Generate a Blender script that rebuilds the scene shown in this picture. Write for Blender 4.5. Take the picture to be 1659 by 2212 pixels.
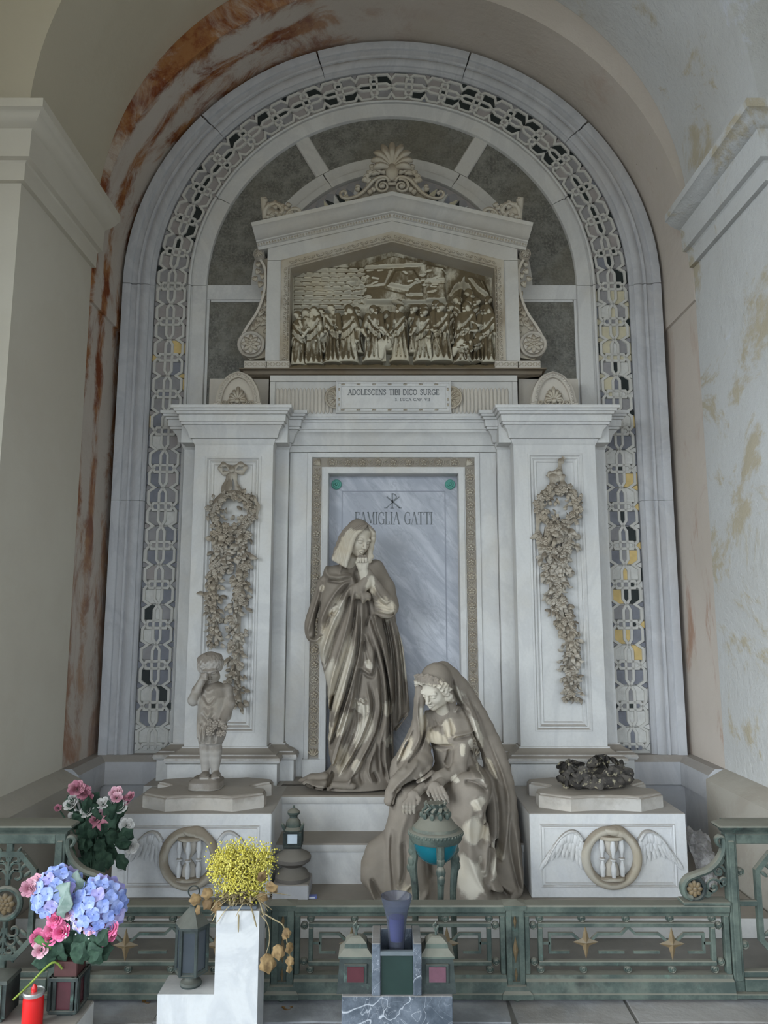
import bpy, bmesh, math, random
import numpy as np
from mathutils import Vector, Matrix, Euler
R = math.radians
PI = math.pi
scene = bpy.context.scene
C = scene.collection
for o in list(bpy.data.objects): bpy.data.objects.remove(o)

# ---------------- camera ----------------
FPX, PITCH, DIST, EYE, CAMX = 1600.0, R(8.2), 5.4, 1.6, -0.06
cam_d = bpy.data.cameras.new('camera'); cam = bpy.data.objects.new('camera', cam_d); C.objects.link(cam)
cam.location = (CAMX, -DIST, EYE); cam.rotation_euler = (PI/2 + PITCH, 0, 0)
cam_d.sensor_fit = 'HORIZONTAL'; cam_d.sensor_width = 36; cam_d.lens = 36*FPX/1659; cam_d.clip_start = 0.05
scene.camera = cam

# ---------------- world, sun, exposure ----------------
world = bpy.data.worlds.new('overcast_sky'); scene.world = world; world.use_nodes = True
bg = world.node_tree.nodes['Background']; bg.inputs[0].default_value = (0.76, 0.88, 1.0, 1); bg.inputs[1].default_value = 1.0
sd = bpy.data.lights.new('overcast_sun', 'SUN'); sd.energy = 1.45; sd.angle = R(55); sd.color = (.86, .94, 1)
sun = bpy.data.objects.new('overcast_sun', sd); C.objects.link(sun)
sun.rotation_euler = Vector((-1.15, -0.95, 0.50)).to_track_quat('Z', 'Y').to_euler()
vs = scene.view_settings
vs.view_transform = 'Standard'; vs.look = 'None'; vs.exposure = 2.1; vs.gamma = 1.0; vs.use_curve_mapping = False
scene.cycles.use_denoising = True
scene.cycles.max_bounces = 6; scene.cycles.diffuse_bounces = 4; scene.cycles.transparent_max_bounces = 8

def at(px, py, Y):
    """the point of the place that lies on the vertical plane y = Y in the direction of a photo pixel"""
    u = (px-829.5)/FPX; v = (py-1106)/FPX
    t = (DIST+Y)/(math.cos(PITCH)+v*math.sin(PITCH))
    return Vector((CAMX+u*t, Y, EYE+(math.sin(PITCH)-v*math.cos(PITCH))*t))
def ax(px, py, Y): return at(px, py, Y).x
def az(px, py, Y): return at(px, py, Y).z
def axz(px, py, Y):
    p = at(px, py, Y); return (p.x, p.z)

# ---------------- objects ----------------
def link(name, me, mat=None, parent=None, loc=None, rot=None, scale=None):
    o = bpy.data.objects.new(name, me); C.objects.link(o)
    if mat is not None and me is not None and not me.materials: me.materials.append(mat)
    if parent is not None: o.parent = parent
    if loc is not None: o.location = loc
    if rot is not None: o.rotation_euler = rot
    if scale is not None: o.scale = scale if hasattr(scale, '__len__') else (scale,)*3
    return o
def tag(o, label, cat, group=None, kind=None):
    o['label'] = label; o['category'] = cat
    if group: o['group'] = group
    if kind: o['kind'] = kind
    return o
def thing(name, label, cat, loc=(0,0,0), rotz=0, group=None):
    o = bpy.data.objects.new(name, None); C.objects.link(o); o.location = loc; o.rotation_euler = (0,0,rotz)
    o.empty_display_size = .05
    return tag(o, label, cat, group)
def struct(o): o['kind'] = 'structure'; return o

class G:
    """collects shapes, then links them as one mesh"""
    def __init__(s): s.v = []; s.f = []
    def add(s, v, f):
        n = len(s.v); s.v.extend([tuple(p) for p in v]); s.f.extend([tuple(i+n for i in q) for q in f]); return s
    def box(s, x0, x1, y0, y1, z0, z1, bev=0):
        if x0 > x1: x0, x1 = x1, x0
        if y0 > y1: y0, y1 = y1, y0
        if z0 > z1: z0, z1 = z1, z0
        if bev:
            b = bev; pts = []
            for (z, i) in ((z0, b), (z0+b, 0), (z1-b, 0), (z1, b)):
                pts.append([(x0+i+b*(i == 0), y0+i, z), (x1-i-b*(i == 0), y0+i, z), (x1-i, y0+i+b*(i == 0), z), (x1-i, y1-i-b*(i == 0), z),
                            (x1-i-b*(i == 0), y1-i, z), (x0+i+b*(i == 0), y1-i, z), (x0+i, y1-i-b*(i == 0), z), (x0+i, y0+i+b*(i == 0), z)])
            # simple bevelled loft
            return s.loft(pts, closed=True, caps=True)
        return s.add([(x0,y0,z0),(x1,y0,z0),(x1,y1,z0),(x0,y1,z0),(x0,y0,z1),(x1,y0,z1),(x1,y1,z1),(x0,y1,z1)],
                     [(0,3,2,1),(4,5,6,7),(0,1,5,4),(1,2,6,5),(2,3,7,6),(3,0,4,7)])
    def loft(s, rings, closed=True, caps=False, loop=False):
        n = len(rings[0]); v = [p for r in rings for p in r]; f = []
        m = len(rings)
        for i in range(m if loop else m-1):
            for j in range(n if closed else n-1):
                a = i*n+j; b = i*n+(j+1) % n; c = ((i+1) % m)*n+(j+1) % n; d = ((i+1) % m)*n+j
                f.append((a, b, c, d))
        if caps: f.append(tuple(range(n-1, -1, -1))); f.append(tuple((m-1)*n+j for j in range(n)))
        return s.add(v, f)
    def prism(s, pts, y0, y1):
        """polygon in XZ, extruded in y"""
        return s.loft([[(x, y0, z) for x, z in pts], [(x, y1, z) for x, z in pts]], True, True)
    def prism_z(s, pts, z0, z1, inset=0):
        return s.loft([[(x, y, z0) for x, y in pts], [(x, y, z1) for x, y in pts]], True, True)
    def sweep_xz(s, path, prof, closed=False, caps=True):
        """profile [(offset to the left of the path, y)] along a path in XZ, mitred"""
        n = len(path); rings = []
        for i in range(n):
            p = Vector(path[i]); a = Vector(path[i-1]) if (i > 0 or closed) else None; b = Vector(path[(i+1) % n]) if (i < n-1 or closed) else None
            d1 = (p-a).normalized() if a is not None else (b-p).normalized(); d2 = (b-p).normalized() if b is not None else d1
            n1 = Vector((-d1.y, d1.x)); n2 = Vector((-d2.y, d2.x)); m = (n1+n2)
            m = m/max(m.dot(n1), .2) if m.length > 1e-6 else n1
            rings.append([(p.x+m.x*o, y, p.y+m.y*o) for o, y in prof])
        return s.loft(rings, True, caps and not closed, closed)
    def sweep_xy(s, path, prof, closed=False, caps=True):
        """profile [(offset to the right of the path, z)] along a plan path in XY, mitred"""
        n = len(path); rings = []
        for i in range(n):
            p = Vector(path[i]); a = Vector(path[i-1]) if (i > 0 or closed) else None; b = Vector(path[(i+1) % n]) if (i < n-1 or closed) else None
            d1 = (p-a).normalized() if a is not None else (b-p).normalized(); d2 = (b-p).normalized() if b is not None else d1
            n1 = Vector((d1.y, -d1.x)); n2 = Vector((d2.y, -d2.x)); m = (n1+n2)
            m = m/max(m.dot(n1), .2) if m.length > 1e-6 else n1
            rings.append([(p.x+m.x*o, p.y+m.y*o, z) for o, z in prof])
        return s.loft(rings, True, caps and not closed, closed)
    def tube(s, pts, r, n=8, caps=True, flat=1.0, up=None):
        pts = [Vector(p) for p in pts]; m = len(pts); rr = r if hasattr(r, '__len__') else [r]*m
        t0 = (pts[1]-pts[0]).normalized(); u = Vector(up) if up else (Vector((0,0,1)) if abs(t0.z) < .9 else Vector((1,0,0)))
        rings = []
        for i in range(m):
            t = (pts[min(i+1, m-1)]-pts[max(i-1, 0)]).normalized()
            u = (u-t*u.dot(t)); u = u.normalized() if u.length > 1e-6 else t.orthogonal().normalized(); w = t.cross(u)
            rings.append([pts[i]+(u*math.cos(2*PI*k/n)*flat+w*math.sin(2*PI*k/n))*rr[i] for k in range(n)])
        return s.loft(rings, True, caps)
    def lathe(s, prof, c=(0,0,0), n=20, axis='z', sx=1, sy=1, a0=0):
        rings = []
        for r, h in prof:
            ring = []
            for k in range(n):
                a = 2*PI*k/n+a0; x, y = r*math.cos(a)*sx, r*math.sin(a)*sy
                p = (x, y, h) if axis == 'z' else ((x, h, y) if axis == 'y' else (h, x, y))
                ring.append((p[0]+c[0], p[1]+c[1], p[2]+c[2]))
            rings.append(ring)
        return s.loft(rings, True, True)
    def ell(s, c, r, rot=None, n=10, m=6):
        if not hasattr(r, '__len__'): r = (r,)*3
        M = Euler(rot).to_matrix() if rot is not None and not isinstance(rot, Matrix) else rot
        v = []; f = []
        for i in range(m+1):
            th = PI*i/m
            for k in range(n):
                p = Vector((r[0]*math.sin(th)*math.cos(2*PI*k/n), r[1]*math.sin(th)*math.sin(2*PI*k/n), r[2]*math.cos(th)))
                if M is not None: p = M @ p
                v.append(p+Vector(c))
        for i in range(m):
            for k in range(n): f.append((i*n+k, (i+1)*n+k, (i+1)*n+(k+1) % n, i*n+(k+1) % n))
        return s.add(v, f)
    def merge(s, g, M=None):
        return s.add([M @ Vector(p) for p in g.v] if M is not None else g.v, g.f)
    def mesh(s, name, smooth=35, merge=False):
        me = bpy.data.meshes.new(name); me.from_pydata(s.v, [], s.f)
        bm = bmesh.new(); bm.from_mesh(me)
        bmesh.ops.remove_doubles(bm, verts=bm.verts, dist=1e-6)
        bmesh.ops.recalc_face_normals(bm, faces=bm.faces)
        bm.to_mesh(me); bm.free()
        if smooth:
            me.polygons.foreach_set('use_smooth', [True]*len(me.polygons))
            if smooth < 180: me.set_sharp_from_angle(angle=R(smooth))
        me.update(); return me
    def obj(s, name, mat, parent=None, smooth=35, **k):
        return link(name, s.mesh(name, smooth), mat, parent, **k)

def arc(cx, cz, r, a0, a1, n):
    return [(cx+r*math.cos(R(a0+(a1-a0)*i/n)), cz+r*math.sin(R(a0+(a1-a0)*i/n))) for i in range(n+1)]
def spline(pts, n=6):
    """Catmull-Rom through points of any dimension"""
    P = [Vector(p) for p in pts]; out = []
    for i in range(len(P)-1):
        a = P[max(i-1, 0)]; b = P[i]; c = P[i+1]; d = P[min(i+2, len(P)-1)]
        for k in range(n):
            t = k/n; out.append(.5*((2*b)+(c-a)*t+(2*a-5*b+4*c-d)*t*t+(3*b-a-3*c+d)*t**3))
    out.append(P[-1]); return out
def spiral(cx, cz, r0, r1, a0, a1, n):
    return [(cx+(r0+(r1-r0)*i/n)*math.cos(R(a0+(a1-a0)*i/n)), cz+(r0+(r1-r0)*i/n)*math.sin(R(a0+(a1-a0)*i/n))) for i in range(n+1)]

# ---------------- materials ----------------
class NT:
    def __init__(s, name, rough=.7, metal=0, spec=.3):
        s.m = bpy.data.materials.new(name); s.m.use_nodes = True; s.t = s.m.node_tree; s.b = s.t.nodes['Principled BSDF']
        s.b.inputs['Roughness'].default_value = rough; s.b.inputs['Metallic'].default_value = metal
        s.b.inputs['Specular IOR Level'].default_value = spec
        s.geo = s.t.nodes.new('ShaderNodeNewGeometry'); s.pos = s.geo.outputs['Position']
    def n(s, kind, **k):
        x = s.t.nodes.new(kind)
        for a, b in k.items(): setattr(x, a, b)
        return x
    def set(s, sock, v):
        if hasattr(v, 'is_output'): s.t.links.new(v, sock)
        elif v is not None:
            if hasattr(v, '__len__') and len(v) == 3 and len(getattr(sock, 'default_value', (1,)*3)) == 4: v = (*v, 1)
            sock.default_value = v
    def map(s, scale=(1,1,1), rot=(0,0,0), loc=(0,0,0), vec=None):
        x = s.n('ShaderNodeMapping'); s.set(x.inputs[0], vec or s.pos)
        x.inputs['Scale'].default_value = scale; x.inputs['Rotation'].default_value = rot; x.inputs['Location'].default_value = loc
        return x.outputs[0]
    def noise(s, scale=5, detail=4, rough=.6, vec=None, dist=0):
        x = s.n('ShaderNodeTexNoise'); s.set(x.inputs['Vector'], vec or s.pos); x.inputs['Scale'].default_value = scale
        x.inputs['Detail'].default_value = detail; x.inputs['Roughness'].default_value = rough; x.inputs['Distortion'].default_value = dist
        return x.outputs[0]
    def voronoi(s, scale=5, vec=None, feature='F1', out='Distance'):
        x = s.n('ShaderNodeTexVoronoi', feature=feature); s.set(x.inputs['Vector'], vec or s.pos); x.inputs['Scale'].default_value = scale
        return x.outputs[out]
    def wave(s, scale, dist, detail=3, vec=None, dscale=1.5):
        x = s.n('ShaderNodeTexWave'); s.set(x.inputs['Vector'], vec or s.pos); x.inputs['Scale'].default_value = scale
        x.inputs['Distortion'].default_value = dist; x.inputs['Detail'].default_value = detail; x.inputs['Detail Scale'].default_value = dscale
        return x.outputs['Fac']
    def step(s, v, a, b, lo=0, hi=1):
        x = s.n('ShaderNodeMapRange', interpolation_type='SMOOTHSTEP'); s.set(x.inputs[0], v)
        for i, q in enumerate((a, b, lo, hi)): x.inputs[i+1].default_value = q
        return x.outputs[0]
    def math(s, op, a, b=None, clamp=False):
        x = s.n('ShaderNodeMath', operation=op, use_clamp=clamp); s.set(x.inputs[0], a); s.set(x.inputs[1], b); return x.outputs[0]
    def mix(s, fac, a, b):
        x = s.n('ShaderNodeMix', data_type='RGBA'); s.set(x.inputs[0], fac); s.set(x.inputs[6], a); s.set(x.inputs[7], b); return x.outputs[2]
    def xyz(s, v=None):
        x = s.n('ShaderNodeSeparateXYZ'); s.set(x.inputs[0], v or s.pos); return x.outputs
    def up(s): return s.xyz(s.geo.outputs['True Normal'])[2]
    def upn(s): return s.xyz(s.geo.outputs['Normal'])[2]
    def bump(s, h, strength=.3, dist=.01):
        x = s.n('ShaderNodeBump'); s.set(x.inputs['Height'], h); x.inputs['Strength'].default_value = strength; x.inputs['Distance'].default_value = dist
        s.set(s.b.inputs['Normal'], x.outputs[0])
    def col(s, c): s.set(s.b.inputs['Base Color'], c); return s
    def ro(s, v): s.set(s.b.inputs['Roughness'], v); return s

DUST = (.255, .222, .185)
def marble(name, base=(.62,.61,.59), vein=(.40,.40,.41), warm=(.58,.53,.45), dust=.8, d0=.15, d1=.7, vscale=1.6, dustc=DUST, rough=.5, vamt=.28):
    m = NT(name, rough)
    n1 = m.noise(vscale, 6, .62, m.map((1,1,.6), (0,.5,.3)), 1.6)
    v = m.step(m.math('ABSOLUTE', m.math('SUBTRACT', n1, .5)), 0, .10, vamt, 0)
    c = m.mix(v, base, vein)
    c = m.mix(m.step(m.noise(1.3, 5), .48, .72, 0, .55), c, warm)
    c = m.mix(m.step(m.noise(60, 2), .35, .8, 0, .12), c, (.35,.33,.30))
    d = m.math('ADD', m.upn(), m.math('MULTIPLY', m.math('SUBTRACT', m.noise(7, 5, .65), .5), .9))
    c = m.mix(m.step(d, d0, d1, 0, dust), c, m.mix(m.noise(25, 3), dustc, tuple(x*1.2 for x in dustc)))
    m.col(c); m.bump(m.noise(45, 4), .12, .004)
    return m.m
M = {}
M['marble'] = marble('marble_white')
M['marble_grey'] = marble('marble_grey', (.50,.50,.515), (.33,.335,.36), (.51,.48,.46), vscale=2.4, vamt=.34)
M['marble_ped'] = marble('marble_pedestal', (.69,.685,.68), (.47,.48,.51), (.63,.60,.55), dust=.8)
M['marble_high'] = marble('marble_weathered', (.56,.54,.505), (.39,.38,.37), (.50,.45,.37), dust=.85)
M['marble_warm'] = marble('marble_warm', (.55,.50,.43), (.40,.37,.33), (.47,.40,.30), dust=.85)
M['step_marble'] = marble('step_marble', (.58,.565,.54), (.38,.38,.38), (.50,.46,.40), dust=.95, d0=.0, d1=.45)
def carved(name, base, dustc, dust, d0, d1, big=1.6, small=1.0, wear=0):
    """marble under a coat of settled dust: thick on what looks up, worn off in streaks elsewhere"""
    m = NT(name, .85, 0, .15)
    c = m.mix(m.step(m.noise(3.5, 5), .4, .7, 0, .7), base, tuple(x*f for x, f in zip(base, (.86, .78, .66))))
    n1 = m.math('MULTIPLY', m.math('SUBTRACT', m.noise(2.6, 3, .5, m.map((1,1,.55), loc=(3,1,7))), .5), big)
    n2 = m.math('MULTIPLY', m.math('SUBTRACT', m.noise(11, 5, .68, m.map((1,1,.6))), .5), small)
    d = m.math('ADD', m.upn(), m.math('ADD', n1, n2))
    if wear:
        w = m.n('ShaderNodeAttribute', attribute_name='wear').outputs['Fac']; d = m.math('SUBTRACT', d, m.math('MULTIPLY', w, wear))
    c = m.mix(m.step(d, d0, d1, 0, dust), c, m.mix(m.noise(18, 3), tuple(x*.85 for x in dustc), tuple(x*1.2 for x in dustc)))
    m.col(c); m.bump(m.noise(70, 3), .1, .003)
    return m.m
M['statue'] = carved('statue_marble', (.58,.53,.445), (.235,.20,.165), .94, -1.25, -.40, 1.4, 1.9, 2.4)
M['ornament'] = carved('ornament_marble', (.50,.455,.38), (.24,.195,.145), .85, -.2, .35)
M['garland'] = carved('garland_marble', (.46,.415,.35), (.20,.165,.125), .95, -.25, .35, 1.2, 1.6)
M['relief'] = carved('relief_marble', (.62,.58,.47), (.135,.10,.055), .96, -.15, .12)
M['child'] = carved('child_marble', (.40,.37,.335), (.205,.175,.145), .9, -.3, .25)
def plaster(name, base, tint, patch, pscale=1.5, pamt=.5, bump=.25, rust=None, peel=None):
    m = NT(name, .9, 0, .1)
    c = m.mix(m.step(m.noise(.9, 6, .6), .4, .68, 0, .8), base, tint)
    c = m.mix(m.step(m.noise(pscale, 8, .7, None, .5), .54, .62, 0, pamt), c, patch)
    if peel: c = m.mix(m.step(m.noise(1.1, 7, .7, m.map(loc=(5,3,1)), .8), .60, .66, 0, .8), c, peel)
    if rust: c = rust(m, c)
    m.col(c)
    h = m.math('ADD', m.noise(14, 8, .65), m.math('MULTIPLY', m.noise(pscale, 8, .7, None, .5), 2.0))
    m.bump(h, bump, .02)
    return m.m
M['plaster_left'] = plaster('plaster_left', (.60,.56,.475), (.55,.505,.425), (.54,.49,.40), .8, .3, .08)
M['plaster_right'] = plaster('plaster_right', (.54,.54,.53), (.49,.48,.455), (.43,.37,.26), 1.7, .85, .6, peel=(.58,.59,.63))
M['plaster_vault'] = plaster('plaster_vault', (.55,.495,.385), (.51,.46,.36), (.50,.44,.33), 1.0, .3, .15)
def rust_reveal(m, c):
    x, y, z = m.xyz()
    left = m.step(x, .6, -1.1)                       # iron stain runs down the left half of the reveal
    edge = m.math('MAXIMUM', m.step(y, -.44, -.56), m.math('MAXIMUM', m.step(y, -.16, -.0, 0, .7), m.step(m.math('ABSOLUTE', m.math('ADD', y, .30)), .02, .10, .85, 0)))
    n = m.noise(2.4, 8, .72, m.map((1,1.6,.8)), .7)
    f = m.step(m.math('ADD', n, m.math('MULTIPLY', edge, .17)), .50, .70)
    f = m.math('MULTIPLY', m.math('MULTIPLY', f, left), m.step(z, .4, 3.6, .55, 1), True)
    c = m.mix(f, c, m.mix(m.step(m.noise(5, 6, .7, m.map(loc=(2,8,1))), .40, .62), (.36,.17,.07), (.20,.058,.024)))
    g = m.math('MULTIPLY', m.step(m.noise(3.5, 7, .7, m.map((1,1,.35), loc=(9,2,4)), .6), .55, .70), m.step(z, 4.2, .8, .25, .9))
    c = m.mix(g, c, (.36,.20,.13))
    k = m.step(m.noise(11, 5, .6, m.map(loc=(3,3,3)), .6), .70, .76)
    return m.mix(m.math('MULTIPLY', k, m.step(z, 4, 5.6)), c, (.16,.12,.09))
M['plaster_reveal'] = plaster('plaster_reveal', (.56,.495,.435), (.49,.43,.37), (.53,.465,.385), 1.4, .5, .25, rust=rust_reveal)
def speckled():
    m = NT('green_granite', .55)
    c = m.mix(m.step(m.noise(9, 7, .75), .38, .66), (.105,.10,.088), (.21,.205,.18))
    c = m.mix(m.step(m.noise(55, 4, .7), .42, .7, 0, .7), c, (.27,.26,.225))
    c = m.mix(m.step(m.voronoi(38), .0, .22, .8, 0), c, (.045,.05,.05))
    c = m.mix(m.step(m.noise(1.6, 4), .45, .65, 0, .55), c, (.15,.135,.10))
    m.col(c); m.bump(m.noise(60, 4), .25, .004); return m.m
M['green'] = speckled()
def tablet():
    m = NT('tablet_marble', .4)
    v = m.map((4.5, 1, 1.1), vec=m.map(rot=(0, R(40), 0)))
    n1 = m.noise(1.6, 7, .66, v, .5)
    c = m.mix(m.step(n1, .40, .66), (.36,.375,.42), (.57,.58,.62))
    c = m.mix(m.step(m.noise(1.0, 4), .35, .65, 0, .5), c, (.40,.415,.46))
    n2 = m.noise(2.6, 5, .6, m.map((3.2,1,1), vec=m.map(rot=(0,R(40),0), loc=(2,2,2))), .6)
    c = m.mix(m.step(m.math('ABSOLUTE', m.math('SUBTRACT', n2, .5)), 0, .035, .38, 0), c, (.29,.30,.34))
    m.col(c); return m.m
M['tablet'] = tablet()
def simple(name, col, rough=.6, var=.25, scale=20, metal=0, bump=0, spec=.3, dust=0):
    m = NT(name, rough, metal, spec)
    c = m.mix(m.noise(scale, 4), tuple(x*(1-var) for x in col), tuple(min(1, x*(1+var)) for x in col))
    if dust: c = m.mix(m.step(m.math('ADD', m.upn(), m.math('MULTIPLY', m.math('SUBTRACT', m.noise(9, 4), .5), .8)), .2, .8, 0, dust), c, (.22,.20,.165))
    m.col(c)
    if bump: m.bump(m.noise(scale*3, 4), bump, .003)
    return m.m
M['tile_grey'] = simple('tile_grey', (.28,.27,.275), .6, .3, 12)
M['tile_mauve'] = simple('tile_mauve', (.33,.30,.29), .6, .25, 12)
M['tile_slate'] = simple('tile_slate', (.20,.205,.235), .6, .35, 12)
M['tile_black'] = simple('tile_black', (.022,.028,.028), .4, .3, 12)
M['tile_white'] = simple('tile_white', (.58,.57,.54), .9, .25, 30, bump=.6)
M['tile_yellow'] = simple('tile_yellow', (.62,.46,.20), .7, .3, 16, bump=.3)
M['tile_cream'] = simple('tile_cream', (.55,.50,.36), .7, .2, 16)
M['strap'] = simple('lattice_marble', (.55,.535,.50), .6, .12, 8)
M['letter'] = simple('letter_paint', (.16,.165,.17), .8, .25, 30)
M['letter_green'] = simple('letter_green', (.20,.215,.225), .8, .3, 30)
M['dark'] = simple('dark_joint', (.05,.045,.04), .9, .2, 10)
# ======================= the setting =======================
PX, PB, PF = 2.09, -.55, -1.56            # pier face, back and front of the bay arch
AC, AR = 4.40, 2.08                        # bay arch centre height and radius
MC = 4.136                                 # springing of the monument's own arch
def mirror(pts, s): return [(x*s, z) for x, z in pts]

# floor: a bed of mortar with irregular flagstones on it
g = G(); g.box(-9, 9, -9, .1, -.3, -.012); floor = struct(g.obj('floor', simple('floor_bed', (.20,.19,.175), .95, .3, 6, bump=.4)))
def flag_mat():
    m = NT('flagstone', .75)
    c = m.mix(m.step(m.noise(3, 6, .65), .35, .65), (.23,.235,.245), (.40,.405,.42))
    c = m.mix(m.step(m.noise(1.2, 5), .45, .6, 0, .6), c, (.30,.265,.225))
    m.col(c); m.bump(m.noise(18, 6), .35, .01); return m.m
M['flag'] = flag_mat()
rnd = random.Random(5)
yy = -1.80; row = 0
while yy > -4.2:
    h = .30+.12*rnd.random(); xx = -2.6-.3*rnd.random()
    while xx < 2.6:
        w = .38+.35*rnd.random(); j = lambda: rnd.uniform(-.035, .035)
        p = [(xx+.008+j()*.4, yy-.008), (xx+w*.5, yy-.008+j()*.3), (xx+w-.008+j()*.4, yy-.008), (xx+w-.008, yy-h*.5), (xx+w-.008+j()*.4, yy-h+.008), (xx+w*.45, yy-h+.008+j()*.3), (xx+.008+j()*.4, yy-h+.008), (xx+.008, yy-h*.55)]
        G().prism_z(p, -.05, rnd.uniform(-.006, .0)).obj('flagstone', M['flag'], floor); xx += w
    yy -= h

# ground of the courtyard beyond the portico, and the portico roof that the light comes in under
g = G(); g.box(-60, 60, -70, -9, -.4, -.02); struct(g.obj('ground', simple('courtyard_gravel', (.30,.29,.27), .95, .15, 4)))
g = G(); g.box(-9, 9, -8.2, PF, 7.6, 7.9); struct(g.obj('ceiling_portico', M['plaster_vault']))
# unseen arcade on the courtyard side, added to let sky light in low
g = G()
for cx in (-7.2, -2.4, 2.4, 7.2):
    g.box(cx-.45, cx+.45, -8.2, -7.5, 0, 3.0)
for cx in (-4.8, 0, 4.8):
    g.prism([(cx+1.95*math.cos(R(a)), 3.0+1.5*math.sin(R(a))) for a in range(0, 181, 10)]+[(cx-2.4, 3.0), (cx-2.4, 7.6), (cx+2.4, 7.6), (cx+2.4, 3.0)], -8.2, -7.5)
for s_ in (-1, 1): g.box(s_*7.2, s_*9, -8.2, -7.5, 3.0, 7.6)
struct(g.obj('wall_sky_screen', M['plaster_vault']))
g = G(); g.box(5.4, 5.8, -8.2, PF, 0, 7.6); struct(g.obj('wall_light_block_right', M['plaster_right']))  # unseen wall, added so that light comes mainly from the left

# unseen pair of transverse piers, added to shade the left bay from the sun
for s_, side in ((-1, 'left'), (1, 'right')):
    g = G(); g.box(s_*2.74, s_*3.7, -2.75, PF, 0, 7.6); g.box(s_*2.62, s_*3.7, -2.86, PF, 4.05, 4.40); struct(g.obj('wall_shade_pier_'+side, M['plaster_'+side]))
# piers with plinth, and the bay arch above them
for s, side, mt in ((-1, 'left', M['plaster_left']), (1, 'right', M['plaster_right'])):
    g = G(); g.box(s*PX, s*9, PF, PB, 0, AC); w = struct(g.obj('wall_'+side, mt))
    g = G()
    g.loft([[(s*1.96, -1.68, 0), (s*3.6, -1.68, 0), (s*3.6, PB+.004, 0), (s*1.96, PB+.004, 0)], [(s*1.965, -1.68, .60), (s*3.6, -1.68, .60), (s*3.6, PB+.004, .60), (s*1.965, PB+.004, .60)],
            [(s*2.088, -1.56, .665), (s*3.6, -1.56, .665), (s*3.6, PB+.004, .665), (s*2.088, PB+.004, .665)]], True, True)
    struct(g.obj('baseboard_'+side, plaster('plinth_'+side, (.40,.37,.32), (.36,.33,.28), (.33,.29,.24), 1.5, .5, .2)))
    prof = [(-.01, 4.012), (.03, 4.012), (.032, 4.115), (.04, 4.125), (.07, 4.13), (.074, 4.275), (.08, 4.29), (.11, 4.30), (.15, 4.325), (.165, 4.345), (.18, 4.35), (.18, 4.40), (-.01, 4.40)]
    path = [(-9, PF), (-PX, PF), (-PX, PB)] if s < 0 else [(PX, PB), (PX, PF), (9, PF)]
    struct(G().sweep_xy(path, prof).obj('trim_1' if s < 0 else 'trim_2', mt))
    out = [(s*AR*math.cos(R(a)), AC+AR*math.sin(R(a))) for a in range(0, 91, 3)]
    g = G().prism(out+[(0, 8), (s*9, 8), (s*9, AC)], PF, PB)
    struct(g.obj('ceiling_arch_'+side, M['plaster_vault'] if s < 0 else M['plaster_right']))
# reveal behind the piers (thicker above the impost band) and the back wall
RR = 2.10
for s, side in ((-1, 'left'), (1, 'right')):
    pts = [(s*RR, 0), (s*RR, 3.775), (s*(RR-.018), 3.78), (s*(RR-.018), MC)]+[(s*(RR-.018)*math.cos(R(a)), MC+(RR-.018)*math.sin(R(a))) for a in range(3, 91, 3)]+[(0, 7.6), (s*3.2, 7.6), (s*3.2, 0)]
    struct(G().prism(pts, PB+.002, .12).obj('wall_reveal_'+side, M['plaster_reveal']))
g = G(); g.box(-3.2, 3.2, .10, .3, 0, 7.6); struct(g.obj('wall_back', M['dark']))

# stone dado that runs under the marble arch and along the reveal
for s, side in ((-1, 'left'), (1, 'right')):
    g = G(); g.loft([[(s*1.40, -.09, z), (s*1.985, -.09, z), (s*1.985, PB+.01, z), (s*2.10, PB+.01, z), (s*2.10, .1, z), (s*1.40, .1, z)] for z in (.47, .62)]+
                    [[(s*1.40, -.05, .66), (s*2.03, -.05, .66), (s*2.03, PB+.01, .66), (s*2.10, PB+.01, .66), (s*2.10, .1, .66), (s*1.40, .1, .66)]], True, True)
    struct(g.obj('trim_3' if s < 0 else 'trim_4', M['marble_grey']))
    g = G(); g.box(s*1.40, s*2.02, -.06, .1, 0, .47); g.box(s*2.02, s*2.10, PB+.01, .1, 0, .47)
    struct(g.obj('baseboard_back_'+side, M['marble_grey']))

# ======================= the monument: marble arch, lattice band, tympanum =======================
FR = [(0, .09), (0, -.004), (.010, -.018), (.028, -.018), (.032, -.030), (.05, -.038), (.068, -.042), (.086, -.038), (.10, -.030), (.104, -.042), (.118, -.046), (.122, -.034), (.165, -.034), (.170, -.048), (.176, -.052), (.23, -.052), (.23, .09)]
RI, RO, BI, BO = 1.422, 2.055, 1.568, 1.825
def path_arc(r, a0, a1): return arc(0, MC, r, a0, a1, max(4, int(abs(a1-a0)/3)))
gap = .035
t = thing('marble_archivolt', 'moulded grey-white marble arch that frames the whole tomb', 'arch', (0, 0, .66))
def lower(o, t): o.location = Vector(o.location)-t.location; return o
AV = [180, 137, 107, 72, 41, 0]
for i in range(5):
    lower(G().sweep_xz(path_arc(BO, AV[i]-gap*(i > 0), AV[i+1]+gap*(i < 4)), FR).obj('voussoir', M['marble_grey'], t), t)
for s in (-1, 1):
    for z0, z1 in ((.66, 2.458), (2.46, MC-.002)):
        p = [(s*BO, z0), (s*BO, z1)]
        lower(G().sweep_xz(p if s < 0 else p[::-1], FR).obj('jamb_block', M['marble_grey'], t), t)
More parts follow.
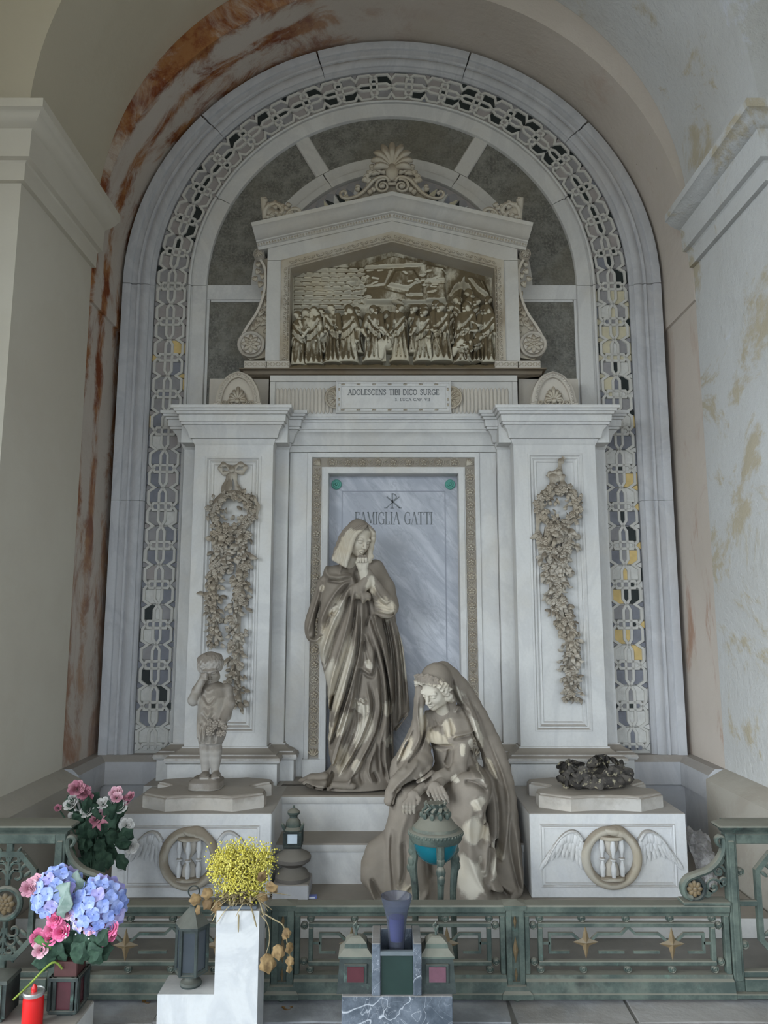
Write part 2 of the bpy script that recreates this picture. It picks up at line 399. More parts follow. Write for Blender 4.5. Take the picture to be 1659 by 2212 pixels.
# inner white ring
RG = [(0, .09), (0, -.008), (.004, -.014), (.104, -.014), (.108, -.002), (.12, -.002), (.123, -.020), (.133, -.026), (.143, -.020), (.146, .05), (.146, .09)]
t = thing('marble_ring', 'smooth white marble inner arch with a rolled outer edge, inside the lattice band', 'arch', (0, 0, .66))
for a, b in ((180, 152.05), (151.95, 28.05), (27.95, 0)):
    lower(G().sweep_xz(path_arc(RI, a, b), RG).obj('voussoir', M['marble'], t), t)
for s in (-1, 1):
    for z0, z1 in ((.66, 2.243), (2.245, MC-.002)):
        p = [(s*RI, z0), (s*RI, z1)]
        lower(G().sweep_xz(p if s < 0 else p[::-1], RG).obj('jamb_block', M['marble'], t), t)

# ---- lattice band: straps of pale marble over inlaid tiles ----
W = (BO-BI)/2; RC = (BO+BI)/2
def strap_geo(L, fn, width=.0105, s_cut=None):
    """one period of the strapwork; fn maps (across, along) to XZ"""
    g = G(); lines = []
    for k in (-1, 1):
        lines.append([(k*.60, 0), (k*.81, .11), (k*.81, .395), (k*.47, .5), (k*.81, .605), (k*.81, .89), (k*.60, 1)])
        lines.append([(k*.20, 0), (k*.20, .36), (0, .5), (-k*.20, .64), (-k*.20, 1)])
        lines.append([(k*.60, 0), (k*.50, .088), (0, .088), (-k*.50, .088), (-k*.60, 0)] if k > 0 else [(.60, 1), (.50, .912), (0, .912), (-.50, .912), (-.60, 1)])
    for ln in lines:
        pts = [fn(a*W, b*L) for a, b in ln]
        g.sweep_xz(pts, [(-width, .04), (-width, .002), (-width*.8, -.003), (width*.8, -.003), (width, .002), (width, .04)])
    return g
def cells():
    o = []
    for k in (-1, 1):
        for f in (0, 1):
            F_ = (lambda b: b) if f == 0 else (lambda b: 1-b)
            o.append(('tile', [(k*.27, F_(.125)), (k*.72, F_(.125)), (k*.75, F_(.14)), (k*.75, F_(.38)), (k*.42, F_(.485)), (k*.10, F_(.475)), (k*.27, F_(.38))]))
        o.append(('tile', [(k*.27, -.06), (k*.46, -.06), (k*.55, 0), (k*.46, .06), (k*.27, .06)]))
        o.append(('tile', [(k*.97, -.09), (k*.74, -.05), (k*.66, 0), (k*.74, .05), (k*.97, .09)]))
        o.append(('tile', [(k*.97, .44), (k*.80, .45), (k*.62, .5), (k*.80, .55), (k*.97, .56)]))
        o.append(('tile', [(k*.97, .10), (k*.89, .14), (k*.89, .40), (k*.97, .43)]))
        o.append(('tile', [(k*.97, .57), (k*.89, .60), (k*.89, .86), (k*.97, .90)]))
    o.append(('tile', [(-.145, -.06), (.145, -.06), (.145, .06), (-.145, .06)]))
    o.append(('tile', [(-.145, .12), (.145, .12), (.145, .35), (0, .45), (-.145, .35)]))
    o.append(('tile', [(-.145, .88), (.145, .88), (.145, .65), (0, .55), (-.145, .65)]))
    return o
CELLS = cells()
def cell_mesh(poly, L, fn, d):
    # a chamfered slab slightly below the straps
    pts = [(a*W, b*L) for a, b in poly]; cx = sum(p[0] for p in pts)/len(pts); cy = sum(p[1] for p in pts)/len(pts)
    ins = [(cx+(x-cx)*.93, cy+(y-cy)*.93) for x, y in pts]
    A = [fn(*p) for p in pts]; B = [fn(*p) for p in ins]
    return G().loft([[(x, .04, z) for x, z in A], [(x, d+.003, z) for x, z in A], [(x, d, z) for x, z in B]], True, True)
rnd = random.Random(11)
def pick(tbl):
    r = rnd.random(); a = 0
    for m, w in tbl:
        a += w
        if r < a: return M['tile_'+m]
    return M['tile_'+tbl[0][0]]
def band(name, label, n, L, fn_of, place, table):
    """fn_of: local map for one period; place(i) gives location and rotation of period i"""
    t = thing(name, label, 'mosaic')
    fn = fn_of
    sm = strap_geo(L, fn).mesh('strap'); sm.materials.append(M['strap'])
    tile_meshes = []
    for q, (nm, poly) in enumerate(CELLS):
        tile_meshes.append(cell_mesh(poly, L, fn, .008).mesh('tile'))
    for i in range(n):
        loc, rot = place(i)
        link('strapwork', sm, None, t, loc, rot)
        for q, me0 in enumerate(tile_meshes):
            m_ = pick(table(i, q)); key = (label, q, m_.name)
            me = CACHE.get(key)
            if me is None:
                me = me0.copy(); me.materials.append(m_); CACHE[key] = me
            jig = rnd.uniform(-.0015, .0025)
            link('tile', me, None, t, (loc[0], loc[1]+jig, loc[2]), rot)
    return t
CACHE = {}
NS = 12; LS = (MC-.70)/NS
def tb_left(i, q):
    if i < 1: return [('white', .7), ('slate', .3)]
    if i < 4: return [('slate', .45), ('white', .27), ('grey', .2), ('black', .08)]
    if i > 9: return [('mauve', .6), ('grey', .35), ('yellow', .05)]
    return [('slate', .32), ('grey', .5), ('mauve', .1), ('yellow', .03), ('white', .05)]
def tb_right(i, q):
    right = q in (5, 6, 7, 8, 9, 10, 11, 12, 13)
    if i > 8: return [('cream', .42), ('slate', .12), ('grey', .15), ('black', .1), ('white', .21)]
    if i < 1: return [('slate', .4), ('white', .6)]
    return [('white', .52), ('slate', .22), ('yellow', .09), ('grey', .13), ('black', .04)] if right else [('slate', .38), ('white', .22), ('grey', .25), ('black', .10), ('yellow', .05)]
def tb_arch(i, q):
    # i runs from the right springing to the left one
    if 4 <= i <= 8 and q in (0, 1, 4+3, 8, 14, 7): return [('black', .6), ('grey', .3), ('mauve', .1)]
    small = q in (2, 9, 14, 15, 16)
    return [('black', .35 if small else .13), ('mauve', .35), ('grey', .40), ('slate', .05)]
band('lattice_band', 'strap lattice of pale marble over grey tiles on the left jamb', NS, LS, lambda a, b: (a, b), lambda i: ((-RC, 0, .70+i*LS), (0,0,0)), tb_left)
band('lattice_band', 'strap lattice with white, yellow and dark tiles on the right jamb', NS, LS, lambda a, b: (a, b), lambda i: ((RC, 0, .70+i*LS), (0,0,0)), tb_right)
NA = 19; DA = 180/NA; LA = R(DA)*RC
def fn_arc(a, b):
    r = RC-a; an = b/RC
    return (r*math.cos(an), r*math.sin(an))
band('lattice_band', 'curved strap lattice with grey and black tiles over the arch', NA, LA, fn_arc, lambda i: ((0, 0, MC), (0, -R(DA)*i, 0)), tb_arch)
g = G(); g.sweep_xz([(-RC, .66)]+path_arc(RC, 180, 0)+[(RC, .66)], [(-W, .03), (-W, .09), (W, .09), (W, .03)])
tag(g.obj('mortar_bed', M['strap']), 'pale mortar bed under the tile lattice around the tomb', 'mortar')

# ---- tympanum: five slabs of speckled green stone between marble bars ----
BW = .062
def radial(r, a, off):
    c, s_ = math.cos(R(a)), math.sin(R(a)); return (r*c-off*s_, MC+r*s_+off*c)
QO, QI = 1.087, .937
def slab(pts, label):
    # slab with a fine bevel, set back behind the bars
    tag(G().prism(pts, .018, .09).obj('stone_slab', M['green'], smooth=0), label, 'stone panel', 'speckled green stone panels')
def a_off(r, off): return math.degrees(math.asin(off/r))
slab([*arc(0, MC, RI+.01, 120-a_off(RI, BW), 60+a_off(RI, BW), 20), *arc(0, MC, QO-.01, 60+a_off(QO, BW), 120-a_off(QO, BW), 20)], 'curved green speckled stone panel at the crown of the arch, above the palmette')
for s, nm in ((-1, 'left'), (1, 'right')):
    P1 = [*arc(0, MC, RI+.01, 60-a_off(RI, BW), 0, 20), *arc(0, MC, QO-.01, 0, 60-a_off(QO, BW), 20)]
    slab(mirror(P1, s), 'curved green speckled stone panel %s of the gabled shrine' % nm)
    slab([(s*(RI+.01), 3.10), (s*(RI+.01), 4.025), (s*.80, 4.025), (s*.80, 3.10)], 'low rectangular speckled stone panel beside the %s scroll of the shrine' % nm)
t = thing('tympanum_tracery', 'white marble half ring with two radial bars dividing the green panels', 'tracery', (0, 0, MC))
QP = [(0, .09), (0, .0), (.004, -.006), (.045, -.012), (.06, -.006), (.062, .006), (.066, .008), (.145, .008), (.15, .012), (.15, .09)]
for a, b in ((180, 120.06), (119.94, 60.06), (59.94, 0)):
    lower(G().sweep_xz(path_arc(QI, a, b), QP).obj('ring_segment', M['marble_high'], t), t)
for a in (60, 120):
    g = G(); g.loft([[(*radial(QO-.002, a, o)[:1], y, radial(QO-.002, a, o)[1]) for o, y in ((-BW, .09), (-BW, .012), (-BW*.86, .004), (BW*.86, .004), (BW, .012), (BW, .09))],
                     [(*radial(RI+.002, a, o)[:1], y, radial(RI+.002, a, o)[1]) for o, y in ((-BW, .09), (-BW, .012), (-BW*.86, .004), (BW*.86, .004), (BW, .012), (BW, .09))]], True, True)
    lower(g.obj('radial_bar', M['marble_high'], t), t)
for s in (-1, 1):
    g = G(); g.box(s*.82, s*(RI-.002), .002, .09, 4.03, 4.145); g.box(s*.82, s*(RI-.03), .010, .09, 4.012, 4.03); g.box(s*(RI-.022), s*(RI-.002), .008, .09, 3.1, 4.03)
    lower(g.obj('springing_bar', M['marble'], t), t)
# tumbling-block mosaic inside the half ring
t = thing('block_mosaic', 'black, grey and cream lozenge mosaic fan behind the gable', 'mosaic', (0, 0, MC))
NB = 30; rnd = random.Random(3)
for i in range(NB):
    a0 = 180*i/NB; a1 = 180*(i+1)/NB; am = (a0+a1)/2
    q = lambda r, a: (r*math.cos(R(a)), MC+r*math.sin(R(a)))
    for poly, mt in (([q(.80, a0), q(.90, a0+.4), q(.84, am), q(.74, am)], 'cream' if i % 2 else 'white'), ([q(.84, am), q(.90, a0+.4), q(.93, am), q(.90, a1-.4)], 'grey'), ([q(.80, a1), q(.74, am), q(.84, am), q(.90, a1-.4)], 'black' if i % 3 else 'slate')):
        lower(G().prism(poly, .022+rnd.uniform(0, .003), .09).obj('tile', M['tile_'+mt], t, 0), t)
g = G().prism(arc(0, MC, QI-.001, 0, 180, 60), .028, .09); lower(g.obj('mosaic_bed', M['tile_mauve'], t), t)
# ======================= entablature, pilasters, doorway =======================
YP, YW, YM = -.30, -.16, -.12          # pilaster front, its wings, middle wall
Z0 = .527                              # platform the pilasters stand on
def petal_ring(g, c, r, n, ry, w=.5, tilt=0, a0=0, y=0):
    """petals as flattened eggs around c, facing the camera side (-y)"""
    for k in range(n):
        a = a0+2*PI*k/n
        g.ell((c[0]+r*.56*math.cos(a), c[1]-ry*.4+y, c[2]+r*.56*math.sin(a)), (r*.46, ry, r*w), (0, -a, 0), 8, 5)
def rosette_mesh(r, d, n=5, ring=True, name='rosette'):
    g = G()
    petal_ring(g, (0,0,0), r*.72, n, d*.8, .36, a0=PI/2)
    g.ell((0, -d*.7, 0), (r*.17, d*.7, r*.17), None, 8, 5)
    if ring: g.tube([(r*.95*math.cos(2*PI*k/20), -d*.2, r*.95*math.sin(2*PI*k/20)) for k in range(21)], r*.10, 6, False)
    return g.mesh(name, 60)

# -- pilasters: panelled shaft with side wings --
def panel_frame(g, x0, x1, z0, z1, y):
    """sunk panel: three stepped fillets"""
    path = [(x0, z0), (x1, z0), (x1, z1), (x0, z1)]
    prof = [(0, y), (0, y-.006), (.012, y-.010), (.022, y+.004), (.030, y+.004), (.034, y-.002), (.046, y+.008), (.052, y+.008), (.058, y+.004), (.064, y+.011), (.078, y+.012), (.078, y+.04), (0, y+.04)]
    g.sweep_xz(path, prof, True)
zt = az(500, 962, YP); zb = az(500, 1612, YP)
PIL = {}
for s, side, xs, pan, wing in ((-1, 'left', (421, 590, 398, 624), (444, 564, 986, 1582), None), (1, 'right', (1109, 1286, 1074, 1307), (1140, 1257, 980, 1580), None)):
    yv = 1100
    x0, x1 = ax(xs[0], 975, YP), ax(xs[1], 975, YP); w0, w1 = ax(xs[2], 975, YW), ax(xs[3], 975, YW)
    PIL[s] = (x0, x1, w0, w1)
    t = thing('pilaster', 'panelled white marble pilaster %s of the doorway, behind its garland' % side, 'pilaster', ((x0+x1)/2, YP, Z0), group='pilasters')
    px0, px1 = ax(pan[0], 1000, YP), ax(pan[1], 1000, YP); pz1, pz0 = az(500, pan[2], YP), az(500, pan[3], YP)
    g = G()
    for a, b, c, d in ((x0, px0, zb, zt), (px1, x1, zb, zt), (px0, px1, zb, pz0), (px0, px1, pz1, zt)): g.box(a, b, YP, YP+.12, c, d)
    lower(g.obj('shaft', M['marble'], t), t)
    g = G(); g.box(px0+.07, px1-.07, YP+.0125, YP+.1, pz0+.07, pz1-.07); lower(g.obj('panel', M['marble'], t), t)
    g = G(); panel_frame(g, px0, px1, pz0, pz1, YP); lower(g.obj('panel_moulding', M['marble'], t), t)
    g = G(); g.box(w0, w1, YW, -.028, zb, zt); lower(g.obj('wing', M['marble'], t), t)
    # base: plinth and moulding swept round wing, shaft, wing
    zpl = az(500, 1652, YP-.10); zbt = zb
    e0, e1 = (-.03, -.1095) if s < 0 else (-.1095, -.03)
    path = [(w0, e0), (w0, YW), (x0, YW), (x0, YP), (x1, YP), (x1, YW), (w1, YW), (w1, e1)]
    h = zbt-zpl
    bp = [(-.02, zpl), (.085, zpl), (.098, zpl+.008), (.104, zpl+.022), (.10, zpl+.038), (.088, zpl+.046), (.076, zpl+.05), (.074, zpl+.058), (.06, zpl+h*.62), (.035, zpl+h*.74), (.018, zpl+h*.86), (.012, zpl+h*.9), (.012, zbt), (-.02, zbt)]
    lower(G().sweep_xy(path, bp).obj('base_moulding', M['step_marble'], t), t)
    lower(G().sweep_xy(path, [(-.02, Z0), (.082, Z0), (.082, zpl), (-.02, zpl)]).obj('plinth', M['marble'], t), t)
# -- capitals and the architrave between --
CP = [(1, .0), (960, .004), (956, .010), (948, .018), (946, .030), (943, .036), (930, .045), (918, .072), (916, .082), (910.5, .085), (909, .094), (895, .097), (893.5, .108), (888, .112), (886.5, .124), (881, .128), (880, .142), (873.5, .142)]
capz = [(zt, 0)]+[(az(500, py, YP-o), o) for py, o in CP[1:]]
ZC = capz[-1][0]
def quirk(prof):
    """cut a fine undercut below each projecting fillet"""
    out = []
    for i, (o, z) in enumerate(prof):
        if i and o-prof[i-1][0] > .0085 and z-prof[i-1][1] < .02: out += [(prof[i-1][0]-.006, prof[i-1][1]+.0005), (prof[i-1][0]-.006, z-.0005)]
        out.append((o, z))
    return out
cprof = [(-.02, zt)]+[(o, z) for z, o in capz]+[(-.02, ZC)]
for s, side in ((-1, 'left'), (1, 'right')):
    x0, x1, w0, w1 = PIL[s]
    e0, e1 = (-.03, -.1095) if s < 0 else (-.1095, -.03)
    path = [(w0, e0), (w0, YW), (x0, YW), (x0, YP), (x1, YP), (x1, YW), (w1, YW), (w1, e1)]
    g = G().sweep_xy(path, quirk(cprof)); g.box(x0-.1, x1+.1, YP, -.03, zt+.02, ZC)
    tag(g.obj('capital', M['marble']), 'stepped marble cornice block crowning the %s pilaster' % side, 'cornice', 'pilaster cornices')
xm0, xm1 = PIL[-1][3], PIL[1][2]
g = G(); g.sweep_xy([(xm0, YM), (xm1, YM)], quirk([(-.1, zt-.012)]+[(max(o*.8, .001), z-.008) for z, o in capz]+[(-.1, ZC-.008)]))
tag(g.obj('architrave', M['marble']), 'long white marble moulding over the doorway between the two cornice blocks', 'architrave')
# -- door surround --
XI0, XI1, ZI1 = ax(709, 1100, YM), ax(991, 1100, YM), az(850, 1023, YM)
t = thing('door_surround', 'white marble doorway frame with a carved rosette border', 'doorway', (0, YM, Z0))
RB0 = .045; RB1 = .125; SB = .155; OB = xm1-XI1
ZS = zt-.012
g = G()
for a, b in ((xm0+.003, XI0-SB), (XI1+SB, xm1-.003)): g.box(a, b, YM+.012, 0, Z0, ZS)
g.box(XI0-SB, XI1+SB, YM+.012, 0, ZI1+SB, ZS)
lower(g.obj('outer_slab', M['marble'], t), t)
path = [(XI0, Z0+.12), (XI0, ZI1), (XI1, ZI1), (XI1, Z0+.12)]
fp = [(0, .03), (0, YM-.004), (.004, YM-.008), (RB0-.006, YM-.008), (RB0-.004, YM+.002), (RB0+.004, YM+.002), (RB0+.006, YM+.016), (RB1-.006, YM+.016), (RB1-.004, YM), (RB1+.004, YM-.002), (SB-.003, YM-.002), (SB, YM+.004), (SB, .03)]
lower(G().sweep_xz(path, fp).obj('moulding', M['marble'], t), t)
for pts in ([(XI0-RB1+.006, Z0+.125), (XI0-RB0-.006, Z0+.125), (XI0-RB0-.006, ZI1+RB1-.006), (XI0-RB1+.006, ZI1+RB1-.006)], [(XI1+RB0+.006, Z0+.125), (XI1+RB1-.006, Z0+.125), (XI1+RB1-.006, ZI1+RB1-.006), (XI1+RB0+.006, ZI1+RB1-.006)], [(XI0-RB0-.006, ZI1+RB0+.006), (XI1+RB0+.006, ZI1+RB0+.006), (XI1+RB0+.006, ZI1+RB1-.006), (XI0-RB0-.006, ZI1+RB1-.006)]):
    lower(G().prism(pts, YM+.0145, YM+.02).obj('sunk_strip', simple('strip_stone', (.30,.265,.22), .8, .25, 14) if 'strip' not in M else M['strip'], t), t)
g = G()
for a, b in ((XI0-SB-.004, XI0), (XI1, XI1+SB+.004)): g.box(a, b, YM-.012, .03, Z0, Z0+.12)
lower(g.obj('foot_block', M['marble'], t), t)
rm = rosette_mesh(.036, .016, 5); rm.materials.append(M['ornament'])
g = G()
for k in (-1, 1):
    for q in (-1, 0, 1): g.ell((.012*q, -.003, k*.0), (.004, .004, .018), (0, q*.5, 0), 6, 4)
lm = g.mesh('bud', 60); lm.materials.append(M['ornament'])
xr = (RB0+RB1)/2
def rb(x, z, sep):
    lower(link('rosette', rm, None, t, (x, YM+.016, z)), t)
nz = 19; zlo = Z0+.24; zhi = ZI1+xr-.11
for k in range(nz):
    z = zlo+(zhi-zlo)*k/(nz-1)
    for x in (XI0-xr, XI1+xr):
        rb(x, z, 0); lower(link('bud', lm, None, t, (x, YM+.012, z+(zhi-zlo)/(nz-1)/2)), t)
nx = 9
for k in range(nx):
    x = XI0-xr+.11+(XI1-XI0+2*xr-.22)*k/(nx-1); rb(x, ZI1+xr, 0)
    if k < nx-1: lower(link('bud', lm, None, t, (x+(XI1-XI0+2*xr-.22)/(nx-1)/2, YM+.012, ZI1+xr), (0, PI/2, 0)), t)
g = G()
for sx, x in ((1, XI0-xr), (-1, XI1+xr)):
    for q in range(-2, 3):
        a = PI*.75+q*.32 if sx > 0 else PI*.25+q*.32
        g.ell((x+sx*.02-sx*.0+.022*math.cos(a), YM+.006, ZI1+xr-.02+.022*math.sin(a)), (.03, .010, .009), (0, -a, 0), 8, 5)
    for q in range(-2, 3):      # palmette at the foot of each strip
        a = PI/2+q*.42; g.ell((x+.03*math.cos(a), YM+.006, Z0+.135+.03*math.sin(a)), (.028, .009, .008), (0, -a, 0), 8, 5)
lower(g.obj('corner_leaf', M['ornament'], t), t)
# -- inscribed tablet --
YT = -.015
t = thing('inscribed_tablet', 'blue-grey veined marble tablet with a family name, behind the standing statue', 'tablet', ((XI0+XI1)/2, YT, Z0))
g = G(); g.box(XI0-.01, XI1+.01, YT, .09, Z0, ZI1+.03); lower(g.obj('slab', M['tablet'], t), t)
gx0, gx1, gz1 = ax(740, 1062, YT), ax(960, 1062, YT), az(850, 1062, YT)
g = G(); g.sweep_xz([(gx0, Z0+.25), (gx0, gz1), (gx1, gz1), (gx1, Z0+.25)], [(0, YT+.004), (0, YT-.004), (.006, YT-.004), (.006, YT+.004)])
lower(g.obj('raised_line', simple('tablet_line', (.30,.31,.35), .5, .2, 8), t), t)
# ---- serif capitals drawn as strokes ----
def glyph(ch):
    """list of strokes: polyline, width factor (1 thick, .38 thin); unit cell height 1"""
    T, N_ = 1.0, .36
    c = lambda cx, cz, rx, rz, a0, a1: [(cx+rx*math.cos(R(a0+(a1-a0)*i/14)), cz+rz*math.sin(R(a0+(a1-a0)*i/14))) for i in range(15)]
    sf = lambda x, z, w=.13: ([(x-w, z), (x+w, z)], .42)
    D = {
     'A': (.72, [([(.08, 0), (.36, 1)], N_), ([(.36, 1), (.64, 0)], T), ([(.18, .36), (.54, .36)], N_), sf(.08, .02), sf(.64, .02)]),
     'B': (.62, [([(.14, 0), (.14, 1)], T), (c(.30, .74, .22, .24, 90, -90), .7), (c(.30, .26, .26, .24, 90, -90), .7), ([(.06, .98), (.32, .98)], .42), ([(.1, .5), (.32, .5)], .36), ([(.06, .02), (.32, .02)], .42)]),
     'C': (.68, [(c(.38, .5, .30, .48, 50, 310), .75), ([(.60, .98), (.60, .68)], .36), ([(.60, .32), (.60, .06)], .3)]),
     'D': (.70, [([(.14, 0), (.14, 1)], T), (c(.28, .5, .34, .48, 90, -90), .75), ([(.06, .98), (.30, .98)], .42), ([(.06, .02), (.30, .02)], .42)]),
     'E': (.58, [([(.14, 0), (.14, 1)], T), ([(.04, .98), (.50, .98)], .42), ([(.14, .5), (.42, .5)], .36), ([(.04, .02), (.52, .02)], .42), ([(.50, .98), (.50, .78)], .36), ([(.52, .02), (.52, .24)], .36), ([(.42, .4), (.42, .6)], .3)]),
     'F': (.55, [([(.14, 0), (.14, 1)], T), ([(.04, .98), (.50, .98)], .42), ([(.14, .5), (.42, .5)], .36), ([(.50, .98), (.50, .76)], .36), sf(.14, .02), ([(.42, .4), (.42, .6)], .3)]),
     'G': (.72, [(c(.38, .5, .30, .48, 50, 300), .75), ([(.60, .98), (.60, .70)], .36), ([(.60, .42), (.60, .04)], .9), sf(.60, .42)]),
     'I': (.30, [([(.15, 0), (.15, 1)], T), sf(.15, .02), sf(.15, .98)]),
     'L': (.56, [([(.14, 0), (.14, 1)], T), sf(.14, .98), ([(.04, .02), (.50, .02)], .42), ([(.50, .02), (.50, .26)], .36)]),
     'M': (.86, [([(.12, 0), (.14, 1)], N_), ([(.14, 1), (.42, .1)], T), ([(.42, .1), (.70, 1)], N_), ([(.72, 0), (.70, 1)], T), sf(.12, .02), sf(.72, .02), sf(.10, .98, .08), sf(.74, .98, .08)]),
     'N': (.74, [([(.14, 0), (.14, 1)], N_), ([(.14, 1), (.60, 0)], T), ([(.60, 0), (.60, 1)], N_), sf(.14, .02), sf(.60, .98), sf(.10, .98, .08)]),
     'O': (.74, [(c(.37, .5, .29, .48, 0, 360), .75)]),
     'P': (.58, [([(.14, 0), (.14, 1)], T), (c(.28, .74, .24, .24, 90, -90), .7), ([(.06, .98), (.30, .98)], .42), ([(.14, .5), (.30, .5)], .36), sf(.14, .02)]),
     'R': (.66, [([(.14, 0), (.14, 1)], T), (c(.28, .74, .24, .24, 90, -90), .7), ([(.06, .98), (.30, .98)], .42), ([(.14, .5), (.30, .5)], .36), ([(.30, .5), (.58, .02)], .8), sf(.14, .02)]),
     'S': (.54, [([(.44, .80), (.40, .92), (.28, .98), (.14, .90), (.11, .76), (.18, .62), (.34, .48), (.44, .34), (.42, .14), (.28, .02), (.14, .08), (.09, .22)], .72), ([(.44, .98), (.44, .78)], .3), ([(.09, .26), (.09, .02)], .3)]),
     'T': (.64, [([(.32, 0), (.32, 1)], T), ([(.04, .98), (.60, .98)], .42), ([(.05, .98), (.05, .76)], .36), ([(.59, .98), (.59, .76)], .36), sf(.32, .02)]),
     'U': (.72, [([(.14, 1), (.14, .3), (.20, .1), (.36, .02), (.52, .1), (.58, .3)], .8), ([(.58, .3), (.58, 1)], N_), sf(.14, .98), sf(.58, .98)]),
     'V': (.70, [([(.10, 1), (.36, 0)], T), ([(.36, 0), (.60, 1)], N_), sf(.10, .98), sf(.60, .98)]),
     '.': (.22, [([(.08, .03), (.14, .03)], .9)]), ' ': (.42, [])}
    return D[ch]
def text_width(s, h, k): return sum(glyph(c)[0]*h*k for c in s)
def write(parent, s, x, z, y, h, k=1.0, stroke=.13, mat=None, th=.0025, name='letter'):
    """one mesh for each letter, k squeezes widths"""
    for c in s:
        w, st = glyph(c)
        if st:
            g = G()
            for pts, wf in st:
                hw = stroke*h*wf/2
                g.sweep_xz([(x+p*h*k, z+q*h) for p, q in pts], [(-hw, y+.002), (-hw, y-th), (hw, y-th), (hw, y+.002)])
            o = g.obj(name, mat or M['letter'], parent, 0)
            if parent is not None: lower(o, parent)
        x += w*h*k
lt = 'FAMIGLIA GATTI'
lx0, lx1 = ax(766, 1115, YT), ax(935, 1115, YT); lz0, lz1 = az(850, 1133, YT), az(850, 1106, YT)
write(t, lt, lx0, lz0, YT, lz1-lz0, (lx1-lx0)/text_width(lt, lz1-lz0, 1), .11, M['letter_green'], .0008)
# the Christian monogram above the name
cx, cz = ax(849, 1082, YT), az(849, 1098, YT); hh = az(849, 1066, YT)-cz
g = G()
sw = lambda pts, w: g.sweep_xz([(cx+a*hh, cz+b*hh) for a, b in pts], [(-w, YT+.002), (-w, YT-.003), (w, YT-.003), (w, YT+.002)])
sw([(-.05, 0), (-.05, 1)], .005); sw([(-.46, .02), (.42, .78)], .003); sw([(.46, .02), (-.42, .78)], .005)
sw([(-.05+.30*math.cos(R(90-18*i))*.9, .76+.22*math.sin(R(90-18*i))) for i in range(11)], .004); sw([(-.18, .01), (.08, .01)], .002); sw([(-.6, .02), (-.34, .02)], .002); sw([(.34, .02), (.6, .02)], .002)
lower(g.obj('monogram', M['letter_green'], t, 0), t)
verd = simple('verdigris', (.12,.34,.28), .7, .35, 40, bump=.3)
for px in (727, 972):
    c = at(px, 1047, YT)
    g = G(); g.lathe([(0, -.004), (.036, -.004), (.038, -.010), (.034, -.016), (.028, -.012), (.022, -.012), (.020, -.020), (.012, -.020), (.010, -.014), (.007, -.026), (0, -.028)], (c.x, YT, c.z), 24, 'y')
    o = g.obj('bronze_boss', verd, t); lower(o, t); o['label'] = 'green bronze boss'
# ======================= steps, platform, pedestals =======================
def step(x0, x1, y1, y0, z0, z1, label, nose=.03):
    t = thing('stair_step', label, 'step', ((x0+x1)/2, y0, z0), group='steps before the doorway')
    g = G(); g.box(x0, x1, y0+.02, y1, z0, z1-nose*1.6); lower(g.obj('riser', M['marble'], t), t)
    g = G().sweep_xy([(x0, y0), (x1, y0)], [(-.3, z1-nose*1.6), (-.005, z1-nose*1.6), (.0, z1-nose*1.3), (.0, z1-.008), (-.008, z1), (-.3, z1)]); g.box(x0, x1, y0+.28, y1, z1-nose*1.6, z1)
    lower(g.obj('tread', M['step_marble'], t), t)
step(-.726, .801, -.02, -.655, .313, .5265, 'top marble step, the platform under the standing statue')
step(-.726, .801, -.40, -.885, .085, .3125, 'middle marble step behind the seated woman')
g = G(); g.box(-1.94, 1.94, -1.36, .0, -.01, .0845); tag(g.obj('base_slab', M['step_marble']), 'low dusty stone slab on the floor that carries steps and pedestals', 'step', 'steps before the doorway')
for s in (-1, 1):
    g = G(); g.box(-.727 if s < 0 else .802, s*1.62, YP-.09, -.02, .085, Z0-.001); o = g.obj('pilaster_footing', M['marble'])
    tag(o, 'plain marble footing under the %s pilaster' % ('left' if s < 0 else 'right'), 'footing', 'pilaster footings')
YB = -1.08
def lid_outline(x0, x1, y0, y1):
    """slab outline: concave bites at the four corners, front and back edge slightly bowed in"""
    c = .10; w = x1-x0; pts = []
    def bite(cx, cy, a0, a1): return [(cx+.115*math.cos(R(a0+(a1-a0)*i/7)), cy+.115*math.sin(R(a0+(a1-a0)*i/7))) for i in range(8)]
    m = .17
    front = [(x0+m+(w-2*m)*i/10, y0+.035*math.sin(PI*i/10)) for i in range(11)]
    back = [(x1-m-(w-2*m)*i/10, y1-.03*math.sin(PI*i/10)) for i in range(11)]
    ym = (y0+y1)/2
    right = [(x1-.01, y0+.10), (x1-.01, y0+.19)]+[(x1-.01-.11*math.sin(PI*i/8), y0+.19+(y1-y0-.33)*i/8) for i in range(1, 8)]+[(x1-.01, y1-.14), (x1-.01, y1-.06)]
    left = [(x0+.01+(x1-.01-x), y) for x, y in right][::-1]
    return front+right+back+left
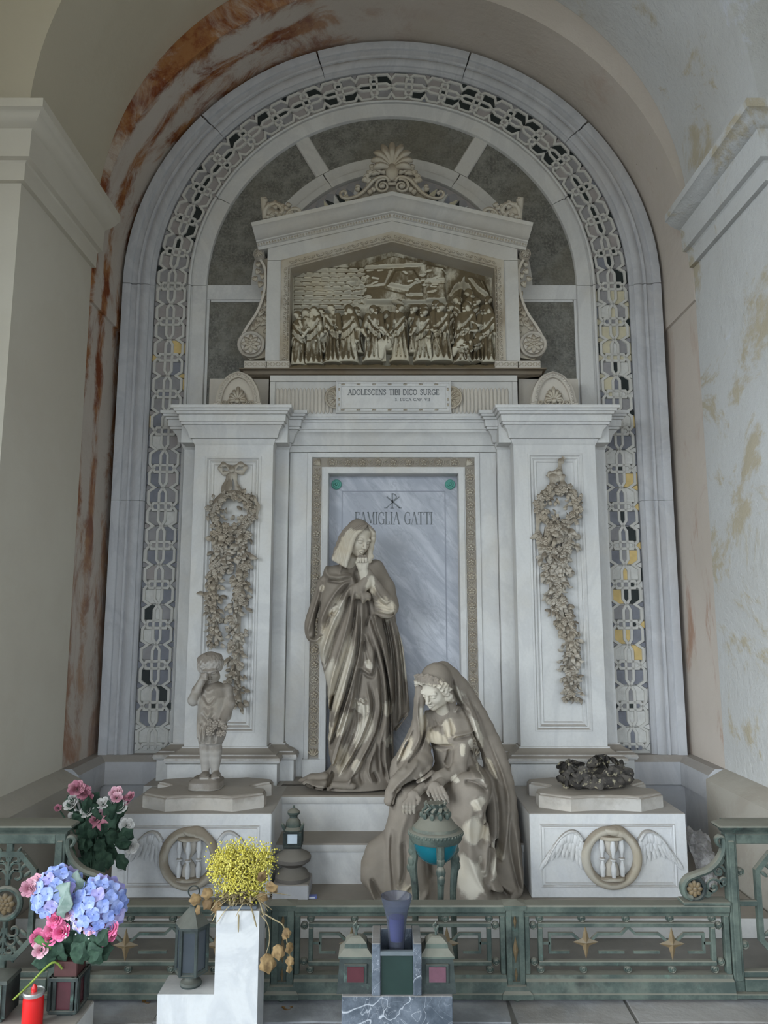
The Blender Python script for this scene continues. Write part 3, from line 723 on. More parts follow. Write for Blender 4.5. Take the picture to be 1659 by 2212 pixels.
def feather_wing(t, cx, cz, s, y):
    """spread wing in relief: shoulder roll and three rows of feathers sweeping out and down"""
    top = spline([(cx, cz+.02), (cx+s*.030, cz+.060), (cx+s*.072, cz+.062), (cx+s*.122, cz+.025), (cx+s*.168, cz-.040), (cx+s*.205, cz-.110)], 4)
    n = len(top); fr = lambda u: top[min(n-1, int(u*(n-1)))]
    g = G(); g.tube([(x, y-.010, z) for x, z in top], [.024-.018*i/(n-1) for i in range(n)], 8, flat=.6)
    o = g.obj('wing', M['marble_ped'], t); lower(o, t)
    for row, (m, l0, l1, wd) in enumerate(((11, .185, .085, .015), (9, .125, .075, .016), (8, .07, .05, .017))):
        for k in range(m):
            u = (k+.3)/m*(.92, .72, .6)[row]; b = fr(u)
            ang = R(-98+50*u); ln = l0+(l1-l0)*u
            e = (b[0]+s*math.cos(ang)*ln, b[1]+math.sin(ang)*ln)
            f = G(); f.ell(((b[0]+e[0])/2, y-.005-.005*row-.001*(k % 2), (b[1]+e[1])/2), (ln*.53, .007, wd), (0, -ang if s > 0 else ang+PI, 0), 8, 5)
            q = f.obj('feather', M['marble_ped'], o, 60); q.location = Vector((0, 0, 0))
            q.matrix_parent_inverse = Matrix.Translation(-Vector(o.location)-t.location)
def hourglass(t, c, r, y):
    g = G(); n = 64
    ring = [(c[0]+r*math.cos(2*PI*k/n+PI/2), y-.020, c[1]+r*math.sin(2*PI*k/n+PI/2)) for k in range(n+1)]
    g.tube(ring, [.025 if k/n < .90 else .025+.009*math.sin(PI*(k/n-.90)/.10) for k in range(n+1)], 14, False)
    g.ell((c[0]+.01, y-.034, c[1]+r*1.0), (.05, .024, .026), (0, .12, 0), 12, 8)
    o = g.obj('serpent_ring', M['ornament'], t); lower(o, t)
    H = r*.74; hw = r*.36
    for z in (-1, 1):
        g = G(); g.lathe([(0, -.008), (hw*1.25, -.008), (hw*1.35, 0), (hw*1.25, .010), (hw*.6, .012), (0, .012)], (c[0], y-.03, c[1]+z*H), 16, 'z', 1, .55)
        lower(g.obj('hourglass_cap', M['ornament'], t), t)
    g = G(); g.lathe([(hw*.75, -H*.97), (hw*.85, -H*.7), (hw*.7, -H*.35), (hw*.12, 0), (hw*.7, H*.35), (hw*.85, H*.7), (hw*.75, H*.97)], (c[0], y-.012, c[1]), 16, 'z', 1, .6)
    lower(g.obj('hourglass_bulb', M['marble_warm'], t), t)
    for k in (-1.05, 0, 1.05):
        g = G(); p = [(.010, -H*.96), (.013, -H*.8), (.017, -H*.45), (.009, -H*.2), (.008, -H*.12), (.017, -H*.07), (.017, H*.0), (.008, H*.06), (.009, H*.2), (.017, H*.5), (.012, H*.8), (.010, H*.96)]
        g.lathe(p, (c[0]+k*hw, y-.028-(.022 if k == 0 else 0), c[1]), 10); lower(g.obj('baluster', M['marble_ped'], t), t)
def pedestal(s, side, px, lab):
    x0, x1 = ax(px[0], 1850, YB), ax(px[1], 1850, YB); z1 = Z0
    t = thing('pedestal', lab, 'pedestal', ((x0+x1)/2, YB, .085), group='pedestals')
    fx0, fx1, fz0, fz1 = ax(px[2], 1850, YB), ax(px[3], 1850, YB), az(px[2], px[5], YB), az(px[2], px[4], YB)
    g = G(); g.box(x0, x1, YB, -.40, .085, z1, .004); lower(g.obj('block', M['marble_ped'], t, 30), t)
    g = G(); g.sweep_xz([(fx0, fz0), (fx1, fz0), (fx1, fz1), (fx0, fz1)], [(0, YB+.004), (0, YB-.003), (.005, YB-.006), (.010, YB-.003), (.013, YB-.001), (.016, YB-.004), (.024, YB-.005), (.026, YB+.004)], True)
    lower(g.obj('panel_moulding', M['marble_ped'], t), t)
    c = axz(px[6], px[7], YB)
    hourglass(t, c, .142, YB)
    for k in (-1, 1):
        feather_wing(t, c[0]+k*.160, c[1]+.068, k, YB)
    # lid
    lx0, lx1 = ax(px[8], 1745, YB+.04), ax(px[9], 1745, YB+.04)
    pts = lid_outline(lx0, lx1, YB+.035, YB+.56); n = len(pts)
    cxm = sum(p[0] for p in pts)/n; cym = sum(p[1] for p in pts)/n
    sh = lambda f: [(cxm+(x-cxm)*f, cym+(y-cym)*f) for x, y in pts]
    g = G(); g.loft([[(x, y, z) for x, y in sh(f)] for z, f in ((z1, 1), (z1+.062, 1), (z1+.068, .992), (z1+.070, .975), (z1+.078, .968), (z1+.082, .95))], True, True)
    tag(g.obj('scalloped_slab', marble('lid_'+side, (.52,.49,.45), (.4,.38,.36), (.46,.38,.29), dust=.97, d0=.0, d1=.4)), 'dusty scalloped stone slab on top of the %s pedestal' % side, 'slab', 'pedestal slabs')
    return t
pl = pedestal(-1, 'left', (242, 585, 268, 560, 1783, 1918, 411, 1852, 292, 568), 'left marble pedestal with winged hourglass relief, under the child statue')
pr = pedestal(1, 'right', (1146, 1486, 1167, 1461, 1779, 1917, 1319, 1850, 1168, 1450), 'right marble pedestal with winged hourglass relief, under the dark wreath')
# ======================= gabled shrine over the entablature =======================
YS = -.22                                         # its front
zsb = az(850, 797, YS)                            # foot of the shrine's uprights
t = thing('gabled_shrine', 'gabled white marble shrine that frames the crowded relief scene', 'shrine', (0, YS, zsb))
SX0, SX1 = ax(578, 560, YS), ax(1118, 560, YS)     # outer faces of the uprights
OX0, OX1 = ax(626, 620, YS), ax(1070, 620, YS)     # opening
FW = .065                                          # carved inner frame width
zl = lambda py: az(850, py, YS)
def gable(x, ze, za, X): return za+(ze-za)*abs(x)/X   # height of a gable line at x
E0, A0 = zl(535), zl(475)                          # underside of the cornice: eaves at SX, apex
E1, A1 = zl(577), zl(519)                          # opening: eaves at OX, apex
pe = lambda x: gable(x, E0, A0, SX1); po = lambda x: gable(x, E1, A1, OX1)
zcap = zl(563)
for s, x0, x1 in ((-1, SX0, OX0-FW), (1, OX1+FW, SX1)):
    g = G(); g.box(x0, x1, YS, -.014, zsb+.055, zcap); lower(g.obj('upright', M['marble_high'], t), t)
    g = G()
    xa, xb = (x0, x1) if s < 0 else (x0, x1)
    g.prism([(xa, zcap+.003), (xb, zcap+.003), (xb, pe(xb)), (xa, pe(xa))], YS, -.014); lower(g.obj('corner_block', M['marble_high'], t), t)
zi = lambda x: po(x)+FW*1.05
g = G(); g.prism([(OX0-FW, zi(OX0-FW)), (0, zi(0)), (OX1+FW, zi(OX1+FW)), (OX1+FW, pe(OX1+FW)), (0, pe(0)), (OX0-FW, pe(OX0-FW))], YS, -.014)
lower(g.obj('gable_field', M['marble_high'], t), t)
# carved frame round the opening: moulding with leaves and pearls
path = [(OX0, zsb+.06), (OX0, po(OX0)), (0, po(0)), (OX1, po(OX1)), (OX1, zsb+.06)]
lower(G().sweep_xz(path, [(0, -.014), (0, YS+.02), (.006, YS+.012), (.012, YS+.022), (.018, YS+.010), (.050, YS-.006), (.056, YS-.010), (FW, YS-.010), (FW, -.014)]).obj('frame_moulding', M['ornament'], t), t)
g = G()
for i in range(4):
    a, b = Vector(path[i]), Vector(path[i+1]); L = (b-a).length; n = int(L/.034); d = (b-a)/L; nn = Vector((-d.y, d.x))
    for k in range(n):
        p = a+d*(k+.5)*L/n+nn*.032; an = math.atan2(d.y, d.x)+(.7 if k % 2 else -.7)
        g.ell((p.x, YS-.002, p.y), (.017, .010, .007), (0, -an, 0), 7, 4)
        p = a+d*(k+.5)*L/n+nn*.010; g.ell((p.x, YS+.016, p.y), (.008, .006, .006), (0, -an, 0), 6, 4)
o = lower(g.obj('leaf_carving', M['ornament'], t, 60), t); o['kind'] = 'stuff'
# raking cornice
EX = ax(552, 500, YS-.13)
cp = [(-.01, -.014), (-.01, YS-.010), (.012, YS-.012), (.014, YS-.022), (.036, YS-.026), (.040, YS-.040), (.048, YS-.044), (.052, YS-.060), (.060, YS-.075), (.085, YS-.105), (.110, YS-.125), (.114, YS-.135), (.142, YS-.138), (.146, YS-.130), (.15, -.014)]
path = [(EX, pe(EX)), (0, pe(0)), (-EX, pe(EX))]
lower(G().sweep_xz(path, cp).obj('raking_cornice', M['marble_high'], t), t)
g = G()
for i in range(2):
    a, b = Vector(path[i]), Vector(path[i+1]); L = (b-a).length; n = int(L/.021); d = (b-a)/L; nn = Vector((-d.y, d.x))
    for k in range(n):
        p = a+d*(k+.5)*L/n+nn*.024; g.ell((p.x, YS-.024, p.y), (.0075, .008, .010), (0, -math.atan2(d.y, d.x), 0), 6, 4)
o = lower(g.obj('egg_row', M['ornament'], t, 60), t); o['kind'] = 'stuff'
# dark ceiling of the recess, sides and relief ground are built with the relief
g = G(); g.box(OX0-FW, OX0-.002, .0, .03, zsb, po(OX0)); g.box(OX1+.002, OX1+FW, .0, .03, zsb, po(OX1))
lower(g.obj('recess_cheek', M['marble_warm'], t), t)
# bases of the uprights with a woven pattern
for s in (-1, 1):
    for k, (xa, xb) in enumerate(((527, 574), (576, 625))):
        x0, x1 = ax(xa, 790, YS-.02), ax(xb, 790, YS-.02)
        if s > 0: x0, x1 = -x1, -x0
        g = G(); g.box(x0, x1, YS-.022, 0, zsb, zsb+.055, .003); b_ = lower(g.obj('woven_block', M['marble_warm'], t), t)
        gg = G(); w = x1-x0
        for q in range(4):
            for d in (-1, 1):
                cx = x0+w*(q+.5)/4; gg.tube([(cx-w/9.5, YS-.024, zsb+.0275-d*.014), (cx+w/9.5, YS-.024, zsb+.0275+d*.014)], .0035, 5)
        q_ = gg.obj('weave', M['ornament'], b_); q_.matrix_parent_inverse = Matrix.Translation(-Vector(b_.location)-t.location)
# side scrolls
def scroll(s):
    sc = thing('side_scroll', 'tall marble scroll with rosette volute on the %s flank of the shrine' % ('left' if s < 0 else 'right'), 'scroll', (s*1.0, YS, zsb), group='side scrolls of the shrine')
    A = lambda px, py, Y=YS+.03: axz(px, py, Y)
    c1 = A(560, 551); c2 = A(543, 745)
    edge = spline([A(563, 562), A(573, 585), A(571, 630), A(557, 672), A(535, 706), A(519, 735)], 6)
    pts = [(e.x, e.y) for e in edge]
    ms = lambda P: [(-x, z) for x, z in P] if s > 0 else P
    xin = ax(576, 620, YS+.03)
    body = pts+[A(523, 765), A(540, 776), (xin, c2[1]-.09), (xin, A(565, 555)[1])]
    g = G(); g.prism(ms(body), YS+.045, .02); lower(g.obj('body', M['ornament'], sc), sc)
    g = G(); g.sweep_xz(ms(pts), [(-.009, .02), (-.009, YS+.02), (.009, YS+.02), (.009, .02)]); lower(g.obj('rim', M['marble_warm'], sc), sc)
    sx = -1 if s > 0 else 1
    for c, r, nm in ((c1, .042, 'small_volute'), (c2, .100, 'large_volute')):
        cc = (c[0]*sx, YS+.03, c[1])
        g = G(); g.lathe([(0, -.02), (r*.72, -.02), (r*.74, -.008), (r*.80, -.022), (r*.92, -.030), (r, -.020), (r, .12), (0, .12)], cc, 28, 'y')
        o = lower(g.obj(nm, M['marble_warm'], sc), sc)
        g = G(); petal_ring(g, (cc[0], cc[1]-.02, cc[2]), r*.70, 8, .016, .24); petal_ring(g, (cc[0], cc[1]-.026, cc[2]), r*.42, 8, .014, .26, a0=.39); g.ell((cc[0], cc[1]-.036, cc[2]), (r*.16, .014, r*.16), None, 10, 6)
        q_ = g.obj('rosette', M['ornament'], o, 60); q_.matrix_parent_inverse = Matrix.Translation(-Vector(o.location)-sc.location)
    g = G(); rr = random.Random(4)
    for (px, py, an, ln) in ((566, 600, 80, .05), (560, 618, 70, .05), (568, 640, 75, .05), (572, 660, 60, .06), (560, 680, 65, .06), (566, 700, 40, .06), (552, 704, 60, .06), (570, 716, 20, .05), (545, 712, 70, .05), (573, 690, 100, .05), (558, 575, 100, .04), (554, 590, 60, .045), (552, 606, 110, .04)):
        p = A(px, py); 
        for d in (-.5, 0, .5):
            a = R(an)+d; g.ell((sx*(p[0]+.018*math.cos(a)), YS+.038, p[1]+.018*math.sin(a)), (ln*.6, .014, .011), (0, -a*sx if sx > 0 else a+PI, 0), 8, 5)
    o = lower(g.obj('acanthus', M['ornament'], sc, 60), sc); o['kind'] = 'stuff'
scroll(-1); scroll(1)
# ---- sill moulding, inscription block and fluted panels ----
zs = zsb
g = G(); g.sweep_xy([(ax(527, 800, YS), YS+.1), (ax(527, 800, YS), YS), (ax(1170, 800, YS), YS), (ax(1170, 800, YS), YS+.1)],
                    [(-.2, zs-.052), (-.012, zs-.052), (-.012, zs-.044), (.0, zs-.042), (.004, zs-.018), (.016, zs-.012), (.030, zs-.010), (.030, zs-.001), (-.2, zs-.001)])
g.box(ax(527, 800, YS)+.01, ax(1170, 800, YS)-.01, YS+.1, 0, zs-.052, zs-.001)
tag(g.obj('sill_moulding', carved('sill_marble', (.20,.165,.125), (.15,.12,.085), .7, -.2, .3)), 'dark stained ledge running under the relief scene', 'ledge')
YI = -.235
t = thing('inscription_block', 'marble block with Latin inscription plaque and fluted panels under the shrine', 'inscription', (0, YI, ZC))
ix0, ix1 = ax(583, 840, YI), ax(1118, 840, YI); zi1 = zs-.053
g = G(); g.box(ix0, ix1, YI+.02, 0, ZC-.012, zi1); g.box(ix0, ix1, YI, YI+.02, az(850, 823, YI), zi1)
for a, b in ((ix0, ix0+.035), (ix1-.035, ix1)): g.box(a, b, YI+.006, YI+.02, ZC-.012, az(850, 824, YI))
lower(g.obj('block', M['marble_high'], t), t)
fz1, fz0 = az(850, 836, YI), ZC-.005
hw = .0138
g = G(); fl = [(0, fz0-fz0), (hw*.75, .014), (hw*.95, .03), (hw*.95, fz1-fz0-.03), (hw*.75, fz1-fz0-.014), (0, fz1-fz0)]
rings = []
for k in range(7):
    a = PI*k/6; rings.append([(-w*math.cos(a), -.011*math.sin(a), h) for w, h in fl])
g.loft(rings, False); fm = g.mesh('flute', 60); fm.materials.append(M['marble_warm'])
for s in (-1, 1):
    x = ax(599, 850, YI)
    while x < ax(716, 850, YI):
        lower(link('flute', fm, None, t, (s*-x if s < 0 else x, YI+.021, fz0)) if False else link('flute', fm, None, t, (x if s < 0 else -x, YI+.021, fz0)), t); x += hw*2.02
# plaque
px0, px1, pz1, pz0 = ax(726, 850, YI), ax(974, 850, YI), az(850, 825, YI), ZC-.006
g = G(); g.box(px0+.03, px1-.03, YI-.008, YI+.02, pz0+.03, pz1-.03); pq = lower(g.obj('plaque', M['marble'], t), t)
g = G(); g.sweep_xz([(px0, pz0), (px1, pz0), (px1, pz1), (px0, pz1)], [(0, YI+.02), (0, YI-.018), (.006, YI-.022), (.014, YI-.018), (.016, YI-.012), (.030, YI-.012), (.032, YI-.018), (.038, YI-.016), (.040, YI+.02)], True)
lower(g.obj('plaque_frame', M['marble'], t), t)
g = G(); n = 14
for k in range(n):
    x = px0+.05+(px1-px0-.1)*k/(n-1)
    if k % 2 == 0:
        for z in (pz0+.023, pz1-.023):
            for d in (-1, 0, 1): g.ell((x+d*.009, YI-.014, z), (.005, .005, .007), (0, .5, 0), 6, 4)
for z in (pz0+.06, pz0+.10, pz1-.06):
    for x in (px0+.023, px1-.023): g.ell((x, YI-.014, z), (.007, .005, .012), None, 6, 4)
o = lower(g.obj('bead_carving', M['ornament'], t, 60), t); o['kind'] = 'stuff'
for s in (-1, 1):
    x = px0+.004 if s < 0 else px1-.004; c = (x, YI+.004, (pz0+pz1)/2)
    g = G(); aa = [R(90+180*k/12)*1 if s < 0 else R(90-180*k/12) for k in range(13)]
    g.tube([(c[0]+.078*math.cos(a), c[1]-.012, c[2]+.078*math.sin(a)) for a in aa], .008, 6)
    for k in range(1, 12, 2): a = aa[k]; g.ell((c[0]+.042*math.cos(a), c[1]-.008, c[2]+.042*math.sin(a)), (.028, .010, .008), (0, -a, 0), 8, 5)
    g.ell((c[0], c[1]-.01, c[2]), (.018, .012, .018), None, 8, 5); g.prism([(c[0], c[2]-.074)]+[(c[0]+.072*math.cos(a), c[2]+.072*math.sin(a)) for a in aa], c[1]-.006, c[1]+.02)
    lower(g.obj('half_rosette', M['ornament'], t), t)
def line(s_, x0p, x1p, yb, yt):
    x0, x1 = ax(x0p, yb, YI-.01), ax(x1p, yb, YI-.01); z0, z1 = az(850, yb, YI-.01), az(850, yt, YI-.01)
    write(t, s_, x0, z0, YI-.008, z1-z0, (x1-x0)/text_width(s_, z1-z0, 1), .16, M['letter'])
line('ADOLESCENS TIBI DICO SURGE', 751, 949, 853, 841)
line('S. LUCA CAP. VII', 853, 929, 866, 860)
# blocks behind the antefixes, and the antefixes
def ring_path(w, h, n=12):
    """pointed arch from the left foot over the tip to the right foot"""
    L = [Vector((-w, 0)), Vector((-w*.96, h*.30)), Vector((-w*.80, h*.62)), Vector((-w*.45, h*.89)), Vector((0, h))]
    l = [(p.x, p.y) for p in spline(L, 4)]; return l+[(-x, z) for x, z in l[::-1][1:]]
for s, side, cpx in ((-1, 'left', 513), (1, 'right', 1197)):
    g = G(); xa, xb = (ax(452, 850, -.15), ax(580, 850, -.15)) if s < 0 else (ax(1121, 850, -.15), ax(1250, 850, -.15))
    g.box(xa, xb, -.15, 0, ZC-.004, az(850, 818, -.15)); tag(g.obj('parapet_block', M['marble_warm']), 'plain stained marble block behind the %s antefix' % side, 'block', 'blocks behind the antefixes')
    YA = -.34; c = at(cpx, 872, YA); hgt = az(cpx, 800, YA)-ZC; w = .148
    an = thing('antefix', 'pointed marble antefix with beaded rim and palmette on the %s cornice' % side, 'antefix', (c.x, YA, ZC), group='antefixes')
    rp = ring_path(w, hgt-.018)
    g = G(); g.prism(rp, .02, .11); g.box(-w-.02, w+.02, .0, .11, .001, .022); g.obj('tablet', M['marble_warm'], an)
    g = G(); g.sweep_xz(rp, [(-.030, .03), (-.030, -.002), (-.024, -.008), (-.006, -.010), (.0, -.004), (.012, .0), (.018, .03)]); g.obj('rim', M['marble_warm'], an)
    g = G(); pth = spline([Vector(p) for p in rp[::3]], 6); acc = 0; last = pth[0]
    for p in pth[1:]:
        acc += (p-last).length; last = p
        if acc > .021:
            acc = 0; q = Vector((p.x*.91, p.y*.955)); g.ell((q.x, -.010, q.y), (.0095, .008, .0095), None, 7, 5)
    o = g.obj('bead_rim', M['marble_warm'], an, 60); o['kind'] = 'stuff'
    for q in range(-4, 5):
        a = PI/2+q*.34; ln = .105-.012*abs(q); base = (0, .055)
        g = G()
        pts = [(base[0]+math.cos(a+(.25*q/4)*(i/6))*ln*i/6, .010-.012*math.sin(PI*i/6), base[1]+math.sin(a+(.25*q/4)*(i/6))*ln*i/6) for i in range(7)]
        pts[-1] = (pts[-1][0]+.012*(1 if q > 0 else -1 if q < 0 else 0), pts[-1][1], pts[-1][2]-.006*(q != 0))
        g.tube(pts, [.004, .007, .009, .011, .013, .013, .009], 7); g.obj('palmette_leaf', M['ornament'], an, 60)
    for d in (-1, 1):
        g = G(); g.tube([(d*x, -.002, z) for x, z in spiral(.045, .045, .035, .008, 200, -160, 14)], .006, 6)
        g.tube([(d*x, -.002, z) for x, z in spiral(.098, .040, .020, .006, 180, -200, 12)], .005, 6); g.obj('tendril', M['ornament'], an)
    g = G(); g.ell((0, -.008, .055), (.018, .016, .022), None, 10, 6)
    for d in (-1, 0, 1): g.box(d*.05-.014, d*.05+.014, -.006, .02, .002, .02, .003)
    g.obj('boss', M['ornament'], an)
    for d in (-1, 1):
        g = G(); g.box(d*w-.022, d*w+.022, -.012, .05, .002, .042, .004); g.ell((d*w, -.014, .022), (.009, .006, .009), None, 8, 5); g.obj('foot', M['marble_warm'], an)
# ---- acroteria ----
YA = YS-.06
ac = thing('palmette_acroterion', 'large brown stone palmette with scrolls on the gable apex', 'palmette', (0, YA, pe(0)+.15))
zb_ = pe(0)+.15
K = lambda px, py: ((px-808)/1659*300*.0036, (738-py)/1659*300*.0036*1.02)   # photo crop to metres about the apex
rot_leaf = []
for q in range(-4, 5):
    base = K(808, 430); a = PI/2-q*.36; ln = (.205, .20, .185, .165, .14)[abs(q)]
    g = G(); pts = []
    for i in range(9):
        u = i/8; aa = a-.22*q/4*u*u
        pts.append((base[0]+math.cos(aa)*ln*u, -.012-.055*math.sin(PI*u*.8), base[1]+math.sin(aa)*ln*u))
    g.tube(pts, [.010, .015, .019, .023, .026, .028, .027, .021, .006], 10, flat=1.0); g.obj('lobe', M['ornament'], ac, 60)
for d in (-1, 1):
    X = lambda P: [(d*abs(p[0]) if d > 0 else -abs(p[0]), 0, p[1]) for p in P]
    g = G()
    P = [K(836, 585), K(860, 545), K(900, 530), K(960, 535), K(1020, 570), K(1080, 640), K(1150, 715), K(1230, 765), K(1320, 785), K(1375, 770), K(1395, 735), K(1380, 705), K(1350, 700), K(1330, 720), K(1345, 740)]
    sp = spline([Vector((p[0]*d, -.03, p[1])) for p in P], 4); g.tube(sp, [.016-.006*i/len(sp) for i in range(len(sp))], 8); g.obj('long_scroll', M['ornament'], ac)
    g = G(); c = K(915, 640); g.tube([(d*x, -.035, z) for x, z in spiral(c[0], c[1], .058, .014, 110, -430, 26)], [.012-.005*i/26 for i in range(27)], 7); g.ell((d*c[0], -.035, c[1]), .02, None, 8, 6); g.obj('volute', M['ornament'], ac)
    g = G(); rr = random.Random(9)
    for (px, py, an_, ln) in ((1000, 440, 30, .07), (1040, 470, -20, .07), (1080, 500, -50, .07), (1110, 540, -70, .06), (1030, 420, 70, .05), (980, 480, 10, .08), (950, 460, 40, .07), (1010, 660, -60, .05), (1040, 700, -30, .05), (900, 480, 50, .06), (1060, 560, -30, .06), (870, 450, 60, .05), (1190, 690, 60, .05), (1200, 660, 100, .04)):
        p = K(px, py); a = R(an_)
        for e in (-.45, 0, .45): g.ell((d*(p[0]+.012*math.cos(a+e)), -.028, p[1]+.012*math.sin(a+e)), (ln*.45, .022, .013), (0, -(a+e) if d > 0 else a+e+PI, 0), 8, 5)
    o = g.obj('acanthus', M['ornament'], ac, 60); o['kind'] = 'stuff'
g = G(); g.prism([K(500, 640), K(560, 470), K(620, 400), K(1000, 400), K(1060, 470), K(1120, 640), K(1300, 775), K(808, 700), K(316, 775)], .0, .05); g.ell((0, -.03, K(0, 470)[1]), (.05, .04, .07), None, 12, 8)
g.tube([(-.07, -.03, K(0, 425)[1]), (0, -.045, K(0, 432)[1]), (.07, -.03, K(0, 425)[1])], .012, 7); g.tube([(-.03, -.03, K(0, 610)[1]), (.03, -.03, K(0, 610)[1])], .012, 6)
g.obj('core', M['ornament'], ac)
for s, side in ((-1, 'left'), (1, 'right')):
    c0 = Vector((s*.915, YA, pe(.915)+.148)); ca = thing('corner_acroterion', 'curled acanthus carving on the %s corner of the gable' % side, 'acroterion', c0, group='corner acroteria')
    Y0 = -.02
    def KK(px, py): return ((px-255)*s*-1*-1*.00066*(1 if s > 0 else 1), (860-py)*.00066)
    f = lambda px, py: (-s*(px-255)*.00072-s*-.03, (855-py)*.00072)
    sl = (pe(.5)-pe(1.0))/.5
    F3 = lambda px, py, y=Y0: (f(px, py)[0], y, f(px, py)[1])
    g = G(); g.tube([F3(*p, -.03) for p in [(255, 850), (280, 800), (330, 790), (360, 830), (340, 850)]], .016, 7)
    g.tube([Vector(F3(p.x, p.y, -.035)) for p in spline([Vector(q) for q in ((270, 830), (265, 740), (300, 680), (370, 660), (430, 690), (440, 740), (410, 770), (380, 750))], 4)], .020, 8)
    g.tube([Vector(F3(p.x, p.y, -.03)) for p in spline([Vector(q) for q in ((400, 810), (470, 790), (510, 740), (560, 710), (610, 720), (620, 750), (590, 760))], 4)], .016, 8)
    g.obj('scroll', M['ornament'], ca)
    g = G(); g.tube([F3(265, 720, 0), F3(255, 650, -.02), F3(245, 600, -.035), F3(275, 585, -.03)], [.03, .028, .022, .010], 8); g.ell(F3(330, 740, 0), (.07, .04, .075), None, 10, 7); g.obj('leaf_tip', M['ornament'], ca, 60)
    g = G(); rr = random.Random(2)
    for px, py, an_, ln in ((300, 690, 60, .06), (350, 660, 20, .06), (420, 680, -20, .06), (470, 720, 40, .05), (330, 780, 0, .06), (400, 790, 20, .06), (450, 800, 10, .05), (300, 820, 90, .05), (520, 770, 10, .06), (640, 765, -10, .05), (560, 800, 10, .05), (260, 640, 70, .05), (380, 710, 120, .05), (500, 690, 70, .05)):
        p = F3(px, py); a = R(an_)
        for e in (-.5, 0, .5): g.ell((p[0]-s*.012*math.cos(a+e), -.035, p[2]+.012*math.sin(a+e)), (ln*.45, .022, .012), (0, a+e if s > 0 else -(a+e), 0), 8, 5)
    o = g.obj('acanthus', M['ornament'], ca, 60); o['kind'] = 'stuff'
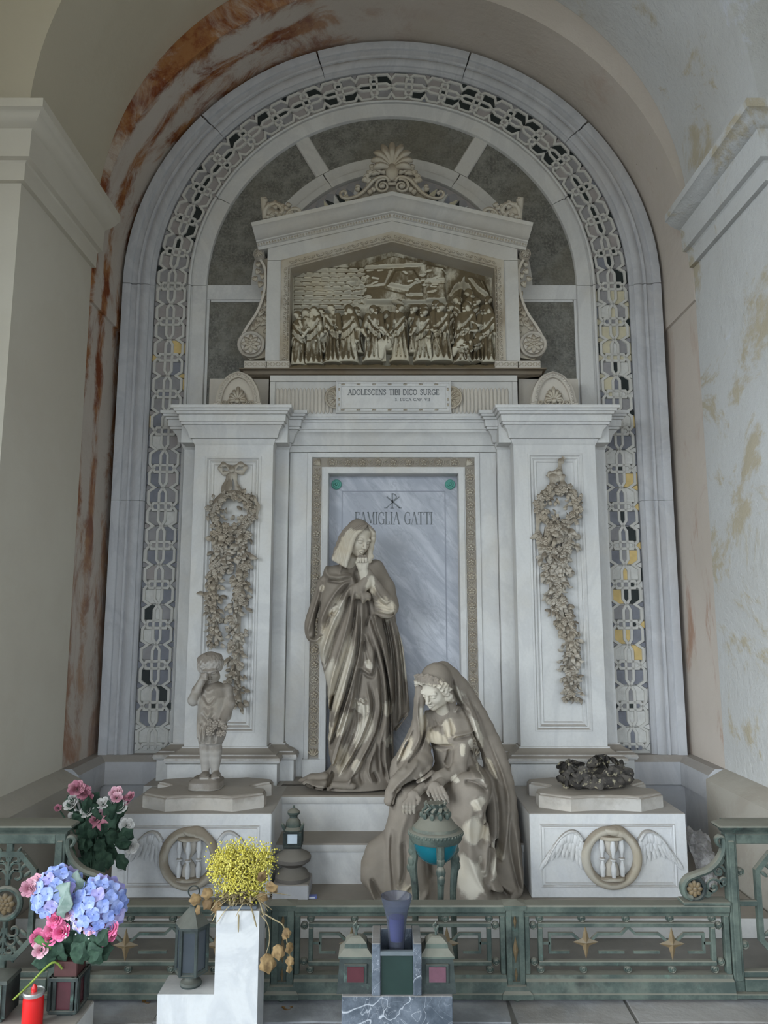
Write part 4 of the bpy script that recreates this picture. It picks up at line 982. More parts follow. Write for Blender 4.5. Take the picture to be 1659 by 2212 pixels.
# ======================= sculpting in a distance field =======================
class SDF:
    def __init__(s, x0, x1, y0, y1, z0, z1, h):
        s.h = h; s.o = np.array([x0, y0, z0], np.float32)
        s.x = np.arange(x0, x1+h, h, dtype=np.float32); s.y = np.arange(y0, y1+h, h, dtype=np.float32); s.z = np.arange(z0, z1+h, h, dtype=np.float32)
        s.f = np.full((len(s.x), len(s.y), len(s.z)), .25, np.float32); s.disp = np.zeros((len(s.x), len(s.z)), np.float32); s.wmap = np.zeros_like(s.disp)
    def reg(s, lo, hi):
        sl = []
        for ax_, l, u in ((s.x, lo[0], hi[0]), (s.y, lo[1], hi[1]), (s.z, lo[2], hi[2])):
            a = int(np.searchsorted(ax_, l)); b = int(np.searchsorted(ax_, u)); sl.append(slice(max(a-1, 0), min(b+1, len(ax_))))
        return tuple(sl)
    def grid(s, sl): return s.x[sl[0]][:, None, None], s.y[sl[1]][None, :, None], s.z[sl[2]][None, None, :]
    def put(s, sl, d, k, sub=False):
        f = s.f[sl]
        if sub:
            h = np.clip(.5-.5*(f+d)/k, 0, 1); s.f[sl] = f*(1-h)-d*h+k*h*(1-h)
        else:
            h = np.clip(.5+.5*(f-d)/k, 0, 1); s.f[sl] = f*(1-h)+d*h-k*h*(1-h)
    def cap(s, a, b, ra, rb=None, k=.02, sc=(1,1,1), sub=False):
        rb = ra if rb is None else rb; a = np.array(a, np.float32); b = np.array(b, np.float32); sc = np.array(sc, np.float32)
        m = max(ra, rb)*sc+k*1.5+.012; sl = s.reg(np.minimum(a, b)-m, np.maximum(a, b)+m)
        X, Y, Z = s.grid(sl)
        if X.size*Y.size*Z.size == 0: return s
        X = (X-a[0])/sc[0]; Y = (Y-a[1])/sc[1]; Z = (Z-a[2])/sc[2]; ba = (b-a)/sc; bb = float(ba@ba)+1e-12
        t = np.clip((X*ba[0]+Y*ba[1]+Z*ba[2])/bb, 0, 1)
        d = np.sqrt((X-t*ba[0])**2+(Y-t*ba[1])**2+(Z-t*ba[2])**2)-(ra+(rb-ra)*t)
        s.put(sl, (d*float(sc.min())).astype(np.float32), k, sub); return s
    def chain(s, pts, rad, k=.02, sc=(1,1,1), n=0, sub=False):
        if n:
            P = spline([Vector((*p, r)) if False else Vector(p) for p in pts], n)
            rr = np.interp(np.linspace(0, len(pts)-1, len(P)), range(len(pts)), rad if hasattr(rad, '__len__') else [rad]*len(pts)); pts = P; rad = list(rr)
        if not hasattr(rad, '__len__'): rad = [rad]*len(pts)
        for i in range(len(pts)-1): s.cap(pts[i], pts[i+1], rad[i], rad[i+1], k, sc, sub)
        return s
    def ell(s, c, r, rot=None, k=.02, sub=False):
        r = np.array(r if hasattr(r, '__len__') else (r,)*3, np.float32); c = np.array(c, np.float32)
        m = float(r.max())+k*1.5+.01; mm = r+k*1.5+.01 if rot is None else m
        sl = s.reg(c-mm, c+mm); X, Y, Z = s.grid(sl)
        if X.size*Y.size*Z.size == 0: return s
        X = X-c[0]; Y = Y-c[1]; Z = Z-c[2]
        if rot is not None:
            T = np.array((Euler(rot).to_matrix() if not isinstance(rot, Matrix) else rot).transposed(), np.float32)
            X, Y, Z = T[0,0]*X+T[0,1]*Y+T[0,2]*Z, T[1,0]*X+T[1,1]*Y+T[1,2]*Z, T[2,0]*X+T[2,1]*Y+T[2,2]*Z
        k0 = np.sqrt((X/r[0])**2+(Y/r[1])**2+(Z/r[2])**2)+1e-6; k1 = np.sqrt((X/r[0]**2)**2+(Y/r[1]**2)**2+(Z/r[2]**2)**2)+1e-6
        s.put(sl, (k0*(k0-1)/k1).astype(np.float32), k, sub); return s
    def loft(s, lev, k=.02, sub=False, p=2.0):
        """lev: (z, xl, xr, y front, y back) from top to bottom"""
        L = sorted(lev); zz = [l[0] for l in L]
        sl = s.reg((min(l[1] for l in L)-.04, min(l[3] for l in L)-.04, zz[0]-.03), (max(l[2] for l in L)+.04, max(l[4] for l in L)+.04, zz[-1]+.03))
        X, Y, Z = s.grid(sl); z1 = s.z[sl[2]]
        I = lambda i: np.interp(z1, zz, [l[i] for l in L]).astype(np.float32)[None, None, :]
        xl, xr, yf, yb = I(1), I(2), I(3), I(4)
        a = np.maximum((xr-xl)/2, .004); b = np.maximum((yb-yf)/2, .004)
        q = (np.abs((X-(xl+xr)/2)/a)**p+np.abs((Y-(yf+yb)/2)/b)**p)**(1/p)
        d = (q-1)*np.minimum(a, b)
        d = np.maximum(d, np.maximum(Z-zz[-1], zz[0]-Z))
        s.put(sl, d.astype(np.float32), k, sub); return s
    def stroke(s, pts, w, amp, n=6, fade=.18):
        """ridge (amp > 0) or groove along a line seen from the front, in XZ"""
        P = spline([Vector(p) for p in pts], n); P = np.array([(p.x, p.y) for p in P], np.float32)
        u = np.linspace(0, 1, len(P)); e = np.clip(np.minimum(u, 1-u)/max(fade, 1e-3), .0, 1)
        m = w*2.6
        a0, a1 = np.searchsorted(s.x, (P[:, 0].min()-m, P[:, 0].max()+m)); b0, b1 = np.searchsorted(s.z, (P[:, 1].min()-m, P[:, 1].max()+m))
        if a1 <= a0 or b1 <= b0: return s
        X = s.x[a0:a1][:, None]; Z = s.z[b0:b1][None, :]
        best = np.full((a1-a0, b1-b0), 9., np.float32); am = np.zeros_like(best)
        for i in range(len(P)-1):
            d = P[i+1]-P[i]; L = float(d@d)+1e-12
            t = np.clip(((X-P[i, 0])*d[0]+(Z-P[i, 1])*d[1])/L, 0, 1)
            q = (X-P[i, 0]-t*d[0])**2+(Z-P[i, 1]-t*d[1])**2
            mk = q < best; best = np.where(mk, q, best); am = np.where(mk, e[i]+(e[i+1]-e[i])*t, am)
        s.disp[a0:a1, b0:b1] += amp*am*np.exp(-best/(w*w)); return s
    def wear(s, pts, w, amp=1.0):
        """streak where the dust has been washed off"""
        keep = s.disp; s.disp = np.zeros_like(keep); s.stroke(pts, w, amp, 6, .4); s.wmap = np.maximum(s.wmap, s.disp); s.disp = keep; return s
    def wear_at(s, v):
        i = np.clip(((v[:, 0]-s.x[0])/s.h).round().astype(int), 0, len(s.x)-1); k = np.clip(((v[:, 2]-s.z[0])/s.h).round().astype(int), 0, len(s.z)-1); return s.wmap[i, k]
    def bake(s, ymid, fade=.05):
        """press the strokes into everything in front of ymid (number or [(z, y)])"""
        ym = np.interp(s.z, *zip(*sorted(ymid)))[None, None, :] if hasattr(ymid, '__len__') else ymid
        m = np.clip((ym-s.y[None, :, None])/fade, 0, 1); m = m*m*(3-2*m)
        s.f -= (s.disp[:, None, :]*m).astype(np.float32); s.disp[:] = 0; return s
    def cutbox(s, x0, x1, y0, y1, z0, z1):
        X, Y, Z = s.x[:, None, None], s.y[None, :, None], s.z[None, None, :]
        d = np.maximum(np.maximum(np.maximum(x0-X, X-x1), np.maximum(y0-Y, Y-y1)), np.maximum(z0-Z, Z-z1)); s.f = np.maximum(s.f, -d.astype(np.float32)); return s
    def cutz(s, z): s.f = np.maximum(s.f, z-s.z[None, None, :]); return s
    def surf(s):
        f = s.f.copy(); f[0] = f[-1] = .1; f[:, 0] = f[:, -1] = .1; f[:, :, 0] = np.maximum(f[:, :, 0], .002); f[:, :, -1] = .1
        n = f < 0; nx, ny, nz = f.shape
        cnt = np.zeros((nx-1, ny-1, nz-1), np.uint8)
        for i in (0, 1):
            for j in (0, 1):
                for k in (0, 1): cnt += n[i:nx-1+i, j:ny-1+j, k:nz-1+k]
        act = (cnt > 0) & (cnt < 8); ii = np.argwhere(act); idx = np.full(act.shape, -1, np.int32); idx[act] = np.arange(len(ii))
        pos = np.zeros((len(ii), 3), np.float32); num = np.zeros(len(ii), np.float32)
        cr = [(i, j, k) for i in (0, 1) for j in (0, 1) for k in (0, 1)]
        val = {c: f[ii[:, 0]+c[0], ii[:, 1]+c[1], ii[:, 2]+c[2]] for c in cr}
        for a in cr:
            for d in range(3):
                if a[d]: continue
                b = list(a); b[d] = 1; b = tuple(b); va, vb = val[a], val[b]; m = (va < 0) != (vb < 0)
                t = np.where(m, va/np.where(m, va-vb, 1), 0)
                for q in range(3): pos[:, q] += np.where(m, a[q]+(t if q == d else 0), 0)
                num += m
        v = (ii+pos/num[:, None])*s.h+s.o; F = []
        for d, (e, g) in ((0, (1, 2)), (1, (2, 0)), (2, (0, 1))):
            lo = [slice(None)]*3; hi = [slice(None)]*3; lo[d] = slice(0, -1); hi[d] = slice(1, None)
            c = n[tuple(lo)] != n[tuple(hi)]
            for q in (e, g):
                w_ = [slice(None)]*3; w_[q] = 0; c[tuple(w_)] = False; w_[q] = -1; c[tuple(w_)] = False
            p = np.argwhere(c); de = np.zeros(3, int); de[e] = 1; dg = np.zeros(3, int); dg[g] = 1
            qd = np.stack([idx[tuple((p-de*x-dg*y).T)] for x, y in ((1, 1), (0, 1), (0, 0), (1, 0))], 1)
            fl = n[tuple(p.T)]; qd[~fl] = qd[~fl][:, ::-1]; F.append(qd)
        return v, np.concatenate(F)
def np_mesh(name, chunks, wear=None):
    """join (verts, quads) arrays into one smooth mesh; wear: washed-off amount for each chunk"""
    V = []; Q = []; n = 0
    for v, q in chunks: V.append(v); Q.append(q+n); n += len(v)
    v = np.concatenate(V).astype(np.float32); q = np.concatenate(Q).astype(np.int32)
    me = bpy.data.meshes.new(name); me.vertices.add(len(v)); me.vertices.foreach_set('co', v.ravel())
    me.loops.add(len(q)*4); me.loops.foreach_set('vertex_index', q.ravel()); me.polygons.add(len(q))
    me.polygons.foreach_set('loop_start', np.arange(0, len(q)*4, 4, dtype=np.int32)); me.polygons.foreach_set('use_smooth', np.ones(len(q), bool))
    me.update(calc_edges=True)
    if wear is not None:
        a = me.attributes.new('wear', 'FLOAT', 'POINT'); a.data.foreach_set('value', np.concatenate([np.broadcast_to(np.asarray(w, np.float32), (len(c[0]),)) for w, c in zip(wear, chunks)]))
    return me
def xform(vq, Mx):
    v, q = vq; A = np.array(Mx.to_3x3(), np.float32); t = np.array(Mx.translation, np.float32); return v@A.T+t, q
def head(hair, h=.0032, lid=.0):
    """a head about 0.235 m tall at the origin, looking towards -y"""
    S = SDF(-.17, .17, -.18, .17, -.25, .17, h)
    S.ell((0, .018, .034), (.074, .094, .086)).ell((0, -.022, -.03), (.060, .070, .084), k=.03)
    S.ell((0, -.056, -.094), (.026, .026, .022), k=.03)
    for d in (-1, 1):
        S.ell((d*.036, -.052, -.032), (.026, .027, .030), k=.02); S.ell((d*.046, -.01, -.07), (.022, .04, .03), k=.03)
    S.cap((-.040, -.080, .020), (.040, -.080, .020), .011, k=.018)
    for d in (-1, 1):
        S.ell((d*.030, -.099, -.001), (.020, .015, .0115), k=.012, sub=True)
        S.ell((d*.030, -.0775, -.002), (.0135, .0115, .0105), k=.005)
        S.chain([(d*.015, -.0875, -.002-lid*.5), (d*.030, -.0905, .004-lid), (d*.046, -.081, -.002-lid*.4)], .0026, .004)
        if lid: S.ell((d*.030, -.0790, .002-lid*.3), (.0145, .0118, .0090), k=.005)
        else: S.chain([(d*.016, -.086, -.006), (d*.030, -.087, -.010), (d*.045, -.080, -.006)], .0020, .004)
        S.chain([(d*.012, -.0945, .016), (d*.030, -.0925, .021), (d*.050, -.078, .014)], .0040, .010)
    S.chain([(0, -.090, .020), (0, -.101, -.008), (0, -.113, -.030)], [.0075, .008, .0105], .010)
    for d in (-1, 1): S.ell((d*.0105, -.100, -.034), (.0075, .010, .0065), k=.005); S.ell((d*.006, -.106, -.043), (.0035, .004, .003), k=.002, sub=True)
    S.cap((0, -.098, -.048), (0, -.096, -.056), .004, k=.006)
    S.chain([(-.023, -.083, -.064), (-.009, -.096, -.0575), (0, -.0965, -.0600), (.009, -.096, -.0575), (.023, -.083, -.064)], [.003, .0052, .0046, .0052, .003], .004)
    S.chain([(-.019, -.085, -.068), (0, -.0945, -.0735), (.019, -.085, -.068)], [.003, .0070, .003], .005)
    S.chain([(-.024, -.088, -.0645), (0, -.103, -.0645), (.024, -.088, -.0645)], .0022, .002, sub=True)
    S.ell((0, -.092, -.083), (.014, .006, .005), k=.006, sub=True)
    S.cap((0, .015, -.10), (0, .035, -.24), .045, .056, k=.03)
    hair(S)
    return S.surf()
def lock(S, pts, r, k=.006, wav=.006, n=5, seed=0):
    P = spline([Vector(p) for p in pts], n); m = len(P); rr = []
    for i, p in enumerate(P):
        a = i*1.25+seed; p.x += wav*math.sin(a); p.y += wav*math.cos(a*.9); rr.append(r*(.55+.6*math.sin(PI*min(1, .15+.85*(1-i/(m-1))))))
    S.chain([tuple(p) for p in P], rr, k)
def hair_long(S):
    S.ell((0, .020, .048), (.082, .100, .086), k=.008); S.ell((0, .055, -.02), (.078, .055, .10), k=.03)
    rr = random.Random(8)
    for d in (-1, 1):
        n = 7 if d < 0 else 5
        for i in range(n):
            y = -.070+.020*i; out = .006*i+(.016 if d < 0 else 0)
            lock(S, [(d*.010, y+.012, .118), (d*.052, y-.006, .086), (d*.078, y+.008, .040), (d*(.083+out*.3), y+.008, -.015), (d*(.084+out*.5), y-.002, -.070), (d*(.088+out*.7), y-.014, -.125), (d*(.090+out*.8), y-.026, -.180 if d < 0 else -.085)], .0155, .005, .0018, 6, rr.random()*6)
    S.chain([(0, -.06, .122), (0, -.02, .136), (0, .02, .138)], .0025, .006, sub=True)
def hair_curls(S):
    S.ell((0, .030, .046), (.082, .098, .084), k=.008)
    rr = random.Random(5)
    for d in (-1, 1):
        for i in range(7):
            a = R(8+i*15); x = d*.088*math.sin(a); z = .098*math.cos(a)+.012; y = -.070+.055*(1-math.cos(a))
            for q in range(3):
                c = (x*(1+.04*q)+rr.uniform(-.006, .006), y+.012*q-.012, z-.010+.012*q+rr.uniform(-.006, .006))
                S.chain([(c[0]+.013*math.cos(b+rr.random())*(1-b/14), c[1]-.004-.001*b, c[2]+.013*math.sin(b)*(1-b/14)) for b in (0, 1.2, 2.4, 3.6, 4.8, 6)], .0072, .004)
        lock(S, [(d*.080, -.03, .02), (d*.086, -.012, -.03), (d*.080, .01, -.075), (d*.07, .04, -.11)], .018, .006, .005)
def hair_child(S):
    S.ell((0, .022, .045), (.086, .100, .090), k=.008)
    rr = random.Random(6)
    for i in range(15):
        a = R(-100+200*i/14); p = (.078*math.sin(a), -.080*math.cos(a)+.018, .050)
        lock(S, [(p[0]*.5, p[1]*.5, .125), (p[0]*.92, p[1]*.95, .095), (p[0]*1.05, p[1]*1.06, .055), (p[0]*1.04, p[1]*1.04, .028-.03*(abs(i-7) > 3))], .014, .005, .004, 4, rr.random()*6)
# ======================= statue of the standing woman =======================
def standing():
    A = lambda cx, cy, Y=-.42: axz(620+cx*.3346, 960+cy*.3346, Y)
    P = lambda cx, cy, Y: (A(cx, cy, Y)[0], Y, A(cx, cy, Y)[1])
    S = SDF(A(60, 0)[0], A(840, 0)[0], -.66, -.03, .520, A(0, 700)[1], .005)
    def L(cy, xl, xr, yf, yb): return (A(0, cy)[1], A(xl, cy)[0], A(xr, cy)[0], yf, yb)
    # robe, mantle behind, mantle over the arm
    S.loft([L(745, 400, 470, -.30, -.22), L(775, 300, 560, -.36, -.16), L(830, 262, 610, -.43, -.13), L(900, 250, 620, -.46, -.12), L(1000, 255, 600, -.47, -.11), L(1150, 290, 620, -.47, -.11), L(1300, 300, 650, -.475, -.10), L(1500, 300, 670, -.49, -.10),
            L(1700, 290, 690, -.50, -.10), L(1900, 285, 690, -.51, -.10), L(2050, 300, 690, -.53, -.10), L(2130, 250, 700, -.56, -.08), L(2180, 160, 715, -.60, -.06), L(2200, 100, 730, -.61, -.06)], k=.01, p=2.3)
    S.loft([L(1000, 600, 690, -.36, -.08), L(1150, 600, 708, -.34, -.07), L(1300, 600, 752, -.34, -.06), L(1500, 610, 778, -.34, -.06), L(1650, 620, 792, -.34, -.06), L(1745, 630, 800, -.33, -.06), L(1800, 640, 745, -.32, -.06), L(1870, 650, 700, -.3, -.06)], k=.012, p=2.4)
    S.ell(P(330, 850, -.32), (.105, .165, .075), k=.02)
    S.loft([L(835, 262, 440, -.47, -.14), L(870, 240, 475, -.51, -.13), L(950, 215, 495, -.535, -.13), L(1060, 190, 500, -.54, -.13), L(1180, 175, 495, -.54, -.13), L(1290, 195, 488, -.54, -.12), L(1400, 215, 468, -.545, -.11), L(1560, 258, 445, -.55, -.1), L(1700, 264, 415, -.55, -.1), L(1850, 258, 365, -.55, -.1), L(1990, 270, 325, -.54, -.1), L(2060, 290, 315, -.52, -.1)], k=.014, p=2.6)
    # loose loop of the mantle on the left
    S.chain([P(235, 880, -.38), P(195, 1020, -.38), P(160, 1150, -.40), P(165, 1235, -.42), P(215, 1255, -.44)], [.03, .036, .042, .036, .03], .02, (1, 1.5, 1), 3)
    # arms: sleeve at the right, both forearms raised
    S.chain([P(570, 800, -.32), P(625, 930, -.38), P(640, 1040, -.44)], [.062, .072, .085], .025, (1, 1.1, 1))
    S.chain([P(640, 1050, -.46), P(575, 930, -.53), P(520, 830, -.565)], [.075, .044, .030], .012)
    S.chain([P(430, 960, -.54), P(510, 900, -.57), P(515, 850, -.575)], [.05, .034, .028], .015)
    S.ell(P(515, 985, -.56), (.03, .03, .032), k=.012)
    # foot and hem on the step
    S.ell(P(745, 2185, -.56), (.045, .075, .028), k=.01)
    for q in range(4): S.ell(P(712+20*q, 2205, -.615+.006*q), (.010, .018, .012), k=.004)
    S.chain([P(90, 2170, -.45), P(160, 2155, -.50), P(240, 2150, -.52)], [.016, .03, .04], .02, (1, 1.3, .8)); S.chain([P(120, 2185, -.55), P(240, 2195, -.60), P(420, 2205, -.62)], [.02, .028, .03], .02, (1, 1, .7))
    st = lambda w, a, *p: S.stroke([A(*q) for q in p], w, a)
    g, r = -.033, .027
    # mantle: fan of folds from the shoulder
    st(.016, r, (470, 880), (492, 1000), (486, 1200), (462, 1400), (432, 1600), (392, 1760), (330, 1950), (305, 2050))
    st(.014, g, (500, 1000), (505, 1200), (482, 1420), (452, 1620), (410, 1790), (350, 1960))
    st(.013, r, (410, 870), (330, 950), (262, 1060), (215, 1180)); st(.012, g, (430, 890), (355, 980), (290, 1090), (232, 1240))
    st(.012, r, (425, 890), (375, 1000), (320, 1120), (262, 1270), (228, 1400)); st(.012, g, (430, 930), (395, 1040), (345, 1170), (290, 1320), (245, 1460))
    st(.013, r, (440, 900), (415, 1080), (370, 1260), (312, 1460), (270, 1640)); st(.011, g, (450, 960), (432, 1150), (392, 1330), (335, 1520), (285, 1700))
    st(.012, r, (458, 1000), (452, 1200), (420, 1380), (365, 1580), (300, 1790)); st(.011, g, (468, 1100), (462, 1290), (432, 1450), (380, 1640), (318, 1840), (285, 1950))
    st(.010, r, (450, 1350), (425, 1520), (375, 1700), (320, 1870)); st(.010, g, (300, 1600), (278, 1750), (268, 1880))
    st(.012, g, (340, 1060), (312, 1100), (290, 1085)); st(.010, r, (330, 1035), (300, 1065), (285, 1110))
    st(.016, r, (250, 760), (262, 840), (330, 862), (420, 850)); st(.012, g, (262, 880), (350, 890), (420, 868))
    st(.012, r, (232, 880), (200, 1000), (165, 1130), (138, 1230)); st(.012, g, (215, 1010), (190, 1130), (185, 1230), (160, 1250))
    st(.010, r, (140, 1245), (190, 1265), (232, 1230))
    # bodice
    st(.010, g, (470, 770), (440, 830), (460, 900)); st(.007, .010, (330, 745), (352, 790), (345, 830), (352, 842))
    # skirt
    st(.016, g, (520, 1050), (585, 1250), (640, 1450), (672, 1700), (686, 2000)); st(.014, r, (545, 1060), (615, 1260), (662, 1480), (690, 1700))
    st(.014, g, (505, 1100), (545, 1280), (600, 1480), (612, 1640), (585, 1820), (500, 2030), (430, 2140)); st(.016, r, (560, 1150), (620, 1400), (640, 1620), (620, 1830), (545, 2030))
    st(.014, g, (640, 1640), (602, 1800), (588, 1960), (602, 2110)); st(.014, r, (662, 1700), (636, 1900), (640, 2080)); st(.016, r, (480, 1600), (500, 1750), (440, 1900), (360, 2080)); st(.014, g, (440, 1640), (445, 1800), (390, 1960), (320, 2120))
    st(.012, r, (560, 1850), (480, 2020), (400, 2150)); st(.012, g, (520, 2020), (480, 2110), (500, 2160)); st(.012, r, (640, 2040), (660, 2140), (690, 2180)); st(.010, g, (560, 2090), (590, 2160)); st(.012, g, (300, 2100), (280, 2160), (240, 2190))
    st(.010, r, (160, 2150), (240, 2160), (300, 2190)); st(.010, g, (130, 2165), (200, 2185))
    st(.009, g, (575, 1200), (628, 1420), (655, 1640), (662, 1900), (670, 2100)); st(.008, r, (600, 1230), (648, 1450), (672, 1680), (676, 1980))
    st(.009, g, (530, 1520), (560, 1680), (520, 1840), (430, 2010), (360, 2120)); st(.008, r, (508, 1520), (535, 1690), (490, 1850), (400, 2020), (330, 2130)); st(.009, g, (480, 1700), (470, 1830), (400, 1990)); st(.009, r, (585, 1560), (600, 1700), (570, 1850), (500, 1990)); st(.008, g, (620, 1900), (612, 2020), (640, 2130)); st(.009, r, (560, 1960), (530, 2080), (560, 2150)); st(.008, r, (455, 1560), (450, 1640), (470, 1680)); st(.008, g, (470, 1640), (500, 1660), (515, 1640))
    st(.008, g, (520, 1000), (530, 1100), (500, 1180)); st(.009, r, (560, 1090), (580, 1180), (600, 1250)); st(.008, g, (620, 1120), (650, 1260), (668, 1420))
    # hanging flap
    st(.010, r, (492, 1195), (520, 1260), (556, 1330), (552, 1400), (545, 1475)); st(.010, r, (545, 1480), (500, 1450), (460, 1430)); st(.016, .014, (500, 1330), (525, 1400)); st(.010, g, (470, 1450), (550, 1500), (572, 1400), (565, 1300)); st(.012, g, (490, 1270), (510, 1330), (530, 1420))
    # right mantle
    st(.010, .012, (712, 1180), (748, 1320), (770, 1520), (790, 1715)); st(.012, g, (690, 1120), (725, 1300), (748, 1520), (762, 1740)); st(.012, g, (650, 1130), (688, 1330), (705, 1560), (702, 1850)); st(.012, r, (672, 1130), (710, 1330), (728, 1560), (735, 1780)); st(.009, r, (800, 1740), (745, 1810), (692, 1870))
    # sleeve
    for q in range(5): st(.009, -.016, (548+6*q, 930+38*q), (590+14*q, 1000+26*q), (640+10*q, 1040+14*q), (688, 1010+18*q))
    for q in range(5): st(.008, .012, (556+6*q, 910+38*q), (600+14*q, 980+26*q), (648+9*q, 1020+14*q), (692, 990+18*q))
    W_ = lambda w, *p: S.wear([A(*q) for q in p], w*1.45, 1.15)
    W_(.022, (360, 960), (330, 1080), (270, 1230)); W_(.03, (300, 1120), (250, 1280), (240, 1420)); W_(.03, (430, 1180), (395, 1380), (340, 1600), (290, 1760)); W_(.03, (330, 1350), (280, 1520), (275, 1700)); W_(.025, (400, 1700), (320, 1880)); W_(.02, (280, 1800), (290, 1900))
    W_(.035, (460, 1620), (480, 1700), (470, 1730)); W_(.035, (540, 1700), (490, 1850), (430, 1960)); W_(.03, (400, 1900), (360, 2040), (310, 2130)); W_(.02, (640, 1640), (650, 1720), (660, 1760)); W_(.015, (650, 1880), (660, 1960)); W_(.02, (470, 2000), (430, 2100)); W_(.016, (500, 1380), (530, 1420), (535, 1455))
    W_(.016, (722, 1140), (745, 1260), (768, 1450), (776, 1560)); W_(.016, (560, 840), (545, 920), (575, 960)); W_(.03, (600, 990), (650, 1040), (690, 1010)); W_(.015, (235, 900), (222, 960))
    S.bake([(.5, -.30), (1.2, -.22), (2.4, -.2)], .08)
    S.cutz(.5275); S.cutbox(-3, XI0+.001, YM-.012, 1, 0, 4)
    ch = [S.surf()]
    # clasped hands, finer grid
    c = P(488, 775, -.60); H = SDF(c[0]-.09, c[0]+.09, -.70, -.52, c[2]-.11, c[2]+.09, .003)
    Q = lambda cx, cy, Y: P(cx, cy, Y)
    H.cap(Q(515, 870, -.575), Q(497, 800, -.59), .024, .023, .01); H.cap(Q(500, 880, -.56), Q(478, 800, -.585), .024, .022, .01)
    K = Q(486, 772, -.600); KV = lambda x, y, z: (K[0]+x, K[1]+y, K[2]+z)
    H.ell(KV(-.012, 0, -.002), (.024, .022, .040), k=.008); H.ell(KV(.014, .002, -.002), (.024, .022, .040), k=.006)
    for q in range(4):      # interlaced fingers folded over the back of the other hand
        x = -.026+.0172*q
        H.chain([KV(x+.004, .012, .034), KV(x+.002, -.012, .046), KV(x, -.027, .036), KV(x-.001, -.029, .012)], [.0085, .0088, .0085, .0072], .0025)
        if q < 3: H.chain([KV(x+.0086, .016, .030), KV(x+.0086, .002, .052), KV(x+.0086, -.014, .050)], [.008, .0082, .007], .0025)
    H.chain([KV(-.030, .004, -.010), KV(-.036, -.012, .010), KV(-.030, -.020, .026)], [.010, .0092, .0075], .004)
    H.chain([KV(.030, .004, -.012), KV(.034, -.012, .008), KV(.030, -.020, .022)], [.010, .009, .0072], .004)
    ch.append(H.surf())
    hd = head(hair_long, lid=.005); m = A(458, 606, -.46)
    Mx = Matrix.Translation((m[0], -.43, m[1])) @ Matrix.Rotation(R(36), 4, 'Z') @ Matrix.Rotation(R(24), 4, 'X') @ Matrix.Rotation(R(4), 4, 'Y') @ Matrix.Scale(.96, 4)
    ch.append(xform(hd, Mx))
    zf = ch[2][0]; wh = np.clip((.10-hd[0][:, 2])/.06, 0, 1)*np.clip((.05-hd[0][:, 1])/.06, 0, 1)*.9
    o = link('standing_statue', np_mesh('standing_statue', ch, [S.wear_at(ch[0][0]), .35, wh]), M['statue'])
    return tag(o, 'marble statue of a standing woman in a long mantle, hands clasped at her chin', 'statue')
standing()
